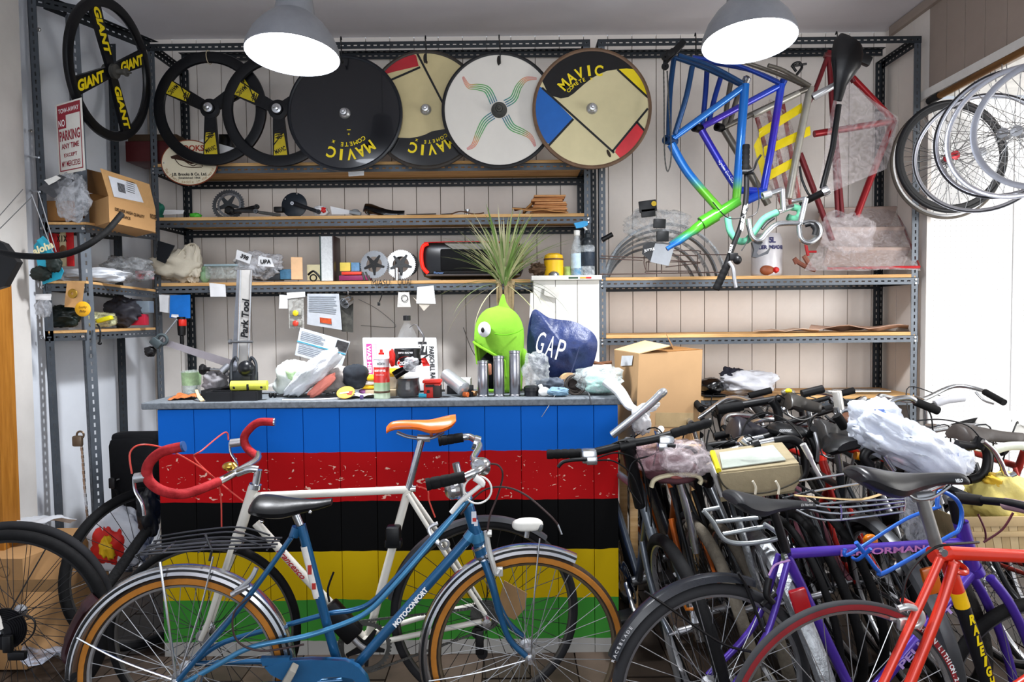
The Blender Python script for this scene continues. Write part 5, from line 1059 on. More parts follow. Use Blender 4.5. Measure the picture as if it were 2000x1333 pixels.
# carton on LS1
t = thing('cardboard_box', 'open brown carton with a white shipping label on the left shelving', 'box', P(240, 430, 3.4))
A, B, C_, D_ = P(212, 383, 3.12), P(304, 410, 3.42), P(304, 454, 3.42), P(214, 434, 3.12); off = V((-.24, .22, 0))
build('carton', MB().hexa([D_, C_, C_ + off, D_ + off, A, B, B + off, A + off]), CARD, t, flat=True)
build('flap', MB().prism([P(196, 329, 3.02), P(292, 360, 3.32), P(304, 410, 3.42), P(212, 383, 3.12)], V((-.4, .5, .1)), .006), mat('c49a68', .8), t, flat=True)
build('flap', MB().prism([P(168, 330, 3.3), P(200, 338, 3.1), P(212, 384, 3.12), P(170, 376, 3.4)], V((0, 1, 0)), .006), CARDD, t, flat=True)
la, lb, lc, ld = P(211, 343, 3.02), P(268, 361, 3.2), P(278, 396, 3.28), P(221, 381, 3.08); nq = (lb - la).cross(ld - la).normalized(); nq = nq if nq.y < 0 else -nq
nf = (P(292, 360, 3.32) - P(196, 329, 3.02)).cross(P(212, 383, 3.12) - P(196, 329, 3.02)).normalized(); nf = nf if nf.y < 0 else -nf
o_ = P(196, 329, 3.02)
def onp(x, y, lift=.002):
    r = (P(x, y, 1) - V((0, 0, CAMZ))); c0_ = V((0, 0, CAMZ)); tt_ = (o_ - c0_).dot(nf) / r.dot(nf); return c0_ + r * tt_ + nf * lift
build('shipping_label', MB().prism([onp(211, 343), onp(266, 360), onp(280, 396), onp(222, 384)], nf, .0006), mat('d8dce4', .6), t, flat=True)
mb = MB()
for i in range(9): mb.prism([onp(228 + i * 1.6, 356 + i * .5, .003), onp(229 + i * 1.6, 356.3 + i * .5, .003), onp(232 + i * 1.6, 374 + i * .5, .003), onp(231 + i * 1.6, 373.7 + i * .5, .003)], nf, .0004)
for i in range(6): mb.prism([onp(246, 352 + i * 4, .003), onp(262, 357 + i * 4, .003), onp(262.4, 358.2 + i * 4, .003), onp(246.4, 353.2 + i * 4, .003)], nf, .0004)
build('label_print', mb, DARKTX, t, flat=True, kind='stuff')
fd = (B - A).normalized(); fu = (A - D_).normalized()
nrm2 = fd.cross(fu).normalized(); nrm2 = nrm2 if nrm2.y < 0 else -nrm2
mb = MB(); c1 = D_.lerp(C_, .42).lerp(A.lerp(B, .42), .55) + nrm2 * .004
mb.text('DELIVER HIGH QUALITY', c1, fd, fu, .014, .03, 0, .19); mb.text('& SERVICE', c1 - fu * .026 - fd * .04, fd, fu, .013, .03, 0, .08); mb.text('ROSE', D_.lerp(C_, .93).lerp(A.lerp(B, .93), .66) + nrm2 * .004, fd, fu, .022, .03, 0, .04); build('lettering', mb, mat('3c2a1c', .6), t, flat=True)
cbox(168, 378, 206, 430, 3.35, .18, CARDD, 'box', 'smaller plain brown box behind the open carton on the left shelving', 'box')
cbox(89, 392, 152, 432, 3.26, .12, mat('a87848', .8), 'box', 'low brown box on the left shelving under the hanging plastic pouch', 'box')
t = thing('hanging_packet', 'clear zip pouch with a black card hanging from the near left post', 'packet', P(120, 360, 3.05))
papers('card', [(74, 368), (116, 341), (146, 352), (106, 388)], 3.06, None, parent=t, m=mat('46474b', .4, 0, .3, 30)); papers('card', [(86, 352), (110, 343), (120, 348), (96, 362)], 3.05, None, parent=t, m=WHT)
build('pouch', MB().bag(P(140, 385, 3.08), (.075, .03, .10), 4, .25), film('b9bcc2', .4), t)
# LS2 items
t = thing('chopsticks_packet', 'red and white packets standing on the left shelving behind the blue card', 'packet', P(124, 490, 3.3))
for i, (x0, x1, c) in enumerate(((98, 116, 'c9262a'), (118, 130, 'd9c9a0'), (131, 144, 'c42428'))): build('packet', MB().box(P((x0 + x1) / 2, 485, 3.3 - i * .004), ((x1 - x0) * .0025, .01, .175), bev=.002), mat(c, .5, 0, .25, 30), t)
build('picture', MB().ell(P(123, 488, 3.28), (.016, .004, .022)), mat('7a4a2a', .5), t)
build('lettering', MB().text('X I X', P(121, 466, 3.285), UX, UZ, .03, .03, 0, .05), DARKTX, t)
t = thing('card_packet', 'turquoise aloha card packet hanging at the near left post', 'packet', P(92, 510, 3.0))
papers('card', [(72, 470), (84, 461), (104, 480), (102, 505)][::1], 3.02, None, parent=t, m=mat('2b9bb5', .5)); build('card_back', MB().prism([P(66, 480, 3.03), P(82, 462, 3.03), P(103, 490, 3.03), P(124, 530, 3.03), P(118, 545, 3.03), P(84, 556, 3.03), P(74, 520, 3.03)], (0, 1, 0), .004), mat('2798b4', .5), t, flat=True)
build('lettering', MB().text('aloha', P(84, 484, 3.0), V((.93, 0, .36)), V((-.36, 0, .93)), .032, .04, .1), mat('e6dcae', .5), t); build('black_clip', MB().bag(P(106, 516, 3.0), (.03, .02, .035), 3).bag(P(80, 535, 3.0), (.045, .015, .03), 6), mat('16201d', .5), t)
one('cloth', rest(MB().bag(P(190, 527, 3.35), (.14, .09, .035), 3, .3), P(190, 553, 3.3).z), mat('cfd3d9', .7), 'folded white cloth on the left middle shelf', 'cloth')
one('plastic_bag', rest(MB().bag(P(250, 510, 3.55), (.12, .08, .06), 5, .4), P(240, 553, 3.5).z), film('a9adb0', .5), 'crumpled clear bags on the left middle shelf', 'bag')
t = thing('heart_box', 'small pink box with three red hearts on the left middle shelf', 'box', P(283, 541, 3.6)); hb = build('box', MB().box(P(283, 538, 3.62), (.085, .03, .045), bev=.002), mat('d39aa6', .4), t)
for i in range(3):
    c = P(274 + i * 9, 538, 3.60); build('heart', MB().prism([c + V((x * .0011, 0, y * .0011)) for x, y in ((0, -9), (8, 1), (7, 6), (3, 7), (0, 4), (-3, 7), (-7, 6), (-8, 1))], (0, -1, 0), .002), RED, t, flat=True)
one('tablet', MB().prism([P(308, 470, 3.78), P(341, 480, 3.78), P(322, 515, 3.78), P(306, 508, 3.78)], (0, 1, 0), .008), mat('1c1f24', .4), 'black tablet leaning in the corner post beside the cream bag', 'tablet', flat=True)
# hanging on posts
t = thing('cassette_card', 'brown card with a brass sprocket hanging on the left post', 'card', P(145, 580, 3.08)); papers('card', [(131, 550), (165, 554), (160, 602), (126, 600)], 3.09, None, parent=t, m=CARD)
build('sprocket', MB().lathe(P(142, 574, 3.07), (0, -1, 0), [(.006, .004), (.02, .004), (.022, 0), (.006, 0)], 20, loop=True), mat('a98a3a', .3, .8), t)
build('sprocket', MB().ring(P(142, 574, 3.075), (0, -1, 0), .019, .003, 20, 5), STEEL, t)
t = thing('round_badge', 'round yellow badge with handwriting pinned on the left post', 'badge', P(162, 604, 3.06)); build('disc', MB().lathe(P(162, 604, 3.06), V((.1, -1, 0)), [(.001, .005), (.028, .004), (.034, 0), (.03, -.002)], 28), mat('d8a01e', .4), t)
build('lettering', MB().text('Lucky', P(162, 600, 3.05), UX, UZ, .011, .02, .3).text('Baby', P(162, 608, 3.05), UX, UZ, .011, .02, .3), mat('5c3f10', .5), t)
papers('price_tag', [(70, 575), (100, 574), (100, 587), (69, 586)], 3.06, 'white barcode tag hanging on the near left post', 'tag')
one('plastic_bag', MB().bag(P(85, 602, 3.07), (.035, .02, .04), 7), film('b9bcc2', .4), 'small clear bag hanging below the barcode tag', 'bag')
# LS3 items
def onshelf(x, y, d, r, m, name, label, cat, s): return one(name, rest(MB().bag(P(x, y, d), r, s, .35), P(x, 641, d).z), m, label, cat)
onshelf(118, 618, 3.34, (.09, .06, .05), mat('17211e', .35, 0, .3), 'packet', 'dark green packets heaped at the near end of the left lower shelf', 'packet', 3)
onshelf(196, 622, 3.4, (.07, .06, .035), film('d0d0a8', .5), 'plastic_bag', 'clear bag with yellow edge on the left lower shelf', 'bag', 5)
one('packet', MB().box(P(205, 624, 3.36), (.075, .03, .022), ux=V((1, 0, .25)), uy=UY, bev=.006), mat('d9cf20', .4), 'bright yellow packet lying in front of the clear bag', 'packet')
onshelf(240, 612, 3.62, (.09, .06, .07), mat('33333a', .5, 0, .3), 'packet', 'black plastic packets stacked at the far end of the left lower shelf', 'packet', 6)
cbox(244, 614, 283, 636, 3.62, .04, mat('b02238', .35), 'packet', 'crimson packet with a white label on the left lower shelf', 'packet')
cbox(259, 621, 266, 627, 3.6, .01, WHT, 'price_tag', 'tiny white tag on the crimson packet', 'tag')
cbox(246, 588, 291, 612, 3.62, .05, mat('75818c', .4, .2, .2), 'packet', 'grey blue foil packet above the crimson packet', 'packet')
one('cable_tie', MB().tube(spl([P(190, 634, 3.2), P(196, 645, 3.18), P(195, 668, 3.18)], 5), .004, 6).ell(P(195, 671, 3.18), (.01, .008, .008)), BLK, 'black strap dangling from the left lower shelf', 'strap')
chain('hanging_chain', [P(158, 855, 3.12), P(162, 900, 3.12), P(166, 960, 3.12), P(172, 1020, 3.12)], 'steel lock chain hanging on the near left post', m=CH, s=.018)
one('padlock', MB().box(P(152, 862, 3.1), (.045, .022, .05), bev=.008).ring(P(157, 850, 3.1), (0, 1, 0), .016, .005, 18, 6), mat('6a5a4a', .4, .6), 'old brass padlock on the hanging chain', 'padlock')
# black bag at the counter's left end, carton and bags on the floor at left
t = thing('backpack', 'tall black roll-top backpack leaning against the wall by the counter', 'backpack', P(268, 1010, 3.3))
build('pack_body', MB().box(P(272, 930, 3.3), (.235, .14, .40), ux=V((1, 0, .02)), uy=UY, bev=.04), mat('0b0c0f', .8, 0, .2, 20, .4), t); build('roll_top', MB().box(P(270, 856, 3.3), (.225, .09, .06), bev=.02), mat('0e0f12', .7), t)
build('strap', MB().tube(spl([P(237, 935, 3.24), P(226, 940, 3.22), P(219, 948, 3.2), P(230, 965, 3.22), P(236, 1005, 3.24)], 6), .006, 6), BLK, t)
build('buckle', MB().box(P(220, 944, 3.2), (.03, .02, .05), bev=.005), BLK, t)
t = thing('cardboard_box', 'large brown carton on the floor at the left behind the black-tyred wheel', 'box', P(90, 1250, 3.0))
A, B = P(-60, 1090, 2.95), P(190, 1036, 3.02); zb = .01
bx = MB(); f0, f1, f2 = P(-40, 1090, 2.72), P(44, 1092, 2.72), P(184, 1040, 3.02)
top = f1.z
pts = [V((f0.x, f0.y, zb)), V((f1.x, f1.y, zb)), V((f2.x, f2.y + .1, zb)), V((f0.x, f2.y + .1, zb))]
build('carton', bx.hexa(pts + [V((p.x, p.y, top)) for p in pts]), mat('a98258', .85, 0, .1, 4), t, flat=True)
build('tape', MB().box((pts[0] + pts[1]) / 2 + V((0, -.002, top - .12)), (.5, .002, .05)), mat('97744c', .4), t, flat=True)
build('printed_mark', MB().ring(P(8, 1118, 2.71), (0, -1, 0), .022, .0015, 24, 4), mat('6d5234', .7), t)
one('plastic_sheet', MB().sheet(P(-40, 1030, 2.78), P(150, 1020, 2.95), P(120, 1010, 3.05), P(20, 1008, 3.1), 12, 8, .03, 5, .003), mat('c9ccd2', .4, 0, .05, 12, .5), 'white plastic sheet lying over the large brown carton', 'plastic sheet')
t = thing('carrier_bag', 'white carrier bag with red and yellow print below the black backpack', 'bag', P(235, 1060, 2.98))
build('bag_body', MB().bag(P(235, 1050, 3.0), (.13, .06, .13), 4, .3, 1.6, ux=V((.95, 0, .3))), mat('cdd0d8', .5, 0, .05, 12, .4), t); build('red_print', MB().bag(P(216, 1062, 2.96), (.075, .04, .085), 6, .25), mat('c8251f', .5), t); build('yellow_print', MB().bag(P(212, 1070, 2.93), (.03, .03, .05), 9, .4), mat('e3b51e', .5), t)
one('plastic_sheet', rest(MB().sheet(P(30, 1290, 2.6), P(160, 1290, 2.65), P(170, 1250, 2.95), P(60, 1250, 2.9), 10, 8, .05, 15, .002), .005), film('b9c2d4', .5), 'crumpled clear film lying on the floor at the left', 'plastic sheet')
# ---------------------------------------------------------------- things on the counter
def kp(x, d): return V((P(x, 700, d).x, d, ZK))
def hpx(y, d, base=None): return zp(1000, y, d) - (ZK if base is None else base)
# repair stand clamp
t = thing('repair_stand', 'silver repair stand column with clamp and angled arm on the counter', 'repair stand', kp(476, 3.0)); d = 3.0
MS = mat('8c8e94', .4, .8, .15)
colm = MB()
build('column', MB().hexa([P(452, 735, d), P(472, 735, d), P(472, 735, d + .06), P(452, 735, d + .06), P(463, 528, d), P(476, 528, d), P(476, 528, d + .06), P(463, 528, d + .06)]), MS, t, flat=True)
build('column_plate', MB().hexa([P(464, 730, d - .03), P(483, 730, d - .03), P(483, 730, d - .02), P(464, 730, d - .02), P(470, 528, d - .03), P(492, 528, d - .03), P(492, 528, d - .02), P(470, 528, d - .02)]), mat('b3b0ac', .45, .4, .1), t, flat=True)
for x0, x1 in ((464, 470), (484, 491)): build('edge_rail', MB().tube([P(x0, 730, d - .035), P(x1, 528, d - .035)], .004, 6), CH, t)
build('clevis', MB().tube([P(450, 668, d - .04), P(494, 668, d - .04)], .006, 8).lathe(P(452, 668, d - .04), (1, 0, 0), [(.001, -.01), (.011, -.01), (.011, .0), (.001, 0)], 12), STEEL, t)
dv = (P(481, 528, d) - P(475, 660, d)).normalized(); build('lettering', MB().text('Park Tool', P(478, 622, d - .032), dv, V((0, -1, 0)).cross(dv), .030, .04, .15, .17), DARKTX, t, flat=True)
build('arm', MB().hexa([P(318, 674, 3.02), P(452, 720, 3.0), P(452, 720, 3.03), P(318, 674, 3.05), P(320, 662, 3.02), P(452, 703, 3.0), P(452, 703, 3.03), P(320, 662, 3.05)]), mat('9b9498', .4, .6, .15), t, flat=True)
build('upper_arm', MB().tube([P(314, 664, 3.02), P(346, 624, 3.06)], .005, 8), STEEL, t); build('arm_jaw', MB().ring(P(316, 664, 3.0), (0.2, -1, 0), .022, .007, 20, 8).box(P(306, 670, 3.0), (.05, .03, .035), ux=V((.7, 0, -.6)), uy=UY, bev=.006), mat('3b4548', .5, .3), t)
build('arm_knob', MB().bag(P(294, 687, 3.0), (.022, .02, .022), 3), BLK, t)
build('clamp_base', MB().box(P(476, 742, 2.98), (.10, .10, .08), bev=.012), mat('1e2126', .4), t)
for xx, s_ in ((452, -1), (500, 1)): build('clamp_bow', MB().tube(spl([P(xx - s_ * 0, 742, 2.93), P(xx, 712, 2.93), P(476 + s_ * 16, 699, 2.93), P(476 + s_ * 12, 706, 2.93)], 6), .007, 8), mat('3a3d42', .3, .5), t)
build('ball_knob', MB().ell(P(481, 720, 2.9), (.034, .034, .034), 20, 14), mat('14161a', .3), t)
build('star_knob', MB().lathe(P(397, 722, 2.93), (1, 0, 0), [(.001, -.012), (.022, -.01), (.024, 0), (.020, .008), (.01, .012), (.009, .03), (.001, .03)], 8), BLK, t)
build('knob_rod', MB().tube([P(402, 722, 2.93), P(440, 724, 2.94)], .007, 8), STEEL, t); build('jaw_socket', MB().tube([P(432, 728, 2.94), P(447, 714, 2.96)], [.017, .015], 12), MS, t)
ty = thing('tool_clamp', 'yellow tubular clamp jaw lying across the black tray', 'clamp', kp(486, 2.86)); c0 = P(452, 754, 2.85); c1 = P(522, 753, 2.86)
build('tube', MB().tube([c0, c1], .0205, 18), mat('cfd04e', .5, 0, .12), ty)
for f_ in (.12, .88): build('hole', MB().ell(c0.lerp(c1, f_) + V((0, -.017, -.006)), (.006, .006, .006), 10, 6), DARKTX, ty)
build('slot', MB().box(c0.lerp(c1, .5) + V((0, -.018, -.005)), (.010, .008, .026), bev=.003), DARKTX, ty)
tr = thing('tool_tray', 'black plastic tool tray at the left end of the counter', 'tray', kp(440, 2.88))
a_ = P(398, 750, 2.95)
for (x0, x1, dd, dep) in ((402, 455, 2.93, .10), (408, 455, 2.85, .075), (455, 504, 2.86, .06)):
    p, q = kp(x0, dd), kp(x1, dd); build('compartment', MB().box((p + q) / 2 + V((0, 0, .003)), (q.x - p.x, dep, .006)).box((p + q) / 2 + V((0, -dep / 2, .02)), (q.x - p.x, .005, .04)).box((p + q) / 2 + V((0, dep / 2, .02)), (q.x - p.x, .005, .04)).box(V((p.x, dd, ZK + .02)), (.005, dep, .04)).box(V((q.x, dd, ZK + .02)), (.005, dep, .04)), mat('1b1c1f', .55), tr, flat=True)
build('tool_bundle', MB().tube([kp(405, 2.93) + V((0, 0, .035)), kp(452, 2.94) + V((0, 0, .045))], .007, 8).tube([kp(410, 2.96) + V((0, 0, .03)), kp(450, 2.92) + V((0, 0, .05))], .008, 8), BLK, tr)
one('paper_sheet', rest(MB().sheet(kp(325, 2.86), kp(378, 2.88), kp(390, 2.98), kp(345, 3.0), 8, 5, .02, 4, .002), ZK), mat('b2683a', .5, 0, .3, 14), 'orange and grey crumpled wrapper at the left end of the counter', 'wrapper')
one('torn_paper', rest(MB().tube(spl([kp(382, 2.88) + V((0, 0, .04)), kp(386, 2.85) + V((0, 0, .02)), kp(394, 2.82)], 5), [.006] * 6 + [.009] * 5, 6, flat=.3), ZK), mat('dcb98a', .7), 'small peach paper curl before the black tool tray', 'scrap')
t = thing('plastic_cup', 'clear cup with green print at the far left behind the repair stand', 'cup', kp(373, 3.08)); build('cup', MB().lathe(kp(373, 3.08), (0, 0, 1), [(.001, 0), (.036, 0), (.042, .11), (.040, .11), (.034, .004)], 24), film('d9e2dc', .3, .1), t)
build('green_print', MB().lathe(kp(373, 3.08) + V((0, 0, .045)), (0, 0, 1), [(.0395, 0), (.0398, .0), (.0425, .058), (.042, .058)], 24, loop=True), mat('a9c99a', .5, 0, .2, 60, alpha=.8), t)
one('rag', rest(MB().bag(kp(420, 3.05), (.05, .04, .05), 6, .35), ZK), mat('8f8d90', .7, 0, .15), 'grey rag heaped behind the black tool tray', 'rag')
# plastic bags centre left
t = thing('plastic_bag', 'white plastic bag with green print lying left on the counter', 'bag', kp(570, 3.0)); build('bag_body', rest(MB().bag(kp(572, 3.0), (.078, .07, .07), 11, .28, 1.7), ZK), mat('d5dbd8', .4, 0, .04, 10, .6, alpha=.95), t)
build('green_print', MB().bag(kp(582, 2.96) + V((0, 0, .10)), (.05, .045, .045), 13, .2), mat('b9d9a8', .4, 0, .12, 18, .4), t)
t = thing('plastic_bag', 'long translucent bag with pink contents leaning against the white and green bag', 'bag', kp(620, 2.95)); u_ = V((.72, 0, .62))
build('bag_body', rest(MB().bag(kp(610, 2.93) + V((0, 0, .08)), (.14, .05, .045), 14, .25, 2.2, ux=u_), ZK), mat('d5d8dd', .25, 0, .04, 14, .7, alpha=.82), t)
build('pink_contents', MB().bag(kp(628, 2.93) + V((0, 0, .05)), (.07, .03, .022), 3, .2, ux=u_), mat('e58878', .5), t)
one('cloth', rest(MB().bag(kp(650, 3.02), (.085, .05, .06), 23, .35), ZK), mat('a59e9a', .85, 0, .1, 12, .5), 'beige grey cloth bunched behind the pink-filled bag', 'cloth')
one('white_paper', rest(MB().sheet(kp(505, 3.06), kp(548, 3.06), kp(545, 3.12), kp(510, 3.12), 5, 4, .02, 8, .002), ZK + .02), PAPER, 'white papers behind the yellow clamp jaw', 'paper')
one('cable', MB().tube(spl([kp(550, 2.82) + V((0, 0, .004)), kp(600, 2.815) + V((0, 0, .004)), kp(660, 2.86) + V((0, 0, .004)), kp(700, 2.92) + V((0, 0, .01))], 6), .0028, 6), WHT, 'thin white cable along the counter front edge', 'cable')
for i, x in enumerate((527, 535)): one('small_knob', MB().ell(kp(x, 2.93) + V((0, 0, .011)), (.009, .009, .011)), BLK, ['small black knob right of the yellow clamp jaw', 'second small black knob touching the white and green bag'][i], 'knob')
# caps
t = thing('cycling_cap', 'black cycling cap on a pile of caps in the counter middle', 'cap', kp(697, 2.98)); build('crown', rest(MB().bag(kp(695, 2.97), (.055, .06, .055), 31, .12, 1.6), ZK + .03), mat('2a2e34', .85, 0, .1, 20, .3), t); build('peak', MB().tube(spl([kp(670, 2.94) + V((0, 0, .04)), kp(672, 2.92) + V((0, 0, .02)), kp(690, 2.91) + V((0, 0, .008))], 4), .014, 8, flat=.3), mat('2a2e34', .85), t)
t = thing('cycling_cap', 'yellow and purple striped cycling cap beside the black cap', 'cap', kp(722, 2.99))
for i, (c, z) in enumerate((('b678b8', .018), ('e0b62a', .04), ('d9d4d0', .058), ('e0b62a', .078))): build('stripe', MB().bag(kp(722, 2.99) + V((.0, 0, z)), (.048, .05, .013), 32, .08, 1.6), mat(c, .8), t)
t = thing('cycling_cap', 'white and yellow cap underneath the aerosol can', 'cap', kp(765, 3.02)); build('crown', rest(MB().bag(kp(762, 3.02), (.06, .05, .075), 41, .15), ZK), mat('d9d2c0', .8), t); build('yellow_band', MB().bag(kp(765, 2.985) + V((0, 0, .1)), (.045, .03, .02), 8, .15), mat('ddb32a', .8), t)
one('sticker_sheet', rest(MB().sheet(kp(665, 2.87), kp(725, 2.86), kp(745, 2.95), kp(690, 2.97), 8, 6, .015, 2, .002), ZK), WHT, 'white paper scraps before the black cycling cap', 'paper')
t = thing('sticker', 'round yellow sticker with red and white panel on the counter', 'sticker', kp(672, 2.85)); sc_ = kp(674, 2.86) + V((0, 0, .028)); sn_ = V((0, -.6, .8)); build('disc', MB().lathe(sc_, sn_, [(.001, .002), (.036, .002), (.038, 0), (.001, -.001)], 28), mat('c9a544', .6, 0, .25, 60), t)
build('panel', MB().box(sc_ + sn_ * .004 + V((.0, -.004, -.008)), (.058, .022, .002), ux=V((1, 0, .15)), uy=V((0, .8, .6))), mat('da3b2a', .5), t, flat=True); build('panel', MB().box(sc_ + sn_ * .006 + V((-.004, -.004, -.006)), (.04, .007, .002), ux=V((1, 0, .15)), uy=V((0, .8, .6))), WHT, t, flat=True)
one('dice', MB().box(kp(705, 2.84) + V((0, 0, .010)), (.014, .014, .018), bev=.003), mat('5b4a7a', .4), 'tiny purple bead before the black cap', 'bead')
cbx = lambda x0, x1, d, dep, h, m, name, label, cat, z=0, parent=None: build(name, MB().box((kp(x0, d) + kp(x1, d)) / 2 + V((0, dep / 2, h / 2 + z)), (kp(x1, d).x - kp(x0, d).x, dep, h), bev=.002), m, parent, label, cat)
cbx(712, 772, 2.93, .1, .028, mat('a8987e', .7), 'wooden_block', 'flat beige box under the caps beside the aerosol can', 'box')
# laptop
t = thing('laptop', 'white laptop lid with stickers standing open behind the cola bottle', 'laptop', kp(783, 3.1)); dl = 3.10
q = [P(712, 764, dl - .03), P(858, 764, dl - .03), P(853, 660, dl + .02), P(708, 660, dl + .02)]
lu_ = (q[1] - q[0]).normalized(); lv_ = (q[3] - q[0]).normalized(); ln_ = lu_.cross(lv_); lc_ = sum(q, V()) / 4; W_ = (q[1] - q[0]).length; H_ = (q[3] - q[0]).length
build('lid', MB().box(lc_, (W_, H_, .012), ux=lu_, uy=lv_, bev=.005), mat('dfe0e2', .35, 0, .02), t); build('base', MB().box(kp(783, 3.2) + V((0, 0, .009)), (W_, .18, .014), bev=.004), mat('c9cacc', .4), t)
lp = lambda u, v: q[3] + lu_ * u * W_ - lv_ * v * H_ + ln_ * .0072
sk = lambda u0, v0, u1, v1, c: build('sticker', MB().prism([lp(u0, v0), lp(u1, v0), lp(u1, v1), lp(u0, v1)][::-1], ln_, .0005), mat(c, .5), t, flat=True)
sk(.05, .12, .125, .78, 'b5367e'); sk(.135, .12, .19, .45, 'd596b4'); sk(.75, .08, .87, .33, '1d1d20')
build('lettering', MB().text('WAS HERE', lp(.087, .45), -lv_, lu_, .017, .03, 0, .145).text('PARISCHILL', lp(.162, .29), -lv_, lu_, .011, .03, 0, .07).text('8T', lp(.81, .2), lu_, lv_, .035, .03, .2), WTX, t, flat=True)
build('lettering', MB().text('PARISCHILL RACING', lp(.93, .58), -lv_, lu_, .022, .03, 0, .20), DARKTX, t, flat=True)
# aerosol
t = thing('aerosol_can', 'white red and green aerosol can standing at the counter edge', 'aerosol can', kp(745, 2.87)); c0 = kp(745, 2.87); h = hpx(688, 2.87)
am = ramp_z([(ZK, 'b7c4ac'), (ZK + .30 * h, '8fae84'), (ZK + .36 * h, '8fae84'), (ZK + .365 * h, 'c8281e'), (ZK + .70 * h, 'd12c22'), (ZK + .705 * h, 'dfe0e2'), (ZK + h, 'dfe0e2')], .3)
rr_ = 15.5 * 2.87 / F
build('can', MB().lathe(c0, (0, 0, 1), [(.001, 0), (rr_, 0), (rr_ + .001, .004), (rr_, .008), (rr_, h * .88), (rr_ + .001, h * .885), (rr_ * .75, h * .95), (rr_ * .5, h * .97), (.001, h * .97)], 30), am, t)
build('nozzle', MB().lathe(c0 + V((0, 0, h * .96)), (0, 0, 1), [(.001, 0), (.012, 0), (.012, .01), (.007, .012), (.006, .024), (.001, .025)], 14), mat('c9241c', .4), t)
mb = MB(); mb.text('WÜRTH', c0 + V((.004, -rr_ - .0015, h * .78)), UX, UZ, .010, .03, 0, .034); build('lettering', mb, mat('3c3c40', .5), t, flat=True)
build('lettering', MB().text('ROST OFF ICE', c0 + V((0, -rr_ - .0015, h * .63)), UX, UZ, .008, .06, 0, .045).text('Schnelllöser', c0 + V((0, -rr_ - .0015, h * .54)), UX, UZ, .005, .0, 0, .035), WTX, t, flat=True)
build('brown_band', MB().lathe(c0 + V((0, 0, h * .13)), (0, 0, 1), [(rr_, 0), (rr_ + .0006, .001), (rr_ + .0006, .008), (rr_, .009)], 30, loop=True), mat('5c4a38', .5, 0, .4, 60), t)
# cola bottle
t = thing('cola_bottle', 'half empty cola bottle with torn red and black label on the counter', 'bottle', kp(796, 2.92)); c0 = kp(796, 2.92); H = hpx(614, 2.92); R_ = 25 * 2.92 / F
pr = [(.001, .01), (R_ * .5, .0), (R_ * .85, .004), (R_, .03), (R_ * .96, H * .12), (R_ * .9, H * .2), (R_ * .96, H * .27), (R_, H * .35), (R_, H * .58), (R_ * .9, H * .68), (R_ * .55, H * .82), (R_ * .33, H * .88), (.0125, H * .91), (.0125, H * .95)]
build('bottle', MB().lathe(c0, (0, 0, 1), pr, 32), film('dde3e6', .10, .06, 8), t)
build('cola', MB().lathe(c0, (0, 0, 1), [(.001, .012), (R_ * .48, .003), (R_ * .82, .006), (R_ * .96, .03), (R_ * .93, H * .12), (R_ * .86, H * .2), (R_ * .9, H * .235), (.001, H * .235)], 32), mat('0e0708', .15), t)
build('cap', MB().lathe(c0 + V((0, 0, H * .935)), (0, 0, 1), [(.001, 0), (.016, 0), (.016, H * .06), (.001, H * .065)], 20), mat('141416', .4), t)
build('label', MB().lathe(c0 + V((0, 0, H * .39)), (0, 0, 1), [(R_ + .001, 0), (R_ + .002, .001), (R_ + .002, H * .2), (R_ + .001, H * .2 + .001)], 32, loop=True), mat('131214', .35), t)
build('red_disc', MB().prism([c0 + V((cos(2 * pi * i / 28) * .036, -R_ - .002 + .012 * abs(cos(2 * pi * i / 28)) ** 2, H * .43 + sin(2 * pi * i / 28) * .026)) for i in range(28)], (0, -1, 0), .001), mat('d3231c', .35), t, flat=True)
build('lettering', MB().text('zero sucres', c0 + V((0, -R_ - .003, H * .555)), UX, UZ, .010, .03, 0, .062).text('Coca-Cola', c0 + V((.002, -R_ - .0042, H * .44)), V((1, 0, .12)), V((-.12, 0, 1)), .022, .02, .35, .078), WTX, t, flat=True)
build('torn_label', MB().sheet(P(765, 728, 2.84), P(842, 690, 2.86), P(820, 712, 2.84), P(775, 742, 2.83), 8, 5, .03, 3, .001), mat('19181a', .3, 0, .2), t)
build('torn_label', MB().sheet(P(822, 700, 2.84), P(832, 700, 2.84), P(840, 715, 2.85), P(826, 716, 2.84), 4, 4, .008, 3, .001), mat('d3231c', .35), t)
build('torn_label', MB().bag(P(766, 699, 2.85), (.012, .012, .036), 3, .2), mat('c9241c', .35), t)
build('torn_label', MB().tube(spl([P(800, 640, 2.88), P(812, 634, 2.86), P(820, 645, 2.85), P(828, 660, 2.85), P(824, 675, 2.86), P(820, 692, 2.86)], 6), [.003] * 10 + [.008] * 12 + [.004] * 9, 6, flat=.4), mat('5a585c', .3, 0, .2), t)
build('crumpled_film', MB().bag(P(803, 712, 2.84), (.03, .02, .03), 8), film('d5d8dd', .4), t)
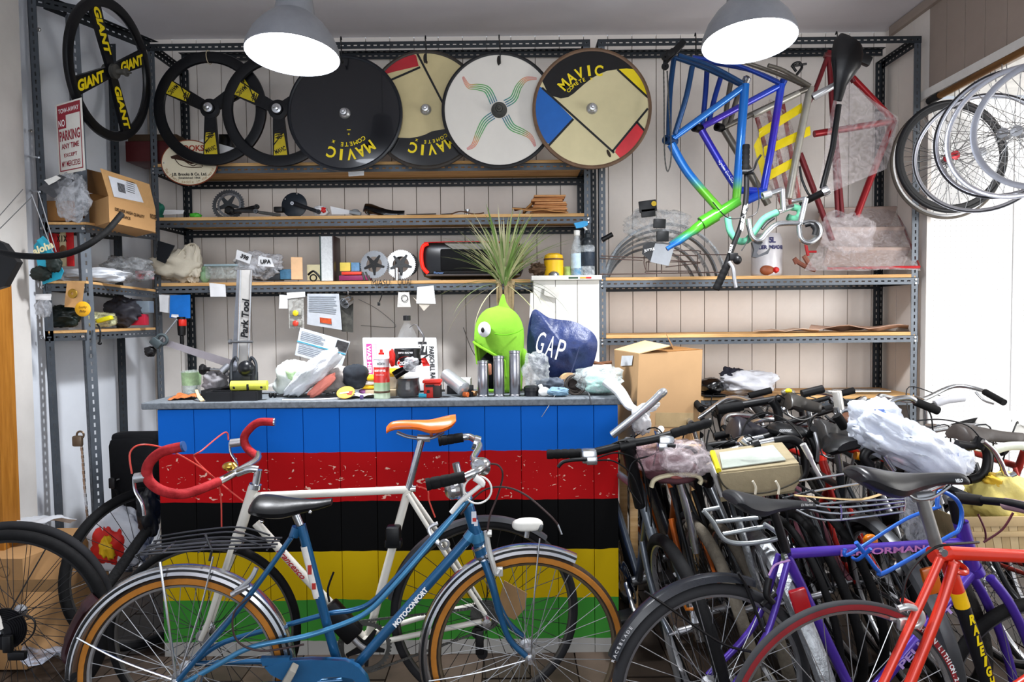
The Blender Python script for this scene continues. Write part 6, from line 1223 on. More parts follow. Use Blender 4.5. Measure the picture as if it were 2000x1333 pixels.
# small items right of the bottle
one('lighter', MB().tube([kp(817, 2.86) + V((0, 0, .012)), kp(832, 2.86) + V((0, 0, .010))], .009, 10), mat('2b8fa8', .4), 'blue lighter lying right of the cola bottle', 'lighter')
t = thing('puncture_kit', 'red and black plastic case right of the cola bottle', 'case', kp(844, 2.86)); b = (kp(825, 2.86) + kp(860, 2.86)) / 2; hh = hpx(741, 2.86)
w_ = kp(860, 2.86).x - kp(825, 2.86).x; build('case', MB().box(b + V((0, .03, hh * .4)), (w_ * .92, .06, hh * .8), bev=.004), mat('c5281c', .4), t); build('lid', MB().box(b + V((0, .03, hh * .9)), (w_ * 1.04, .066, hh * .18), bev=.004), mat('d32b1e', .4), t); build('black_side', MB().box(b + V((w_ * .28, .025, hh * .36)), (w_ * .42, .062, hh * .66), bev=.003), mat('26201f', .5), t); build('button', MB().box(b + V((-w_ * .2, -.001, hh * .36)), (.012, .006, .012)), BLK, t); build('window', MB().box(b + V((-w_ * .1, -.001, hh * .68)), (w_ * .5, .006, hh * .14)), BLK, t)
t = thing('foil_cylinder', 'silver foil roll leaning on a black box near the counter right', 'roll', kp(888, 2.92)); a_, b_ = P(870, 730, 2.98), kp(906, 2.88) + V((0, 0, .032)); a_ = V((a_.x, 2.96, max(a_.z, ZK + .03))); build('roll', MB().tube([a_, a_.lerp(b_, .03), a_.lerp(b_, .97), b_], [.022, .028, .032, .024], 18), mat('b9bcbf', .3, .6, .1, 12, .2), t)
cbx(868, 918, 3.0, .1, .065, mat('d3d3d1', .4), 'white_box', 'white vented box behind the silver foil roll', 'box'); cbx(872, 924, 2.985, .01, .04, mat('1b1b1e', .4), 'black_case', 'low black case between foil roll and vented box', 'case')
for i in range(3): one('small_battery', MB().tube([kp(905 + i * 8, 2.88 + i * .02) + V((0, 0, .012)), kp(913 + i * 8, 2.87 + i * .02) + V((0, 0, .012))], .011, 10), mat(('c8622c', '1b1b1d', 'a9794f')[i], .4, .3), ['orange ended small part left of the steel cylinders', 'black small part between foil roll and steel cylinders', 'brass coloured small part touching the shortest steel cylinder'][i], 'part')
# three turned steel cylinders
stl = mat('97979d', .28, .95, .06)
for i, (x, y0, w, lab) in enumerate(((943, 704, 22, 'shortest'), (974, 695, 22, 'middle'), (1005, 685, 22, 'tallest'))):
    d = 2.90; c = kp(x, d); h = hpx(y0, d); r = w / 2 * d / F
    one('steel_cylinder', MB().lathe(c, (0, 0, 1), [(.001, 0), (r, 0), (r, .006), (r * .93, .008), (r * .93, .014), (r * .97, .016), (r * .97, h - .024), (r * .93, h - .022), (r * .93, h - .012), (r, h - .010), (r, h - .001), (r * .75, h), (r * .7, h - .01), (.001, h - .01)], 28), stl, 'polished steel cylinder, %s of the three before the green hat' % lab, 'cylinder', 'three steel cylinders on the counter')
# green plush monster hat
GH = mat('7ab136', .95, 0, .07, 30, .15); t = thing('plush_hat', 'lime green plush monster hat with bulging eye and open mouth', 'hat', kp(968, 3.06)); d = 3.08
hc = P(975, 665, d); k = d / F; 
def hatfn(p):
    return 1 + .05 * (1 if p.z > 0 else 0) * abs(p.x) + (.06 * -p.z if p.z < 0 else 0)
zb_ = ZK + .004; zt_ = P(975, 597, d).z; rx = 50 * k
mb = MB(); prof = []
N_ = 36; M_ = 26; vs = []; fs = []
for i in range(M_ + 1):
    v = i / M_; z = zb_ + (zt_ - zb_) * v
    rad = sqrt(max(0, 1 - max(0, (v - .58) / .42) ** 2.6)) * (1 - .06 * (1 - v)) if v > .58 else (.97 - .10 * (1 - v / .58) ** 1.3)
    for j in range(N_):
        a = 2 * pi * j / N_; ca, sa = cos(a), sin(a)
        # opening (mouth) on the left front: cut by pushing the wall inward
        x = ca * rx * rad; y = sa * rx * .85 * rad; sh = -.03 * (v < .55) * (max(0, -ca)) * (1 - v / .55)
        vs.append(V((hc.x + x + sh * 0, d + y, z)))
for i in range(M_):
    for j in range(N_):
        a = 2 * pi * (j + .5) / N_; v = (i + .5) / M_
        az = math.degrees(a) % 360  # front = 270
        if 165 < az < 282 and .04 < v < .57 - .20 * (cos(radians(az)) + .97) / 1.17: continue
        fs.append((i * N_ + j, i * N_ + (j + 1) % N_, (i + 1) * N_ + (j + 1) % N_, (i + 1) * N_ + j))
hat = build('hat_shell', MB().add(vs, fs), GH, t); sol = hat.modifiers.new('thickness', 'SOLIDIFY'); sol.thickness = .010; sol.offset = -1
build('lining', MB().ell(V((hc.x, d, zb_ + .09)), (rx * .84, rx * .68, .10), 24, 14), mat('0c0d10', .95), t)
rimpts = []
for j in range(0, 25):
    az = 165 + (282 - 165) * j / 24; v = .57 - .20 * (cos(radians(az)) + .97) / 1.17; a = radians(az); rad = .97 - .10 * (1 - v / .58) ** 1.3
    rimpts.append(V((hc.x + cos(a) * rx * rad * 1.02, d + sin(a) * rx * .85 * rad * 1.02, zb_ + (zt_ - zb_) * v)))
build('mouth_rim', MB().tube([rimpts[0] + V((0.01, 0, -.10))] + rimpts + [rimpts[-1] + V((.004, 0, -.07))], .0065, 8), mat('78b02c', .95), t)
fin = MB().tube(spl([P(984, 605, d), P(982, 592, d), P(983, 575, d)], 6), [.030 - .0022 * i for i in range(13)], 12, flat=.5, up=(0, 1, 0)); build('fin', fin, GH, t)
build('eye', MB().ell(P(946, 644, d - .105), (.028, .024, .034), 20, 14, fn=None), mat('d9dbdf', .9), t); build('pupil', MB().ell(P(943, 645, d - .126), (.008, .006, .012), 14, 10), BLK, t)
build('seam', MB().tube(spl([P(965, 652, d - .132), P(985, 655, d - .137), P(1008, 650, d - .12), P(1022, 642, d - .08)], 6), .0022, 5), mat('5fa81e', .95), t); build('ear', MB().ell(P(1022, 700, d - .02), (.022, .03, .045)), GH, t)
build('tongue', MB().box(P(955, 722, d - .1), (.022, .02, .05), bev=.006), mat('b5785e', .7), t)
# plant
t = thing('potted_dracaena', 'spiky green and cream dracaena plant behind the green plush hat', 'plant', V((P(985, 600, 3.40).x, 3.40, .95))); dpl = 3.40
pc = V((P(985, 600, dpl).x, dpl, 0)); zst = P(985, 560, dpl).z
build('pot', MB().lathe(V((pc.x, dpl, .98)), (0, 0, 1), [(.001, 0), (.06, 0), (.08, .14), (.074, .14), (.07, .12), (.001, .12)], 24), mat('8a5a3c', .8), t)
build('pot_stand', MB().lathe(V((pc.x, dpl, .0)), (0, 0, 1), [(.001, 0), (.10, 0), (.10, .03), (.02, .05), (.02, .94), (.09, .96), (.09, .98), (.001, .98)], 20), WHT, t)
TRK = mat('8b7a5c', .9, 0, .25, 30, .5)
for dx in (-.02, .012, .03): build('stem', MB().tube(spl([V((pc.x + dx * .4, dpl, 1.10)), V((pc.x + dx * .8, dpl, 1.35)), V((pc.x + dx * 1.3, dpl, zst + .03))], 6), [.016] * 13, 8), TRK, t)
LFM = [mat('8fa06a', .6, 0, .15, 8), mat('a9ac7e', .6, 0, .15, 8), mat('6f8a4c', .6, 0, .15, 8), mat('b9b592', .6, 0, .1, 8)]
random.seed(21)
def leaf(base, az, el, L_, droop, w=.009):
    n = 9; pts = []; p = base.copy(); e = el; st_ = L_ / n
    for i in range(n + 1):
        pts.append(p.copy()); dv_ = V((cos(az) * cos(e), sin(az) * cos(e), sin(e))); p = p + dv_ * st_; e -= droop / n
    lat = V((-sin(az), cos(az), 0)); vs = []
    for i, q_ in enumerate(pts):
        f_ = i / n; ww = w * (1 - f_) ** .6 * (.6 + 1.6 * f_ if f_ < .25 else 1) ; up_ = V((0, 0, ww * .35))
        vs += [q_ - lat * ww + up_, q_, q_ + lat * ww + up_]
    fs = []
    for i in range(n): fs += [(i * 3, i * 3 + 1, i * 3 + 4, i * 3 + 3), (i * 3 + 1, i * 3 + 2, i * 3 + 5, i * 3 + 4)]
    return MB().add(vs, fs)
for i in range(150):
    az = random.uniform(0, 2 * pi); el = radians(random.triangular(20, 92, 72)); L_ = random.uniform(.24, .38)
    b = V((pc.x + cos(az) * .02, dpl + sin(az) * .015, zst + random.uniform(.0, .07)))
    build('leaf', leaf(b, az, el, L_, radians(random.uniform(5, 45)), random.uniform(.0055, .009)), LFM[i % 4], t)
for i, (az, el, L_, dr) in enumerate(((180, 5, .44, 45), (188, -5, .36, 55), (170, -15, .42, 60), (200, 0, .33, 70), (-5, 0, .36, 70), (8, 5, .42, 75), (-15, -10, .38, 60), (0, 15, .30, 70), (-30, -30, .3, 30), (176, 12, .34, 50), (215, -25, .3, 60), (15, 10, .25, 90))):
    build('leaf', leaf(V((pc.x, dpl, zst + .015)), radians(az), radians(el), L_, radians(dr), .007), LFM[(i + 1) % 4], t)
# navy bag with lettering
t = thing('paper_bag', 'crumpled navy carrier bag with large white lettering on the counter', 'bag', kp(1100, 3.08)); d = 3.08
nav = mat('1c2a55', .38, 0, .35, 9, .9, col2='33406e')
q = [P(1040, 608, d), P(1030, 690, d), P(1060, 742, d), (P(1140, 740, d)), P(1166, 668, d), P(1130, 632, d), P(1075, 622, d)]
cg = P(1098, 676, d); mb = MB(); n_ = 14; ring_ = spl(q, 8, closed=True)
vs = []; M2 = 9
for s_ in (0, 1):
    for r_ in range(M2 + 1):
        f_ = r_ / M2
        for i, p in enumerate(ring_):
            x = cg.lerp(p, f_); w0 = (1 - f_ ** 2.2) * .055; nz_ = noise.noise(x * 9) * .030 + abs(noise.noise(x * 22)) * .02
            vs.append(x + V((0, (-1 if s_ == 0 else 1) * (w0 + nz_ * (1 - f_ * .5)), 0)))
K = len(ring_); fs = []
for s_ in (0, 1):
    o = s_ * (M2 + 1) * K
    for r_ in range(M2):
        for i in range(K):
            f4 = (o + r_ * K + i, o + r_ * K + (i + 1) % K, o + (r_ + 1) * K + (i + 1) % K, o + (r_ + 1) * K + i); fs.append(f4 if s_ else tuple(reversed(f4)))
o = (M2 + 1) * K
for i in range(K): fs.append((M2 * K + i, M2 * K + (i + 1) % K, o + M2 * K + (i + 1) % K, o + M2 * K + i))
build('bag_body', MB().add(vs, fs), nav, t)
gu_ = V((.965, 0, -.26)); gv_ = V((.26, 0, .965)); mb = MB()
for i, (ch, x, y) in enumerate((('G', 1056, 668), ('A', 1076, 676), ('P', 1096, 683))): mb.text(ch, P(x, y, d - .088), gu_, gv_, .098, -.0, .0, .034, lift=0)
build('lettering', mb, WTX, t, flat=True); build('string', MB().tube(spl([P(1132, 678, d - .08), P(1122, 710, d - .09), P(1112, 740, d - .1)], 5), .003, 6), mat('2c3350', .6), t)
one('plastic_bag', rest(MB().bag(kp(1048, 2.98), (.055, .05, .08), 16, .35, 2), ZK), film('c5c9cc', .4), 'clear crumpled plastic bag right of the tallest cylinder', 'bag')
one('glove', rest(MB().bag(kp(1080, 2.98), (.07, .04, .03), 18, .35), ZK), mat('565d68', .8, 0, .2), 'grey work glove below the navy bag', 'glove')
one('bearing_cup', MB().lathe(kp(1037, 2.9), (0, 0, 1), [(.001, 0), (.030, 0), (.030, .02), (.032, .022), (.032, .038), (.024, .044), (.001, .044)], 20), mat('17181b', .4), 'small black screw cap lying right of the cylinders', 'cap')
t = thing('small_bulb', 'small white screw-in bulb on the counter before the glove', 'bulb', kp(1062, 2.88)); build('body', rest(MB().ell(kp(1062, 2.88), (.025, .02, .02)), ZK), WHT, t); build('neck', MB().tube([kp(1058, 2.88) + V((0, 0, .03)), kp(1054, 2.88) + V((0, 0, .05))], .009, 10), WHT, t)
one('blue_pouch', rest(MB().bag(kp(1090, 2.87), (.042, .03, .018), 5, .25), ZK), mat('7f9fb5', .4, alpha=.9), 'pale blue plastic pouch at the counter edge', 'pouch')
one('wire_strand', MB().tube(spl([kp(1084, 2.84) + V((0, 0, .01)), P(1070, 796, 2.79), P(1058, 815, 2.79)], 5), .0016, 5), SPK, 'thin wire hanging over the blue stripe', 'wire')
one('cable', MB().tube(spl([kp(1145, 2.86) + V((0, 0, .02)), P(1150, 770, 2.79), P(1155, 790, 2.785)], 5), .003, 5), mat('4a4c50', .5), 'grey cable end dangling over the counter edge', 'cable')
t = thing('cable_coil', 'tangled coil of thin grey brown cable on the counter', 'cable', kp(1123, 2.92)); mb = MB()
for i in range(14): mb.ring(kp(1123 + random.uniform(-3, 3), 2.9 + i * .004) + V((0, 0, .045)), V((random.uniform(-.5, .5), -1, random.uniform(-.4, .4))), random.uniform(.025, .043), .0024, 24, 5)
build('cable_loops', mb, mat('4f4843', .6), t, kind='stuff'); build('core', MB().bag(kp(1122, 2.93) + V((0, 0, .04)), (.03, .02, .03), 3), mat('2b2522', .7), t)
one('tape_roll', MB().lathe(kp(1110, 2.99) + V((0, 0, .045)), V((.3, -1, .1)), [(.028, -.015), (.045, -.015), (.045, .02), (.028, .02)], 28, loop=True), mat('c9a67c', .6), 'beige tape roll behind the cable coil', 'tape')
t = thing('plastic_bag', 'translucent bag of pale green things sagging over the counter corner', 'bag', kp(1170, 2.95))
build('green_contents', rest(MB().bag(kp(1170, 2.94), (.075, .07, .04), 23, .2), ZK), mat('a9cfc6', .5, 0, .08, 20, .5), t); build('bag_body', rest(MB().bag(kp(1168, 2.94), (.105, .09, .055), 26, .25), ZK), film('dde6e6', .4), t)
sg = spl([P(1188, 745, 2.84), P(1210, 765, 2.8), P(1228, 792, 2.76), P(1240, 800, 2.74), P(1250, 812, 2.72)], 6); build('bag_tail', MB().tube(sg, [.04 - .0011 * i for i in range(len(sg))], 12, flat=.6), mat('d9dcdf', .35, 0, .04, 20, .8, alpha=.8), t)
build('bag_knot', MB().bag(P(1252, 822, 2.7), (.035, .03, .055), 9, .3), mat('dfe0e2', .35, 0, .04, 20, .8, alpha=.85), t); build('bag_ear', MB().bag(P(1266, 796, 2.7), (.045, .015, .02), 19, .3, ux=V((.95, 0, .3))), mat('dfe0e2', .35, 0, .04, 20, .8, alpha=.85), t)
one('tools_pile', MB().tube([P(1150, 713, 3.22), P(1195, 708, 3.2)], .008, 8).tube([P(1160, 709, 3.2), P(1190, 717, 3.2)], .009, 8), mat('6a4630', .7), 'rusty brown tool pieces behind the translucent bag', 'tools')
one('paper_box', MB().box(P(1170, 716, 3.22), (.11, .06, .02), bev=.003), WHT, 'narrow white strip behind the rusty tools', 'box')
# big carton
t = thing('cardboard_box', 'large open tan carton standing behind the counter corner', 'box', P(1290, 1200, 3.0)); 
A, B, C_ = P(1200, 738, 3.32), P(1248, 692, 2.98), P(1372, 714, 3.16)
Ab, Bb, Cb = P(1205, 850, 3.32), P(1240, 850, 2.98), P(1366, 848, 3.16); Bb.z = Ab.z = Cb.z = B.z - .42
A.z = B.z; C_.z = B.z + .005
D_ = A + (C_ - B); Db = Ab + (Cb - Bb)
build('carton', MB().hexa([Ab, Bb, Cb, Db, A, B, C_, D_]), mat('b8946c', .8, 0, .05, 5), t, flat=True)
# hollow look: dark sheet on the solid top as painted inner shade, and four flaps
build('painted_inner_shade', MB().hexa([p + V((0, 0, .001)) for p in (A.lerp(C_, .03), B.lerp(D_, .03), C_.lerp(A, .03), D_.lerp(B, .03))] + [p + V((0, 0, .004)) for p in (A.lerp(C_, .03), B.lerp(D_, .03), C_.lerp(A, .03), D_.lerp(B, .03))]), CARDD, t, flat=True)
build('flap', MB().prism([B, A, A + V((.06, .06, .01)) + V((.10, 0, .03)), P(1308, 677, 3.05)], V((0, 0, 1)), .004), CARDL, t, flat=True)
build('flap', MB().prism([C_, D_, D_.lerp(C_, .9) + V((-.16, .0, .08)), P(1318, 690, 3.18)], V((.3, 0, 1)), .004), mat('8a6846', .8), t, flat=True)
build('label', MB().prism([A.lerp(B, .35) + V((-.003, -.003, -.02)), A.lerp(B, .80) + V((-.003, -.003, -.01)), A.lerp(B, .75) + V((-.003, -.003, -.055)), A.lerp(B, .3) + V((-.003, -.003, -.07))], V((-1, -1, 0)), .001), mat('d9dde2', .6), t, flat=True)
mb = MB(); e1 = (C_ - B).normalized(); e0 = Bb.lerp(Cb, .30); e2 = Bb.lerp(Cb, .90); nb = e1.cross(UZ).normalized()
build('packing_tape', MB().prism([e0 + nb * .002 + V((0, 0, .09)), e2 + nb * .002 + V((0, 0, .07)), e2 + nb * .002 + V((0, 0, .135)), e0 + nb * .002 + V((0, 0, .155))], nb, .001), mat('a8916c', .3), t, flat=True)
st_ = thing('stool', 'plain wooden stool carrying the tan carton', 'stool', V((C_.x - .1, 3.3, 0))); ctr_ = (Ab + Bb + Cb + Db) / 4
build('seat', MB().box(ctr_ - V((0, 0, .014)), (.34, .34, .024), bev=.004), PINE, st_)
for sx in (-1, 1):
    for sy in (-1, 1): build('leg', MB().box(V((ctr_.x + sx * .14, ctr_.y + sy * .14, (ctr_.z - .026) / 2)), (.035, .035, ctr_.z - .026)), PINE, st_)
one('mudguard_tip', MB().tube(spl([P(1196, 850, 2.68), P(1240, 815, 2.66), P(1275, 785, 2.64), P(1290, 770, 2.63), P(1302, 762, 2.63)], 6), [.026] * 18 + [.028, .028, .027, .025, .022, .016, .006], 14, flat=.6), mat('b5b8bc', .25, .7, .1), 'polished aluminium mudguard end sticking up before the carton', 'mudguard')
# ---------------------------------------------------------------- bicycles drawn from their joints
class Plane:
    """vertical plane a bicycle stands in: depth changes with the photo's x"""
    def __init__(s, x0, d0, x1, d1):
        s.x0, s.d0, s.k = x0, d0, (d1 - d0) / (x1 - x0)
        a, b = s(x0, 1000), s(x1, 1000); s.dir = V((b.x - a.x, b.y - a.y, 0)).normalized(); s.n = V((s.dir.y, -s.dir.x, 0))
        if s.n.y > 0: s.n = -s.n    # n points to the viewer
    def __call__(s, x, y, o=0):
        p = P(x, y, s.d0 + s.k * (x - s.x0)); return p + (s.n * o if o else V((0, 0, 0)))
    def r(s, px, x): return px * (s.d0 + s.k * (x - s.x0)) / F
def T(t, name, m, B, *segs, **kw):
    mb = MB()
    for sg in segs:
        pts, r = sg[0], sg[1]; q = [B(*p) for p in pts]; q = spl(q, 6) if len(q) > 2 else q
        mb.tube(q, r, kw.get('n', 12), flat=kw.get('flat', 1.))
    return build(name, mb, m, t, kw.get('label'))
def guard(t, c, ax, R, a0, a1, m, ref=(1, 0, 0), w=.024, name='mudguard', label=None, th=.012, stripe=None):
    g = build(name, MB().arcsec(c, ax, ref, [(R, -w), (R + th * .8, -w * .6), (R + th, 0), (R + th * .8, w * .6), (R, w), (R + th * .6, w * .55), (R + th * .75, 0), (R + th * .6, -w * .55)], a0, a1, 60), m, t, label)
    if stripe: build('stripe', MB().arcsec(c, ax, ref, [(R + th * .30, s_ * w * 1.0) if 0 else (R + th * .45, w * .86), (R + th * .62, w * .76), (R + th * .66, w * .80), (R + th * .45, w * .92)], a0, a1, 60), stripe, g)
    return g
def chainloop(t, B, c1, r1, c2, r2, off=.045):
    """chain around chainring (c1,r1) and sprocket (c2,r2)"""
    u = (c2 - c1); L_ = u.length; u = u / L_; w = V((0, 0, 1)); w = (w - u * w.dot(u)).normalized(); pts = []
    for i in range(13): a = pi / 2 + pi * i / 12; pts.append(c1 + (u * cos(a) + w * sin(a)) * r1)
    for i in range(13): a = -pi / 2 + pi * i / 12; pts.append(c2 + (u * cos(a) + w * sin(a)) * r2)
    n = len(pts); mb = MB()
    for i in range(n):
        p, q = pts[i], pts[(i + 1) % n]; l = (q - p).length; k = max(1, int(l / .0127))
        for j in range(k): mb.box(p.lerp(q, (j + .5) / k) + B.n * off, (l / k * .9, .006 if j % 2 else .0035, .008), ux=(q - p), uy=B.n)
    build('chain', mb, DIRT, t, kind='stuff')
def pedal(t, c, u, n, m=BLK):
    p = build('pedal', MB().box(c, (.085, .055, .02), ux=u, uy=n, bev=.004), m, t); return p
def wtext(c, ax, R, txt, a0, step, h, m, t, side):
    mb = MB(); u = V((1, 0, 0)); u = (u - ax * u.dot(ax)).normalized(); w = V((0, 0, 1))
    for i, ch in enumerate(txt):
        if ch == ' ': continue
        a = radians(a0 - step * i); d_ = u * cos(a) + w * sin(a); tt = u * sin(a) - w * cos(a); mb.text(ch, c + d_ * R + side, tt, d_, h, .03)
    return build('lettering', mb, m, t, flat=True)
GUM = mat('a56a2a', .75, 0, .15, 20); TRD = mat('3a2f27', .8, 0, .2, 60, .4); BLUEP = mat('1b5580', .3, .4, .12, 8, coat=.5); BLUEL = mat('3c7ea8', .3, .4, .1, coat=.5)
WFR = mat('d7d3c8', .35, 0, .06, 12, coat=.3); RTAPE = mat('8a1419', .7, 0, .2, 26, .5, col2='a82c30'); CHG = mat('c7c8ca', .18, .95, .06)
# ---- white road bike leaning on the counter (behind)
B = Plane(402, 2.40, 948, 2.50)
t = thing('road_bicycle', 'white road bicycle with orange saddle and red taped drop bars against the counter', 'bicycle', V((B(700, 1300).x, 2.46, 0)))
rh, fh = B(948, 1197), B(402, 1236)
fw = wheel(t, fh, B.n, .333, RUB, mat('5c5a58', .4, .6), 32, .014, .018, 'front_wheel', spk=SPKD)
rw = wheel(t, rh, B.n, .350, mat('242426', .75, 0, .2), mat('4a4846', .4, .6), 32, .015, .018, 'rear_wheel', spk=SPKD)
T(t, 'frame', WFR, B, ([(497, 970), (797, 957)], .0145), ([(500, 1022), (600, 1132), (714, 1250)], .0155), ([(797, 957), (718, 1250)], .015), ([(496, 950), (470, 1035)], .019), ([(797, 962, .03), (850, 1045, .04), (946, 1188, .06)], .0085), ([(797, 962, -.03), (850, 1040, -.04), (940, 1188, -.06)], .0085), ([(722, 1252, .03), (830, 1226, .045), (946, 1199, .06)], .010), ([(722, 1246, -.03), (830, 1215, -.045), (940, 1194, -.06)], .010))
T(t, 'fork', WFR, B, ([(468, 1040), (461, 1060)], .021), ([(462, 1056, .045), (438, 1135, .055), (418, 1200, .055), (403, 1236, .055)], .010), ([(460, 1056, -.045), (432, 1135, -.055), (412, 1200, -.055), (400, 1232, -.055)], .010))
T(t, 'bottom_bracket', WFR, B, ([(718, 1250, .04), (718, 1250, -.04)], .021))
T(t, 'stem', CH, B, ([(499, 952), (505, 918)], .014), ([(505, 918), (487, 917), (463, 925)], .014)); T(t, 'headset', CH, B, ([(497, 955), (499, 946)], .022))
bar = [(398, 852, .20), (360, 862, .2), (337, 885, .2), (338, 912, .2), (365, 932, .2), (400, 940, .17), (440, 932, .07), (460, 924, 0)]
T(t, 'bar_tape', RTAPE, B, (bar[:-1], .0165), n=14); T(t, 'handlebar', CH, B, ([(440, 932, .07), (460, 924, 0), (485, 912, -.10), (480, 905, -.16)], .013))
T(t, 'bar_tape', RTAPE, B, ([(508, 842, -.2), (475, 843, -.2), (452, 862, -.2), (445, 880, -.2), (455, 898, -.19), (485, 910, -.14)], .0155), n=14)
T(t, 'bar_plug', mat('2b4a7a', .4), B, ([(398, 852, .2), (402, 851, .2)], .0175)); T(t, 'bar_plug', CH, B, ([(508, 842, -.2), (511, 842, -.2)], .016))
for (hx, hy, o, s_) in ((322, 905, .2, 1), (425, 884, -.2, .9)):
    h_ = T(t, 'brake_hood', ALU, B, ([(hx + 14, hy, o), (hx - 8, hy + 3, o)], .016)); T(t, 'brake_lever', CHG, B, ([(hx - 10, hy, o), (hx - 8, hy + 25 * s_, o), (hx + 4, hy + 48 * s_, o), (hx + 8, hy + 70 * s_, o)], .0075), flat=.6)
CRD = mat('c4473c', .4)
for cc in ([(308, 900, .2), (305, 862, .2), (325, 850, .18), (360, 872, .1), (415, 925, .02), (430, 960, 0), (433, 1030, 0)], [(412, 880, -.2), (408, 862, -.18), (395, 880, 0), (380, 895, 0), (420, 935, 0), (480, 975, .03)], [(812, 950, 0), (835, 955, .02), (838, 975, .02), (850, 1008, .02)]):
    T(t, 'brake_cable', CRD, B, (cc, .0028), n=6)
T(t, 'bell', mat('b08a3e', .25, .9), B, ([(462, 912, .03), (456, 905, .03)], .018)); build('bell', MB().ell(B(453, 908, .03), (.024, .024, .016)), mat('b9923f', .25, .9), t)
T(t, 'seatpost', CHG, B, ([(797, 957), (824, 856)], .0135)); T(t, 'seat_bolt', CH, B, ([(812, 955), (800, 955)], .012)); T(t, 'seat_clamp', ALU, B, ([(815, 856), (840, 857)], .013))
OR = mat('d9661a', .35, 0, .06, coat=.3)
# orange saddle: side-on shape swept
sv = MB(); prf = [(755, 842, 9, .018), (765, 834, 12, .02), (785, 831, 12, .022), (815, 831, 13, .03), (840, 833, 18, .05), (862, 829, 19, .068), (880, 823, 15, .072), (890, 818, 8, .06)]
vs = []; KK = 14
sp_a = spl([V(p[:3]) for p in prf], 4); sp_b = spl([V((p[3], 0, 0)) for p in prf], 4)
for i, q in enumerate(sp_a):
    c_ = B(q.x, q.y - 3); hh = B.r(q.z, 820); ww = sp_b[i].x
    for j in range(KK):
        a = 2 * pi * j / KK; zz = sin(a) * hh * (.55 if sin(a) > 0 else .9) - hh * .35 * cos(a) ** 2; vs.append(c_ + B.n * cos(a) * ww + V((0, 0, zz)))
fs = [(i * KK + j, i * KK + (j + 1) % KK, (i + 1) * KK + (j + 1) % KK, (i + 1) * KK + j) for i in range(len(sp_a) - 1) for j in range(KK)] + [tuple(reversed(range(KK))), tuple((len(sp_a) - 1) * KK + j for j in range(KK))]
so = build('saddle', MB().add(vs, fs), OR, t, 'orange leather saddle'); T(so, 'rails', CH, B, ([(775, 845, .02), (800, 854, .02), (840, 856, .02), (868, 843, .03)], .0035), ([(775, 845, -.02), (800, 854, -.02), (840, 856, -.02), (868, 843, -.03)], .0035), n=6)
build('maker_badge', MB().ell(B(843, 845, .052), (.006, .003, .008)), mat('6e2d0e', .5), so)
# cranks, chain, brake
chainring(B(716, 1252, .045), B.n, .095, 44, DIRT, True, t, inner=.8); T(t, 'crank_arm', ALU, B, ([(716, 1252, .06), (700, 1238, .065), (668, 1200, .065)], .011)); 
chainloop(t, B, B(716, 1252), .095, B(948, 1197), .04)
cas = MB()
for i in range(7): cas.lathe(rh + B.n * (.022 + i * .004), B.n, [(.015, 0), (.058 - .005 * i, 0), (.058 - .005 * i, .002), (.015, .002)], 24, loop=True)
build('cassette', cas, DIRT, t); build('rear_derailleur', MB().box(B(935, 1240, .06), (.03, .02, .09), bev=.004).lathe(B(930, 1222, .06), B.n, [(.003, -.004), (.02, -.004), (.02, .004), (.003, .004)], 14, loop=True).lathe(B(940, 1262, .06), B.n, [(.003, -.004), (.02, -.004), (.02, .004), (.003, .004)], 14, loop=True), BLK, t)
build('quick_release', MB().lathe(rh + B.n * .075, B.n, [(.001, .02), (.016, .018), (.02, .0), (.001, 0)], 18), CHG, t)
build('brake_caliper', MB().tube(spl([B(855, 1018, .03), B(838, 1026, .04), B(848, 1046, .05), B(862, 1056, .06)], 5), .008, 8).ring(B(868, 1052, .07), B.n, .016, .005, 18, 6), ALU, t)
guard(t, rh, B.n, .352, radians(40), radians(150), mat('3a3b3e', .45, 0, .1), ref=(1, 0, 0) , w=.026, label='dark plastic mudguard') if 0 else None
# which way round the sweep goes depends on the plane's normal; use explicit up reference
def arc(t, B, c, R, a_from, a_to, m, **kw):
    """a in degrees, 0 = photo right, 90 = up, on the viewer-facing plane"""
    ax = B.n; ref = B.dir if B.dir.x > 0 else -B.dir; w = ax.cross(ref); s_ = 1 if w.z > 0 else -1
    return guard(t, c, ax * s_, R, radians(a_from), radians(a_to), m, ref=ref, **kw)
arc(t, B, rh, .350, 50, 168, mat('3a3b3e', .4, 0, .1), w=.026, th=.016)
build('lamp_box', MB().box(B(770, 1041, .03), (.05, .05, .07), bev=.008).box(B(770, 1056, .03), (.06, .04, .03), bev=.006), BLK, t)
build('pump', MB().box(B(672, 1200, .06), (.075, .05, .15), ux=V((.75, .1, .65)), uy=B.n, bev=.01), BLK, t, 'black battery pack'); T(t, 'cable', BLK, B, ([(648, 1165, .05), (645, 1140, .05), (656, 1108, .05)], .004), n=6)
dv = (B(600, 1130) - B(560, 1085)).normalized(); build('lettering', MB().text('Francesco', B(572, 1098, .019), dv, B.n.cross(dv), .022, .02, .4, .14), mat('b0222a', .4), t, flat=True)
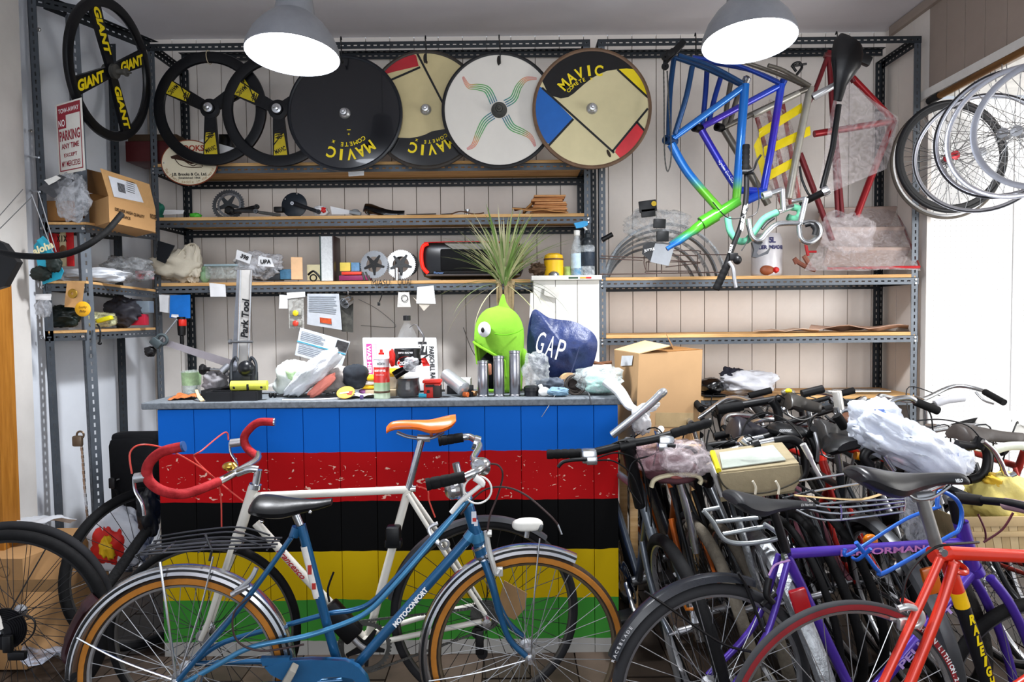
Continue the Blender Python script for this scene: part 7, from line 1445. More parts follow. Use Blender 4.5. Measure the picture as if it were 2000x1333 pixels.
# ---- blue mixte bicycle in front
B = Plane(358, 2.13, 1030, 2.235)
t = thing('ladies_bicycle', 'blue step-through bicycle with tan tyres and chrome mudguards standing in front', 'bicycle', V((B(700, 1300).x, 2.18, 0)))
rh, fh = B(358, 1315), B(1030, 1270); Rr_, Rf = B.r(200, 358), B.r(196, 1030)
wheel(t, rh, B.n, Rr_, TRD, ALU, 36, .018, .02, 'rear_wheel', wall=GUM); wheel(t, fh, B.n, Rf, TRD, mat('6f6250', .4, .7, .2), 36, .018, .02, 'front_wheel', wall=GUM)
T(t, 'frame', BLUEP, B, ([(910, 975), (936, 1065)], .020), ([(919, 1048), (700, 1296)], .017), ([(588, 1026), (652, 1268), (668, 1305)], .0155), ([(572, 1046, .03), (480, 1172, .045), (362, 1310, .06)], .0085), ([(572, 1046, -.03), (480, 1172, -.045), (362, 1310, -.06)], .0085), ([(690, 1318, .03), (520, 1322, .05), (362, 1326, .06)], .0085), ([(690, 1310, -.03), (520, 1308, -.05), (362, 1316, -.06)], .0085), ([(580, 1030, .0), (574, 1048, 0)], .016))
T(t, 'twin_top_tube', BLUEL, B, ([(908, 980, .018), (840, 1058, .03), (766, 1141, .04), (725, 1182, .04), (683, 1205, .04), (600, 1232, .042), (500, 1250, .05), (440, 1280, .055), (370, 1318, .06)], .0085))
T(t, 'twin_top_tube', BLUEP, B, ([(906, 990, -.018), (830, 1072, -.03), (760, 1150, -.035), (720, 1188, -.035), (683, 1202, -.035), (640, 1208, -.035), (560, 1232, -.045), (430, 1270, -.055), (370, 1310, -.06)], .0085))
T(t, 'painted_band', mat('d9d5cf', .4, 0, .12, 30), B, ([(597, 1066), (622, 1166)], .0162)); build('badge', MB().box(B(607, 1110, .016), (.012, .004, .03), ux=B.dir, uy=B.n).box(B(615, 1142, .016), (.012, .004, .02), ux=B.dir, uy=B.n), mat('a8322c', .4), t)
T(t, 'lug', BLUEL, B, ([(909, 972), (913, 988)], .0225), ([(930, 1042), (934, 1058)], .0225), ([(924, 1040), (914, 1054)], .0205)); T(t, 'bottom_bracket', BLUEP, B, ([(684, 1312, .04), (684, 1312, -.04)], .022))
dv = (B(820, 1160) - B(775, 1212)).normalized(); build('lettering', MB().text('MOTOCONFORT', B(802, 1181, .022), dv, -B.n.cross(dv) if (-B.n.cross(dv)).z > 0 else B.n.cross(dv), .016, .05, .1, .16), WTX, t, flat=True)
build('badge', MB().box(B(925, 1008, .021), (.016, .002, .04), ux=B.dir, uy=B.n).box(B(929, 1018, .0212), (.012, .002, .02), ux=B.dir, uy=B.n), mat('c9ccd4', .4), t); build('badge', MB().box(B(926, 1012, .0225), (.012, .002, .012), ux=B.dir, uy=B.n), mat('b8322c', .4), t)
T(t, 'fork', BLUEP, B, ([(936, 1066), (942, 1090)], .022), ([(944, 1086, .045), (962, 1140, .055), (975, 1190, .055), (993, 1235, .055), (1024, 1266, .055)], [.0125] * 12 + [.010] * 13), ([(944, 1086, -.045), (962, 1140, -.055), (975, 1190, -.055), (995, 1230, -.055), (1028, 1262, -.055)], .0105))
T(t, 'fork_crown', CHG, B, ([(941, 1083), (945, 1092)], .026)); T(t, 'headset', CH, B, ([(905, 968), (909, 976)], .024), ([(934, 1066), (936, 1070)], .025))
T(t, 'stem', CHG, B, ([(890, 905), (906, 970)], .0125)); T(t, 'handlebar', CH, B, ([(905, 905, .19), (930, 895, .18), (942, 895, .1), (925, 897, 0), (940, 885, -.12), (925, 876, -.2), (905, 877, -.21)], .012))
def cgrip(a, b, o, lab=None):
    p, q = B(*a, o), B(*b, o); pts = [p.lerp(q, i / 24) for i in range(25)]; return build('grip', MB().tube(pts, [.019 * (.86 if i % 6 == 3 else (1 - .12 * i / 24)) for i in range(25)], 14), RUB, t, lab)
cgrip((836, 919), (905, 905), .19); cgrip((855, 885), (908, 877), -.21)
T(t, 'bell', CHG, B, ([(928, 880, -.15), (940, 884, -.15)], .026)); T(t, 'shifter', CH, B, ([(930, 892, .15), (942, 900, .12)], .022)); build('shifter', MB().ell(B(935, 892, .12), (.032, .03, .022)), CHG, t)
T(t, 'brake_lever', mat('dcdad6', .35), B, ([(922, 905, .2), (935, 915, .2), (925, 925, .2), (900, 945, .2), (885, 962, .2), (880, 968, .2)], [.011] * 9 + [.007] * 22)); 
build('brake_ring', MB().ring(B(928, 930, .18), B.n, B.r(25, 928), .003, 32, 6), mat('dcdad6', .4), t)
build('gear_bell', MB().lathe(B(884, 950, .05), V((-.8, -.6, 0)), [(.001, .02), (.022, .018), (.03, .008), (.03, -.008), (.001, -.01)], 24), CHG, t)
for cc in ([(946, 894, .1), (968, 896, .1), (977, 915, .1), (970, 960, .05), (955, 1000, .05), (950, 1032, .05)], [(900, 1000, .03), (925, 965, .05), (950, 943, .08), (985, 938, .1), (1020, 950, .12), (1060, 982, .14), (1076, 1000, .14)], [(500, 1150, .06), (470, 1180, .07), (475, 1230, .07), (520, 1254, .06), (600, 1245, .05)]):
    T(t, 'cable', mat('3c2d2c', .45), B, (cc, .0032), n=6)
T(t, 'cable_end', CH, B, ([(1076, 1000, .14), (1083, 1018, .14)], .0035), n=6)
t_rear_R = Rr_; arc(t, B, rh, Rr_ + .006, -25, 178, CHG, w=.03, th=.026, stripe=DARKTX); arc(t, B, fh, Rf + .006, 62, 198, CHG, w=.03, th=.026, stripe=DARKTX)
HL = thing if 0 else None
hl = build('headlight', MB().bag(B(1030, 1025, 0), (.052, .026, .021), 2, .02, 1, ux=B.dir, uy=B.n), mat('d8d6cf', .3), t, 'cream plastic headlight'); build('lens', MB().ell(B(1054, 1028, 0), (.012, .022, .019)), mat('55585a', .2), hl)
T(hl, 'bracket', CH, B, ([(1030, 1036), (1028, 1050)], .009)); T(t, 'mudguard_stay', CH, B, ([(1052, 1046, .03), (1040, 1150, .05), (1033, 1262, .06)], .0028), ([(838, 1320, .035), (930, 1300, .05), (1026, 1272, .06)], .0028), n=6)
T(t, 'mudguard_stay', CH, B, ([(322, 1090, .035), (340, 1190, .05), (358, 1305, .06)], .0042), ([(162, 1236, .035), (250, 1275, .05), (350, 1308, .06)], .0034), ([(424, 1080, .035), (405, 1170, .05), (365, 1300, .06)], .003), n=6)
# rack on the rear
rk_ = MB()
for o in (.055, .02, -.02, -.055): rk_.tube([B(280, 1075, o * .8), B(420, 1062, o), B(545, 1060, o * .8)], .0032, 6)
rk_.tube(spl([B(290, 1068, .055), B(277, 1077, .04), B(280, 1079, -.04), B(290, 1070, -.055)], 5), .0035, 6)
for x in (330, 400, 470, 530): rk_.tube([B(x, 1071 - (x - 280) * .03, .055), B(x, 1071 - (x - 280) * .03, -.055)], .003, 6)
build('rear_rack', rk_, mat('55565a', .35, .7), t, kind='stuff'); rk2 = MB()
for o in (.05, 0, -.05): rk2.tube(spl([B(300, 1058, o), B(380, 1046, o), B(460, 1040, o), B(520, 1056, o)], 4), .003, 6)
rk2.tube([B(412, 1035, .05), B(425, 1066, .05)], .004, 6).tube([B(425, 1066, .055), B(420, 1085, .05)], .004, 6)
build('rack_spring_arm', rk2, mat('3a3b3e', .4, .6), t, kind='stuff')
build('rear_brake', MB().tube(spl([B(508, 1100, .04), B(498, 1120, .045), B(480, 1136, .05), B(470, 1142, .05)], 5), .008, 8).tube([B(462, 1150, .05), B(488, 1136, .05)], .009, 8).tube([B(470, 1143, .06), B(498, 1130, .06)], .005, 8), ALU, t)
build('front_brake', MB().tube(spl([B(948, 1030, .04), B(953, 1065, .045), B(960, 1090, .05), B(967, 1110, .05), B(975, 1100, .05)], 5), [.009] * 21, 8).box(B(974, 1106, .05), (.02, .012, .03), bev=.003).tube([B(950, 1034, .045), B(958, 1034, .045)], .012, 8), mat('c9c8c4', .3, .5), t)
# saddle, side-on
def sidesaddle(root, B, prf, m, name='saddle', label=None, o=0, dy=0):
    vs = []; KK = 14; A_ = spl([V(p[:3]) for p in prf], 4); W2 = spl([V((p[3], 0, 0)) for p in prf], 4)
    for i, q in enumerate(A_):
        c_ = B(q.x, q.y + dy, o); hh = B.r(q.z, q.x); ww = W2[i].x
        for j in range(KK):
            a = 2 * pi * j / KK; zz = sin(a) * hh * (.5 if sin(a) > 0 else .95) - hh * .3 * cos(a) ** 2; vs.append(c_ + B.n * cos(a) * ww + V((0, 0, zz)))
    n = len(A_); fs = [(i * KK + j, i * KK + (j + 1) % KK, (i + 1) * KK + (j + 1) % KK, (i + 1) * KK + j) for i in range(n - 1) for j in range(KK)] + [tuple(reversed(range(KK))), tuple((n - 1) * KK + j for j in range(KK))]
    return build(name, MB().add(vs, fs), m, root, label)
sa = sidesaddle(t, B, [(495, 985, 14, .062), (505, 980, 22, .08), (530, 982, 26, .085), (560, 985, 24, .07), (590, 984, 18, .045), (620, 983, 13, .028), (648, 978, 9, .022)], LEATH, label='black leather saddle with rivets')
for x, y in ((520, 1010), (612, 992)): build('rivet', MB().ell(B(x, y, .05), (.006, .006, .006), 8, 6), CHG, sa)
T(t, 'seatpost', CHG, B, ([(575, 1000), (586, 1026)], .0125))
# chain case, cranks
cc_ = MB(); pts = [(560, 1272), (615, 1268), (680, 1270), (705, 1282), (722, 1302), (732, 1335), (715, 1345), (708, 1320), (694, 1304), (670, 1300), (640, 1302), (610, 1320), (590, 1322), (540, 1296), (528, 1282)]
build('chain_case', MB().prism([B(x, y, .05) for x, y in pts], B.n, .022), mat('226090', .3, .3, .1, coat=.4), t)
build('chain_case', MB().prism([B(x, y, .05) for x, y in ((520, 1266), (574, 1266), (578, 1278), (524, 1280))], B.n, .02), mat('226090', .3, .3, .1, coat=.4), t)
T(t, 'crank_arm', CHG, B, ([(684, 1312, .08), (640, 1345, .085), (600, 1380, .085)], .009)); T(t, 'crank_arm', mat('b5b2aa', .35, .6), B, ([(566, 1318, .085), (586, 1282, .085)], [.012, .009])); build('pedal', MB().box(B(578, 1290, .12), (.09, .05, .022), ux=V((.5, 0, .85)), uy=B.n, bev=.004), mat('9a968c', .6), t)
for sx in (0, 1): build('axle_nut', MB().lathe((rh, fh)[sx] + B.n * .055, B.n, [(.001, .03), (.008, .03), (.008, .012), (.016, .01), (.016, 0), (.001, 0)], 10), CHG, t)
build('dynamo', MB().tube([B(405, 1298, .055), B(398, 1318, .055)], .012, 10), CH, t)
# ---- black-tyred wheel bike at far left
B = Plane(-60, 2.38, 60, 2.40)
t = thing('bicycle', 'rear end of a black-spoked bicycle cut off by the left picture edge', 'bicycle', V((B(25, 1300).x, 2.4, 0)))
c0 = B(20, 1222); R_ = .345; wheel(t, c0, B.n, R_, RUB, mat('1d1d1f', .5, .2), 28, .019, .024, 'rear_wheel', spk=SPKD)
c1 = B(10, 1215, -.06); wheel(t, c1, B.n, R_, mat('202022', .8, 0, .2), mat('1d1d1f', .5, .2), 28, .019, .024, 'second_wheel', spk=SPKD)
cas = MB()
for i in range(8): cas.lathe(c0 + B.n * (.03 + i * .004), B.n, [(.015, 0), (.075 - .005 * i, 0), (.075 - .005 * i, .002), (.015, .002)], 26, loop=True)
build('cassette', cas, mat('16161a', .4, .5), t); T(t, 'chainstay', mat('c9c6c0', .4), B, ([(-20, 1160, .06), (10, 1185, .06), (22, 1215, .06)], .012))
build('rear_derailleur', MB().box(B(58, 1262, .07), (.06, .02, .03), bev=.005).box(B(40, 1240, .07), (.03, .02, .06), bev=.005), BLK, t); T(t, 'cable', BLK, B, ([(40, 1195, .07), (70, 1186, .07), (90, 1195, .07), (88, 1220, .07), (66, 1242, .07)], .003), n=6)
# its wine red saddle shape / folded tyre next to it
one('folded_tyre', MB().tube(spl([P(190, 1165, 2.42), P(165, 1190, 2.4), P(145, 1225, 2.4), P(128, 1270, 2.38), P(130, 1290, 2.37), P(146, 1296, 2.37)], 6), [.045] * 6 + [.032] * 10 + [.024] * 15, 12, flat=.5), mat('331a1e', .4, 0, .3), 'dark wine coloured saddle shell hanging between two wheels at the left', 'saddle')
# two dark tyres leaning at the left of the counter
for i, (x, y, d_, lean, lab) in enumerate(((350, 1170, 2.95, .12, 'black tyred wheel standing behind the white bicycle left of the counter'),)):
    w0 = P(x - 60, y + 10, d_); w0.z = .345; tt_ = thing('bicycle_wheel', lab, 'wheel', V((w0.x, w0.y, 0))); wheel(tt_, w0, V((.80, -.60, lean)), .345, RUB, mat('2b2a2a', .5, .4), 28, .02, .022, 'rim', spk=SPKD)
one('bag_cover', MB().bag(P(292, 1000, 2.9), (.04, .05, .10), 3, .3), mat('15161a', .4, 0, .3), 'black plastic wrapped handle beside the carrier bag at the counter edge', 'bag')
one('rubber_tube', MB().tube(spl([P(300, 1020, 2.9), P(270, 1060, 2.85), P(235, 1110, 2.8), P(205, 1150, 2.75)], 6), .022, 12), mat('1c1c1d', .8, 0, .3, 60, .5), 'thick black knobbly tyre section running down left of the counter', 'tyre')
# cardboard scrap between spokes
one('cardboard_scrap', MB().prism([P(985, 1135, 2.42), P(1030, 1160, 2.42), P(1025, 1190, 2.42), P(1005, 1212, 2.42), P(972, 1195, 2.42), P(978, 1160, 2.42)], UY, .004), mat('9a7a56', .85), 'brown cardboard scrap stuck in the front wheel spokes', 'cardboard')
# ---- red bicycle, right foreground
B = Plane(1650, 1.80, 2000, 1.86)
t = thing('road_bicycle', 'orange red bicycle with red-walled tyre in the right foreground', 'bicycle', V((B(1750, 1300).x, 1.8, 0)))
rh = B(1652, 1417); R_ = B.r(254, 1650); REDF = mat('d4321a', .3, .1, .06, 10, coat=.5)
wheel(t, rh, B.n, R_, mat('39393b', .75, 0, .12), mat('c2c3c6', .25, .9), 28, .0145, .02, 'rear_wheel', wall=mat('7d2428', .7))
fh = B(2400, 1405); wheel(t, fh, B.n, .34, mat('39393b', .75, 0, .12), mat('c2c3c6', .25, .9), 28, .0145, .02, 'front_wheel')
T(t, 'fork', REDF, B, ([(2318, 1150, .04), (2345, 1260, .05), (2400, 1405, .055)], .011), ([(2318, 1150, -.04), (2345, 1260, -.05), (2400, 1405, -.055)], .011))
T(t, 'frame', REDF, B, ([(1838, 1080), (2290, 1100)], .0185), ([(1935, 1380), (2305, 1130)], .018), ([(2284, 1070), (2318, 1150)], .021), ([(1818, 1082, .035), (1770, 1175, .045), (1655, 1400, .06)], .011), ([(1846, 1085, -.0), (1808, 1200, .05), (1660, 1480, .06)], .0165) if 0 else ([(1842, 1090, .04), (1806, 1190, .045), (1740, 1345, .05)], .0135), ([(1762, 1172, .0), (1795, 1190, .0)], .008), ([(1820, 1086, 0), (1850, 1078, 0)], .024))
# seat tube with painted bands
st0, st1 = B(1848, 1092), B(1935, 1350)
def seg(a, b, r, m, nm='seat_tube'): return build(nm, MB().tube([st0.lerp(st1, a), st0.lerp(st1, b)], r, 16), m, t)
seg(0, .24, .019, REDF); seg(.24, .355, .0195, mat('dcae14', .4)); seg(.355, .98, .0195, mat('131316', .4)); 
build('cable_guide_ring', MB().ring(B(1862, 1105, .01), V((.2, -.3, .9)), .024, .008, 22, 8), REDF, t)
dv = (st1 - st0).normalized(); cr = B.n.cross(dv); mb = MB()
for i, ch in enumerate('RALEIGH'): mb.text(ch, st0.lerp(st1, .43 + i * .078) + B.n * .0205, (cr if cr.x > 0 else -cr), -dv, .026, .05, .3, .018)
build('lettering', mb, mat('e3c514', .4), t, flat=True)
T(t, 'seatpost', mat('8f8d8a', .4, .7, .12), B, ([(1800, 972), (1832, 1078)], .0165)); T(t, 'seat_bolt', CH, B, ([(1829, 1074, .03), (1829, 1074, .02)], .010))
VS = sidesaddle(t, B, [(1668, 925, 14, .05), (1678, 922, 22, .068), (1705, 930, 32, .075), (1740, 938, 34, .062), (1780, 937, 24, .04), (1830, 932, 17, .022), (1875, 932, 16, .018), (1888, 938, 10, .012)], mat('232326', .3, 0, .35, 12), label='worn black saddle')
T(VS, 'rails', CH, B, ([(1760, 960, .02), (1780, 972, .02), (1812, 968, .02), (1850, 948, .01)], .004), ([(1760, 960, -.02), (1780, 972, -.02), (1812, 968, -.02), (1850, 948, -.01)], .004), n=6); T(VS, 'clamp', ALU, B, ([(1785, 972), (1818, 968)], .014))
build('lettering', MB().text('VELO', B(1860, 935, .023), B.dir, V((0, 0, 1)), .009, .05, 0, .022), WTX, VS, flat=True)
build('brake_caliper', MB().tube(spl([B(1735, 1178, .04), B(1752, 1172, .045), B(1772, 1180, .045), B(1778, 1195, .045), B(1772, 1208, .04), B(1756, 1214, .03)], 6), [.009] * 31, 10).box(B(1755, 1213, .02), (.03, .02, .032), bev=.003).box(B(1742, 1203, .0), (.02, .02, .016)), mat('c4c4c2', .3, .5), t)
T(t, 'cable', BLK, B, ([(1742, 1165, .04), (1750, 1120, .04), (1770, 1085, .045), (1800, 1058, .05), (1830, 1052, .05), (1900, 1055, .02)], .0035), n=6)
wtext(rh, B.n, R_ - .0125, 'MICHELIN LITHION.2', 58, 2.25, .013, mat('d9d9d9', .5), t, B.n * .0155)
# ---- purple bicycle behind it
B = Plane(1385, 2.03, 2010, 2.22)
t = thing('mountain_bicycle', 'purple bicycle with pink lettering on its top tube, right of the counter', 'bicycle', V((B(1600, 1300).x, 2.1, 0)))
PUR = mat('4b2f9e', .3, .3, .12, 12, coat=.4); rh = B(1392, 1345); R_ = B.r(212, 1392)
wheel(t, rh, B.n, R_, mat('303032', .75, 0, .12), mat('9b9ca0', .3, .8), 32, .017, .022, 'rear_wheel'); fh = B(2010, 1365); wheel(t, fh, B.n, B.r(205, 2010), RUB, mat('6a6b70', .3, .8), 32, .02, .022, 'front_wheel')
T(t, 'frame', PUR, B, ([(1540, 1082), (1882, 1060)], .016), ([(1536, 1085), (1590, 1200), (1660, 1345)], .016), ([(1895, 1120), (1800, 1235), (1710, 1345)], .019), ([(1876, 1020), (1900, 1110)], .023), ([(1528, 1090, .03), (1480, 1230, .045), (1400, 1340, .06)], .010), ([(1532, 1090, -.03), (1490, 1230, -.045), (1400, 1340, -.06)], .010))
T(t, 'chainstay', mat('9a98a0', .4, .3), B, ([(1660, 1345, .03), (1500, 1345, .05), (1396, 1345, .06)], .011)); T(t, 'seatpost', BLK, B, ([(1508, 990), (1536, 1078)], .014)); T(t, 'seat_bolt', CH, B, ([(1528, 1083, .02), (1522, 1085, .02)], .012))
T(t, 'fork', PUR, B, ([(1900, 1108), (1908, 1122)], .026), ([(1908, 1118, .05), (1945, 1170, .055), (1985, 1260, .055), (2010, 1355, .055)], .015), ([(1908, 1118, -.05), (1945, 1170, -.055), (1985, 1260, -.055), (2010, 1355, -.055)], .015))
dv = (B(1870, 1062) - B(1600, 1078)).normalized(); uv_ = V((0, 0, 1)); build('lettering', MB().text('PERFORMANCE', B(1735, 1071, .0175), dv, B.n.cross(dv) * (1 if B.n.cross(dv).z > 0 else -1), .020, .03, 0, .36), mat('c77fc0', .5), t, flat=True)
dv = (B(1840, 1190) - B(1740, 1305)).normalized(); build('lettering', MB().text('PEUGEOT', B(1800, 1238, .0205), dv, B.n.cross(dv) * (1 if B.n.cross(dv).z > 0 else -1), .026, .03, 0, .26), mat('b79ad6', .5), t, flat=True)
ps = sidesaddle(t, B, [(1425, 972, 10, .05), (1432, 968, 18, .066), (1450, 975, 26, .07), (1480, 982, 26, .055), (1510, 984, 17, .032), (1550, 983, 12, .02), (1588, 986, 9, .018)], mat('202124', .5, 0, .35, 16), label='scuffed black saddle'); build('lettering', MB().text('Di Marino', B(1567, 982, .024), B.dir, V((0, 0, 1)), .008, .03, .2, .04), mat('b9b9b9', .5), ps, flat=True)
arc(t, B, rh, R_ + .012, 68, 158, mat('1c1e24', .25, 0, .1), w=.026, th=.02); T(t, 'mudguard_stay', BLK, B, ([(1252, 1148, .03), (1300, 1180, .03), (1390, 1240, .05), (1450, 1258, .05)], .004), ([(1432, 1112, .03), (1448, 1140, .03), (1475, 1220, .05)], .005), n=6)
wtext(rh, B.n, R_ + .026, 'RACEBLADE', 158, 2.2, .010, mat('c9c9cc', .5), t, B.n * .026)
T(t, 'rear_brake', BLK, B, ([(1488, 1120, .04), (1482, 1150, .045), (1492, 1165, .05)], .011), ([(1470, 1170, .05), (1500, 1150, .04)], .008)); T(t, 'cable', mat('b58ac0', .4), B, ([(1488, 1115, .04), (1500, 1095, .04), (1528, 1086, .04)], .0032), n=6)
T(t, 'stem', BLK, B, ([(1872, 1020), (1862, 975)], .018), ([(1862, 972), (1905, 975, .02)], .018)); T(t, 'handlebar', BLK, B, ([(1910, 972, -.12), (1905, 975, 0), (1895, 960, .14), (1890, 955, .22)], .0125)); T(t, 'grip', mat('9a8088', .7, 0, .1), B, ([(1900, 965, .12), (1892, 952, .30)], .0185), n=16); T(t, 'grip_end', BLK, B, ([(1893, 952, .295), (1892, 951, .31)], .019), n=16)
T(t, 'brake_lever', mat('2b2224', .4), B, ([(1910, 968, .1), (1925, 975, .12), (1945, 978, .14), (1960, 985, .14)], .007)); T(t, 'cable', mat('5c2c36', .4), B, ([(1925, 985, .1), (1915, 1020, .08), (1895, 1050, .05)], .0035), ([(1895, 1000, .03), (1908, 1030, .03), (1915, 1055, .02)], .003), n=6)
# blue wire rack across the purple top tube
BW = mat('1d5fc0', .3, .2, .08, coat=.5); t = thing('front_rack', 'bright blue tubular carrier rack hooked over the purple top tube', 'rack', B(1760, 1100))
B2 = Plane(1670, 1.98, 1890, 2.1)
T(t, 'tube', BW, B2, ([(1672, 1060), (1695, 1090), (1715, 1115), (1730, 1118), (1850, 1050), (1872, 1035), (1878, 1000), (1866, 975), (1840, 960), (1832, 968), (1830, 990)], .0065)); T(t, 'tube', BW, B2, ([(1690, 1090, -.08), (1700, 1100, -.08), (1810, 1030, -.08), (1870, 1000, -.06)], .0055)); T(t, 'tube', BW, B2, ([(1690, 1068, .02), (1686, 1098, -.02), (1700, 1106, -.07)], .0055))
# ---------------------------------------------------------------- the crowd of parked bicycles at the right
def gbike(name, label, near, phi, lean, fm, front_near=True, tyre=RUB, rimm=ALU, tw=.017, guardm=None, bar='flat', sad=LEATH, rack=None, basket=False, fs=1., gripm=RUB, seat_h=.93, reflector=None, wheels=26, tape=None, R=.335):
    """complete bicycle: near = ground point of the wheel next to the viewer, phi = direction (deg) from near to far wheel"""
    a = radians(phi); f = V((cos(a), sin(a), 0)); WB = 1.03 * fs
    u = -f if front_near else f; O = V((near[0], near[1], 0)) + (f * WB if front_near else V((0, 0, 0)))
    lt = UZ.cross(u); ln_ = radians(lean); side = V((1, 0, 0)); side = (side - f * side.dot(f)).normalized(); up = (UZ * cos(ln_) + side * sin(ln_)); w = up.cross(u).normalized()
    def G(x, z, o=0): return O + u * x * fs + up * z + w * o
    t = thing(name, label, 'bicycle', O + u * WB / 2)
    rh, fh = G(0, R), G(1.03, R)
    for c, nm in ((rh, 'rear_wheel'), (fh, 'front_wheel')): wheel(t, c, w, R, tyre, rimm, wheels, tw, .02, nm, spk=SPK if guardm else SPKD)
    def tb(nm, m, *segs, n=10):
        mb = MB()
        for pts, r in segs: q = [G(*p) for p in pts]; mb.tube(spl(q, 5) if len(q) > 2 else q, r, n)
        return build(nm, mb, m, t)
    tb('frame', fm, ([(.20, .76), (.80, .78)], .015), ([(.44, .28), (.835, .69)], .017), ([(.44, .28), (.17, .84)], .015), ([(.79, .82), (.845, .64)], .019), ([(.20, .76, .025), (0, R, .06)], .009), ([(.20, .76, -.025), (0, R, -.06)], .009), ([(.44, .28, .03), (0, R, .06)], .010), ([(.44, .28, -.03), (0, R, -.06)], .010))
    tb('fork', fm, ([(.845, .64), (.86, .605)], .022), ([(.86, .61, .045), (.90, .50, .055), (.94, .44, .055), (1.03, R, .055)] if 0 else [(.858, .61, .045), (.90, .48, .055), (.96, .38, .055), (1.03, R, .055)], .012), ([(.858, .61, -.045), (.90, .48, -.055), (.96, .38, -.055), (1.03, R, -.055)], .012))
    tb('seatpost', CH, ([(.17, .84), (.145, seat_h - .05)], .013)); tb('bottom_bracket', STEEL, ([(.44, .28, .04), (.44, .28, -.04)], .02))
    H = G
    hz = .97 if bar != 'drop' else .93
    tb('stem', CH if bar != 'flat' else BLK, ([(.79, .82), (.775, hz)], .013), ([(.775, hz), (.85, hz + .01)], .014))
    if bar == 'flat':
        tb('handlebar', BLK, ([(.83, hz + .02, -.30), (.85, hz + .01, -.08), (.85, hz + .01, .08), (.83, hz + .02, .30)], .012))
        for s_ in (-1, 1): tb('grip', gripm, ([(.83, hz + .02, s_ * .30), (.835, hz + .02, s_ * .185)], .0165)); tb('brake_lever', BLK, ([(.85, hz, s_ * .18), (.88, hz - .03, s_ * .2), (.87, hz - .05, s_ * .27)], .006))
    elif bar == 'city':
        tb('handlebar', CH, ([(.60, hz - .01, -.27), (.72, hz + .03, -.27), (.83, hz + .05, -.2), (.85, hz, -.05), (.85, hz, .05), (.83, hz + .05, .2), (.72, hz + .03, .27), (.60, hz - .01, .27)], .0115))
        for s_ in (-1, 1): tb('grip', gripm, ([(.59, hz - .015, s_ * .27), (.71, hz + .025, s_ * .27)], .0165)); tb('brake_lever', ALU, ([(.76, hz + .02, s_ * .26), (.72, hz - .02, s_ * .27), (.65, hz - .03, s_ * .27)], .006))
    elif bar == 'drop':
        for s_ in (-1, 1):
            tb('bar_tape', tape or BLK, ([(.85, hz, s_ * .06), (.86, hz + .01, s_ * .18), (.93, hz, s_ * .205), (.965, hz - .05, s_ * .21), (.93, hz - .12, s_ * .21), (.85, hz - .135, s_ * .21)], .014)); tb('brake_hood', BLK, ([(.95, hz, s_ * .205), (.99, hz + .03, s_ * .205)], .014)); tb('brake_lever', ALU, ([(.99, hz + .02, s_ * .205), (1.0, hz - .04, s_ * .205), (.975, hz - .10, s_ * .205)], .0065))
        tb('handlebar', CH, ([(.85, hz, -.08), (.85, hz, .08)], .0125))
    tb('brake_cable', BLK, ([(.87, hz, .15), (.95, hz + .02, .08), (.93, .85, .02), (.87, .66, .0)], .003), ([(.87, hz, -.15), (.97, hz + .05, -.05), (.92, .9, .0), (.84, .74, .02)], .003), n=6)
    sd_ = MB(); vs = []; KK = 12; prof = [(-.02, .05, .02), (.0, .075, .035), (.05, .078, .038), (.11, .05, .03), (.17, .026, .022), (.25, .017, .018), (.265, .01, .010)]
    for (x, ww, hh) in prof:
        for j in range(KK):
            an = 2 * pi * j / KK; vs.append(G(.03 + x, seat_h + sin(an) * hh * (.5 if sin(an) > 0 else .9) - hh * .5 * cos(an) ** 2, cos(an) * ww))
    n = len(prof); sd_.add(vs, [(i * KK + j, i * KK + (j + 1) % KK, (i + 1) * KK + (j + 1) % KK, (i + 1) * KK + j) for i in range(n - 1) for j in range(KK)] + [tuple(reversed(range(KK))), tuple((n - 1) * KK + j for j in range(KK))])
    so = build('saddle', sd_, sad, t); rl = MB()
    for s_ in (-1, 1): rl.tube(spl([G(.05, seat_h - .02, s_ * .03), G(.10, seat_h - .05, s_ * .025), G(.18, seat_h - .05, s_ * .02), G(.27, seat_h - .015, s_ * .006)], 4), .0035, 6)
    build('rails', rl, CH, so)
    chainring(G(.44, .28, -.045), w, .09, 42, DIRT, True, t, inner=.8)
    tb('crank_arm', ALU, ([(.44, .28, -.06), (.56, .20, -.07)], .010), ([(.44, .28, .05), (.32, .36, .07)], .010)); build('pedal', MB().box(G(.56, .20, -.12), (.09, .09, .02), ux=u, uy=w, bev=.004), BLK, t); build('pedal', MB().box(G(.32, .36, .12), (.09, .09, .02), ux=u, uy=w, bev=.004), BLK, t)
    if guardm:
        for c, a0, a1 in ((rh, 20, 205), (fh, -10, 130)):
            ax_ = w; ww_ = ax_.cross(u); s_ = 1 if ww_.z > 0 else -1
            b0, b1 = (radians(20), radians(205)) if c is rh else (radians(35), radians(190))
            if s_ < 0: ax_ = -w
            guard(t, c, ax_, R + .008, b0, b1, guardm, ref=u, w=.028, th=.022)
    if rack:
        rb_ = MB()
        for o in (-.06, -.02, .02, .06): rb_.tube([G(.12, .76, o * .7), G(-.22, .76, o)], .005, 8)
        for x in (.10, -.06, -.22): rb_.tube([G(x, .76, -.06), G(x, .76, .06)], .005, 8)
        for o in (-.06, .06): rb_.tube([G(-.08, .76, o), G(0, R, o * 1.15)], .0045, 8)
        build('rear_rack', rb_, rack, t, kind='stuff')
    if reflector: build('reflector', MB().box(G(-.33 if rack else -.335, .60, 0), (.02, .05, .085), ux=u, uy=w, bev=.006), mat(reflector, .25, 0, .1), t)
    return t, G
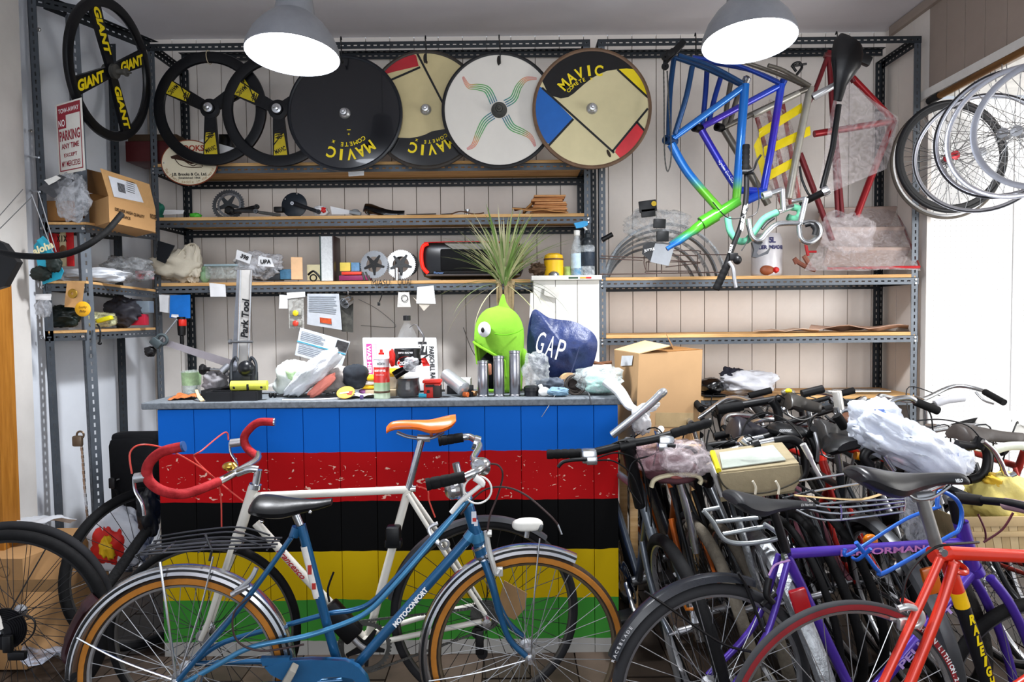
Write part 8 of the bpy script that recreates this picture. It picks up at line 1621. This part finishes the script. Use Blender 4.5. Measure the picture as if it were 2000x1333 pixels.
BG_ = mat('6d665a', .85, 0, .2, 50, .5); GREYF = mat('4a5058', .3, .4, .1, coat=.3); ORF = mat('b4581a', .35, .2, .1); BKF = mat('1a1b1e', .35, .2, .2); SLV = mat('a7a9ac', .3, .7, .1); DGR = mat('33363a', .35, .4, .2)
ta, GA = gbike('mountain_bicycle', 'dark grey fork bicycle pressed against the counter end, front wheel to the viewer', (.66, 2.34), 96, -12, GREYF, True, bar='none', tw=.022, wheels=24)
gbike('bicycle', 'orange framed bicycle standing second from the counter end', (.84, 2.62), 94, -13, ORF, True, bar='none', guardm=None, wheels=20, sad=mat('33302e', .5))
gbike('bicycle', 'black bicycle with broad beige tyre facing the viewer, third from the counter end', (.83, 2.50), 92, -13, BKF, False, tyre=BG_, tw=.021, bar='city', wheels=20, seat_h=.90)
gbike('bicycle', 'black bicycle with beige tyre leaning furthest, beside the canvas bag', (.98, 2.52), 90, -18, BKF, False, tyre=BG_, tw=.021, bar='drop', wheels=20, seat_h=.88)
gbike('road_bicycle', 'silver bicycle with black drop bars carrying the canvas bag', (1.12, 2.56), 93, -10, SLV, True, bar='drop', tw=.013, wheels=28)
tF, GF = gbike('city_bicycle', 'bicycle with scaly silver mudguard and large red reflector behind the purple one', (1.04, 2.30), 86, -17, DGR, False, guardm=mat('9b9fa2', .3, .7, .35, 40, .6), rack=None, bar='city', wheels=24, seat_h=.86, reflector='b01c22')
gbike('bicycle', 'black bicycle with dark rack among the tightly parked ones', (1.26, 2.62), 90, -14, BKF, False, bar='flat', wheels=24, rack=mat('2a2b2e', .4, .5), seat_h=.94)
gbike('city_bicycle', 'bicycle with long chrome rack and orange reflector in the crowd middle', (1.48, 2.45), 88, -15, DGR, False, guardm=mat('4b4d50', .4, .4), bar='city', wheels=24, seat_h=.98, reflector='c8641c')
gbike('bicycle', 'red framed bicycle with chrome handlebar behind the clear plastic bag', (1.52, 2.76), 92, -11, mat('a8221c', .3, .1, .1), True, bar='city', wheels=24, seat_h=.98, sad=mat('4b3a30', .5))
gbike('mountain_bicycle', 'knobbly tyred dark bicycle behind the bright blue rack', (1.66, 2.58), 90, -14, BKF, False, tw=.026, bar='flat', wheels=24, tyre=mat('2a2826', .85, 0, .3, 60, .9), seat_h=.92)
gbike('bicycle', 'pink and grey bicycle half hidden by the purple frame', (1.38, 2.72), 91, -13, mat('7c4a55', .35, .2), True, bar='flat', wheels=20, seat_h=.93)
gbike('road_bicycle', 'grey racing bicycle with black drop bars next to the basket', (1.98, 2.74), 92, -9, SLV, True, bar='drop', tw=.013, wheels=28, sad=mat('3a3532', .5, 0, .2))
gbike('bicycle', 'white saddled bicycle at the right picture edge', (2.26, 2.70), 94, -6, mat('8c2c24', .35, .2), False, bar='city', wheels=24, sad=WHT, seat_h=.99, guardm=SLV)
gbike('bicycle', 'dark bicycle under the yellow bag at the right edge', (2.02, 2.52), 92, -10, BKF, True, bar='none', wheels=24, seat_h=.92)
# wide flat handlebar of the bicycle at the counter end
d = 2.42; t = ta
def A_(x, y, o=0): return P(x, y, d + o)
build('handlebar', MB().tube(spl([A_(1068, 889), A_(1150, 885), A_(1225, 868, -.03), A_(1290, 855, -.03), A_(1388, 824)], 6), [.0145] * 25, 12), BLK, t)
grip(t, (1068, 888), (1138, 886), d - .002, .0175); grip(t, (1312, 848), (1386, 826), d - .03, .0175)
build('stem', MB().tube([A_(1226, 868, -.03), A_(1232, 900, 0), A_(1250, 990, .04)], [.024, .024, .02], 12).tube([A_(1210, 872, -.03), A_(1240, 866, -.03)], .022, 14), BLK, t)
for (x, y, s_) in ((1150, 893, 1), (1300, 866, -1)):
    build('brake_clamp', MB().box(A_(x, y - 2, -.03), (.055, .05, .05), bev=.01).box(A_(x + s_ * 5, y + 6, -.04), (.04, .04, .03), bev=.006), CH, t)
    build('brake_lever', MB().tube(spl([A_(x - s_ * 5, y + 5, -.06), A_(x - s_ * 30, y + 6, -.07), A_(x - s_ * 50, y + 10, -.07), A_(x - s_ * 60, y + 20, -.07)], 6), .0065, 8), BLK, t)
for cc in ([(1165, 900), (1200, 902), (1235, 930), (1255, 985)], [(1160, 898), (1205, 885), (1250, 905), (1262, 960), (1262, 1000)], [(1305, 875), (1270, 890), (1235, 905), (1228, 950), (1250, 985)], [(1385, 840), (1380, 870), (1385, 900)]):
    build('cable', MB().tube(spl([A_(x, y, -.05) for x, y in cc], 6), .003, 6), BLK, t)
# small quill stem and bars of the orange bicycle
def tq(t, nm, m, d, pts, r, n=10, lab=None): return build(nm, MB().tube(spl([P(x, y, d) for x, y in pts], 6) if len(pts) > 2 else [P(x, y, d) for x, y in pts], r, n), m, t, lab)
# mauve wrapped saddle with cream rim
t = thing('wrapped_saddle', 'cream edged saddle under a mauve cloth and clear plastic bag', 'saddle', P(1310, 950, 2.40)); d = 2.36
build('cream_edge', MB().tube(spl([P(1272, 952, d), P(1278, 938, d), P(1300, 930, d), P(1330, 928, d), P(1360, 930, d), P(1369, 938, d), P(1366, 946, d)], 6), .013, 10, flat=.6), mat('c9bfa0', .6, 0, .1), t)
build('cloth_cover', MB().bag(P(1308, 915, d + .12), (.095, .11, .045), 4, .12, 1.4), mat('5e3c41', .8, 0, .1), t); build('plastic_bag', MB().bag(P(1335, 895, d + .03), (.085, .10, .065), 9, .2, 2), film('d9cdd0', .42, .12), t)
build('plastic_bag', MB().bag(P(1290, 890, d + .09), (.11, .10, .05), 19, .25, 2), film('a88c92', .45, .12), t)
t2 = tq(t, 'seatpost', CH, d + .06, [(1328, 945), (1345, 1010), (1360, 1080)], .014); build('saddle_badge', MB().ell(P(1322, 933, d - .012), (.022, .004, .006)), mat('8a4a44', .5), t)
# canvas handlebar bag
t = thing('handlebar_bag', 'beige canvas handlebar bag with clear map window and yellow edge', 'bag', P(1475, 970, 2.4)); d = 2.36; CV = mat('93876c', .85, 0, .07, 30, .3); CVD = mat('7a6f57', .85, 0, .08, 30, .3)
A, B_, C_, D_ = P(1388, 884, d + .10), P(1524, 868, d + .14), P(1560, 908, d - .02), P(1404, 926, d - .04)
A, B_ = P(1386, 884, d + .14), P(1526, 866, d + .16)
dn = V((0, .03, -.035)); body = []
bot = [D_ + V((0.0, .0, -.10)), C_ + V((-.01, .0, -.10)), B_ + V((-.01, .0, -.16)), A + V((.03, 0, -.16))]
build('bag_body', MB().hexa([bot[0] + V((.01, .01, 0)), bot[1] + V((0, .01, 0)), bot[2], bot[3], D_ + V((.0, .012, -.01)), C_ + V((0, .012, -.01)), B_ + V((0, 0, -.01)), A + V((0, 0, -.01))]), CVD, t, flat=True)
fl = [D_, C_, C_ + V((.004, -.004, -.05)), C_ + V((-.02, -.004, -.085)), D_.lerp(C_, .5) + V((0, -.006, -.093)), D_ + V((.045, -.004, -.088)), D_ + V((.012, -.004, -.06))]
build('front_flap', MB().prism(fl, V((0, -1, 0)), .006), CV, t, flat=True); build('lid', MB().hexa([D_, C_, B_, A] + [p + V((0, 0, .006)) for p in (D_, C_, B_, A)]), CV, t, flat=True)
lf = lambda u, v: D_.lerp(C_, u).lerp(A.lerp(B_, u), v) + V((0, -.002, .010))
build('map_window', MB().hexa([lf(.05, .08), lf(.86, .12), lf(.84, .82), lf(.1, .78)] + [p + V((0, 0, .003)) for p in (lf(.05, .08), lf(.86, .12), lf(.84, .82), lf(.1, .78))]), mat('a4aba2', .2, 0, .08, 30), t, flat=True)
build('yellow_edge', MB().tube([lf(-.005, .02), lf(.02, .85)], .010, 8), mat('d9c820', .5), t)
for x in (1470, 1515): tq(t, 'cord', mat('d9d0ba', .8), 2.29, [(x, 940), (x + 6, 952), (x + 5, 966)], .004, 6)
tq(t, 'piping', mat('3b372e', .8), 2.30, [(1402, 928), (1415, 950), (1440, 962), (1500, 962), (1560, 938), (1564, 910)], .003, 6)
# drop-bar brake levers around the bag
tz = thing('handlebar', 'silver racing handlebar with white brake levers behind the canvas bag', 'handlebar', P(1470, 880, 2.55)); d = 2.53
tq(tz, 'bar', CH, d, [(1405, 888), (1460, 872), (1515, 860)], .0135, 12); tq(tz, 'bar_tape', BLK, d, [(1510, 862), (1545, 858), (1566, 872), (1572, 900), (1570, 925), (1556, 938)], .016, 12); tq(tz, 'stem', CH, d, [(1460, 872), (1446, 858)], .016); tq(tz, 'stem_clamp', BLK, d - .02, [(1470, 870), (1482, 866)], .019)
for pts in ([(1385, 905), (1394, 925), (1402, 950), (1410, 970)], [(1568, 868), (1580, 890), (1592, 915), (1602, 932)]): tq(tz, 'brake_lever', mat('cfcfcd', .25, .6), 2.33, pts, [.011] * 8 + [.008] * 11 if len(pts) == 4 else .009)
tq(tz, 'cable', BLK, 2.4, [(1448, 850), (1462, 820), (1495, 806), (1540, 825), (1566, 855)], .003, 6)
# silver tube rack with scaly guard
t = thing('rear_rack', 'wide silver tubular rack sticking out above the scaly mudguard', 'rack', P(1450, 1030, 2.22)); d = 2.2
tq(t, 'outer_tube', mat('8f9496', .35, .6, .1), d, [(1374, 998), (1392, 1020), (1412, 1052), (1440, 1062), (1480, 1060), (1518, 1052), (1516, 1040), (1492, 1024)], .008, 10)
for a_, b_ in (((1374, 998), (1405, 992)), ((1398, 1020), (1480, 1012)), ((1412, 1044), (1500, 1028))): tq(t, 'cross_tube', mat('8f9496', .35, .6, .1), d + .03, [a_, b_], .007, 8)
# long chrome wire rack
t = thing('rear_rack', 'long chrome wire rack with a beige strap in the middle of the parked bicycles', 'rack', P(1690, 990, 2.3)); d = 2.3; mb = MB()
for q in ([(1554, 996), (1590, 1012), (1640, 1016), (1765, 1000)], [(1560, 990), (1640, 1004), (1766, 988)], [(1600, 985), (1700, 978), (1768, 974)], [(1570, 984), (1640, 992), (1766, 980)], [(1765, 972), (1767, 986), (1765, 1000)], [(1641, 986), (1643, 1002), (1642, 1016)], [(1590, 960), (1660, 948), (1680, 944)], [(1560, 940), (1650, 926), (1668, 922), (1676, 945)]): mb.tube(spl([P(x, y, d) for x, y in q], 5), .0042, 8)
build('wire_frame', mb, CHG, t, kind='stuff'); build('strap', MB().tube(spl([P(1552, 968, 2.28), P(1620, 974, 2.28), P(1680, 976, 2.28), P(1720, 966, 2.28), P(1745, 955, 2.28)], 6), .009, 8, flat=.3), mat('b79c72', .7), t)
# saddles seen above the crowd
def msaddle(x0, y0, x1, y1, d, w, m, lab, th=.05, lift=.0, post=None):
    s_ = saddle(None, [P(x0, y0, d), P(x0 + (x1 - x0) * .12, y0 - 3, d), P(x0 + (x1 - x0) * .4, y0 + (y1 - y0) * .3, d), P(x0 + (x1 - x0) * .7, y0 + (y1 - y0) * .8, d), P(x1, y1, d)], w, m, lab, th=th)
    if post: build('seatpost', MB().tube([P(*post[0], d), P(*post[1], d)], .013, 12), CH, s_)
msaddle(1430, 828, 1525, 852, 2.78, .17, mat('25242a', .35, 0, .2), 'long black racing saddle left of the lettered saddle', .06)
s_ = thing('saddle', 'fat black saddle rear with pale lettering standing over the canvas bag', 'saddle', P(1538, 850, 2.7)); build('saddle_shell', MB().ell(P(1536, 843, 2.72), (.068, .10, .030), 20, 12, ux=V((1, 0, -.12))), LEATH, s_); build('lettering', MB().text('concor', P(1534, 840, 2.617), UX, UZ, .013, .06, .15, .048), WTX, s_)
sB = thing('saddle', 'glossy black saddle pointing right above the chrome handlebars', 'saddle', P(1567, 800, 2.85)); sb_ = saddle(sB, [P(1533, 778, 2.8), P(1540, 774, 2.8), P(1562, 782, 2.8), P(1585, 790, 2.8), P(1604, 794, 2.8)], .15, mat('2c2926', .35, 0, .2), None, parent=sB, th=.05, name='saddle_shell'); tq(sB, 'seatpost', CH, 2.82, [(1578, 800), (1588, 850)], .014); tq(sB, 'red_collar', RED, 2.81, [(1588, 850), (1592, 862)], .015)
tq(None, 'spare_grip', BLK, 2.95, [(1566, 770), (1607, 760)], .018).update_tag()
o = [x for x in bpy.data.objects if x.name.startswith('spare_grip')][0]; setp(o, 'black rubber grip pointing right above the glossy saddle', 'grip')
msaddle(1596, 838, 1665, 846, 2.7, .19, mat('2b2a2a', .4, 0, .2), 'dark saddle beneath the chrome handlebar, left of the plastic bag', .08)
msaddle(1866, 840, 1998, 852, 2.55, .15, mat('3a3431', .5, 0, .3), 'old dark leather saddle with rails in front of the white one', .045)
msaddle(1926, 818, 2030, 826, 2.8, .17, WHT, 'white saddle at the right edge of the picture', .08)
one('saddle', MB().bag(P(1662, 828, 2.85), (.055, .08, .05), 3, .1), mat('5b3c2c', .45, 0, .2), 'round brown saddle behind the chrome handlebar', 'saddle')
# handlebars above the crowd
t = thing('handlebar', 'long black straight handlebar rising behind the lettered saddle', 'handlebar', P(1470, 800, 2.9)); d = 2.85
tq(t, 'bar', BLK, d, [(1400, 800), (1470, 788), (1512, 781), (1535, 777)], .016, 12); tq(t, 'grip', RUB, d, [(1400, 801), (1450, 793)], .021, 12); tq(t, 'stem', BLK, d - .02, [(1507, 782), (1518, 800), (1521, 822)], .018); build('bell', MB().ell(P(1539, 767, d - .03), (.03, .02, .016)), mat('7a756a', .3, .5), t); build('bell_top', MB().ell(P(1540, 764, d - .05), (.014, .012, .010)), YEL, t)
tq(t, 'cable', BLK, d - .05, [(1512, 786), (1520, 772), (1545, 790)], .003, 6); tq(t, 'cable', BLK, d - .1, [(1450, 850), (1460, 825), (1500, 808), (1550, 830), (1566, 860)], .003, 6)
t = thing('handlebar', 'curved chrome handlebar with black grip left of the plastic bag', 'handlebar', P(1680, 800, 2.75)); d = 2.72
tq(t, 'bar', CHG, d, [(1632, 812), (1650, 800), (1680, 803), (1720, 800), (1745, 782), (1775, 778), (1790, 786)], .012, 12); tq(t, 'grip', RUB, d - .06, [(1634, 812), (1650, 836)], .019, 12); tq(t, 'grip', RUB, d, [(1788, 785), (1832, 803)], .017, 12); tq(t, 'stem', mat('d7d3ca', .3, .4), d, [(1640, 800), (1634, 765)], .018); tq(t, 'stem', CHG, d, [(1635, 795), (1640, 830)], .015); tq(t, 'brake_cable', BLK, d, [(1785, 785), (1815, 805), (1822, 842)], .003, 6)
t = thing('handlebar', 'pale grey handlebar grip and lever standing against the white pegboard', 'handlebar', P(1850, 785, 2.9)); tq(t, 'grip', mat('a9a9ae', .4), 2.88, [(1826, 790), (1850, 782), (1882, 778)], [.016] * 13, 12); tq(t, 'brake_lever', BLK, 2.86, [(1810, 800), (1822, 790), (1830, 798)], .007)
t = thing('handlebar', 'black drop handlebar with long silver lever above the basket', 'handlebar', P(1910, 880, 2.5)); d = 2.45
tq(t, 'bar_tape', BLK, d, [(1868, 868), (1895, 872), (1915, 868), (1928, 885), (1926, 915), (1912, 932), (1892, 938)], .016, 12); tq(t, 'brake_hood', RUB, d, [(1908, 875), (1918, 858)], .022, 12); tq(t, 'brake_lever', CHG, d - .04, [(1920, 862), (1940, 880), (1955, 905), (1966, 930), (1982, 926)], .0095); tq(t, 'cable', BLK, d, [(1916, 858), (1890, 832), (1840, 820), (1790, 822)], .003, 6)
t = thing('handlebar', 'second black drop handlebar under the clear plastic bag', 'handlebar', P(1720, 890, 2.5)); tq(t, 'bar_tape', BLK, 2.46, [(1700, 910), (1688, 895), (1696, 880), (1715, 876), (1730, 884)], .017, 12); tq(t, 'brake_lever', CHG, 2.42, [(1726, 890), (1735, 905), (1745, 920)], .011)
t = thing('handlebar', 'white taped handlebar next to the white saddle', 'handlebar', P(1980, 880, 2.4)); tq(t, 'bar_tape', mat('c9cdbf', .6), 2.5, [(1942, 880), (1970, 872), (2020, 872)], .016, 12)
one('red_tube', MB().tube([P(1645, 872, 2.9), P(1760, 905, 2.9)], .018, 10).tube([P(1600, 862, 2.92), P(1608, 900, 2.9)], .016, 10), mat('c92a1c', .3), 'bright red frame tube showing below the brown saddle', 'tube'); one('yellow_tube', MB().tube([P(1670, 890, 2.86), P(1690, 895, 2.86)], .017, 10), mat('e0951a', .4), 'yellow orange band on the red frame tube', 'tube')
# plastic bag over the bars
t = thing('plastic_bag', 'large milky plastic bag with blue print draped over the handlebars', 'bag', P(1770, 900, 2.5)); pm = mat('d4dae6', .25, 0, .05, 9, .9, alpha=.72)
build('bag_body', MB().bag(P(1778, 872, 2.45), (.20, .13, .085), 33, .3, 1.6, ux=V((.88, 0, -.46)), n=48, m=34), pm, t); build('bag_neck', MB().bag(P(1706, 828, 2.5), (.085, .08, .085), 37, .3, 1.6, n=40, m=28), pm, t); build('bag_side', MB().bag(P(1840, 905, 2.42), (.10, .09, .055), 35, .3, 1.6), pm, t)
build('blue_print', MB().sheet(P(1708, 800, 2.40), P(1728, 800, 2.40), P(1732, 812, 2.40), P(1710, 812, 2.40), 4, 4, .01, 2, .001).sheet(P(1848, 885, 2.32), P(1872, 885, 2.32), P(1870, 897, 2.32), P(1850, 897, 2.32), 4, 4, .01, 3, .001), mat('7f97d8', .5), t, kind='stuff')
one('plastic_bag', MB().bag(P(1790, 985, 2.45), (.05, .05, .14), 41, .3, 1.6), film('dcdfe6', .35), 'clear plastic strip hanging below the worn black saddle', 'bag')
# basket with yellow bag
t = thing('wicker_basket', 'woven chip-wood basket at the right picture edge', 'basket', P(1960, 1090, 2.35)); d = 2.35
b0, b1 = P(1880, 1018, d), P(2040, 1018, d); c0, c1 = P(1900, 1095, d), P(2040, 1100, d); WK = mat('c2ad84', .75, 0, .12, 12)
n = 9
for i in range(n):
    p0, p1 = b0.lerp(b1, i / n), b0.lerp(b1, (i + .94) / n); q0, q1 = c0.lerp(c1, i / n), c0.lerp(c1, (i + .94) / n)
    build('splint', MB().hexa([q0, q1, q1 + V((0, .006, 0)), q0 + V((0, .006, 0)), p0, p1, p1 + V((0, .006, 0)), p0 + V((0, .006, 0))]), WK if i % 2 else mat('b39c72', .75, 0, .12, 12), t, flat=True)
for i in range(4):
    p0, p1 = b0.lerp(b0 + V((0, .25, 0)), i / 4), b0.lerp(b0 + V((0, .25, 0)), (i + .94) / 4); q0, q1 = c0.lerp(c0 + V((0, .22, 0)), i / 4), c0.lerp(c0 + V((0, .22, 0)), (i + .94) / 4)
    build('splint', MB().hexa([q0, q1, q1 + V((.006, 0, 0)), q0 + V((.006, 0, 0)), p0, p1, p1 + V((.006, 0, 0)), p0 + V((.006, 0, 0))]), WK, t, flat=True)
for z_, w_ in ((0, .022), (-.045, .012)): build('rim_band', MB().box((b0 + b1) / 2 + V((0, -.006, z_)), ((b1 - b0).length + .01, .006, w_ * 1.6), bev=.002), mat('bfa77c', .7, 0, .1), t)
t = thing('bag', 'pale yellow plastic bag stuffed in the basket', 'bag', P(1950, 1015, 2.45)); build('bag_body', MB().bag(P(1965, 985, 2.46), (.14, .10, .10), 51, .25, 1.6, ux=V((.9, 0, -.35))), mat('e3d27a', .4, 0, .07, 10, .6), t); build('bag_fold', MB().bag(P(1950, 945, 2.44), (.06, .05, .03), 53, .3, ux=V((.9, 0, -.4))), mat('e2b93a', .4, 0, .07, 10, .6), t)
one('brake_light', MB().lathe(P(1760, 1105, 2.3), (-.2, -1, .2), [(.001, .03), (.03, .025), (.036, 0), (.034, -.02), (.001, -.03)], 24), CHG, 'round chrome bicycle lamp below the bright blue rack', 'lamp')
one('orange_reflector', MB().bag(P(1700, 1060, 2.3), (.022, .02, .028), 3, .1), mat('d9791a', .3), 'orange reflector piece in front of the knobbly tyre', 'reflector')
one('orange_carrier', MB().tube(spl([P(1333, 1172, 2.3), P(1340, 1190, 2.3), P(1372, 1190, 2.3), P(1370, 1175, 2.3)], 1), .006, 8).tube([P(1333, 1172, 2.3), P(1392, 1165, 2.36)], .006, 8), mat('c9701c', .4), 'small orange wire carrier low between the beige tyres', 'rack')
# long polished mudguard pieces low in the pile
for i, (a_, b_, d_) in enumerate((((1358, 1180), (1372, 1250), 2.32), ((1440, 1010), (1500, 1200), 2.28), ((1295, 1200), (1325, 1330), 2.5))):
    one('mudguard', MB().tube([P(*a_, d_), P((a_[0] + b_[0]) / 2 - 3, (a_[1] + b_[1]) / 2, d_ - .03), P(*b_, d_)], .022, 12, flat=.5), [CHG, mat('9b9fa2', .3, .7, .35, 40, .6), SLV][i], ['short chrome mudguard end low beside the beige tyres', 'scaly silver mudguard strip under the silver tubular rack', 'grey mudguard strip low by the counter end'][i], 'mudguard')
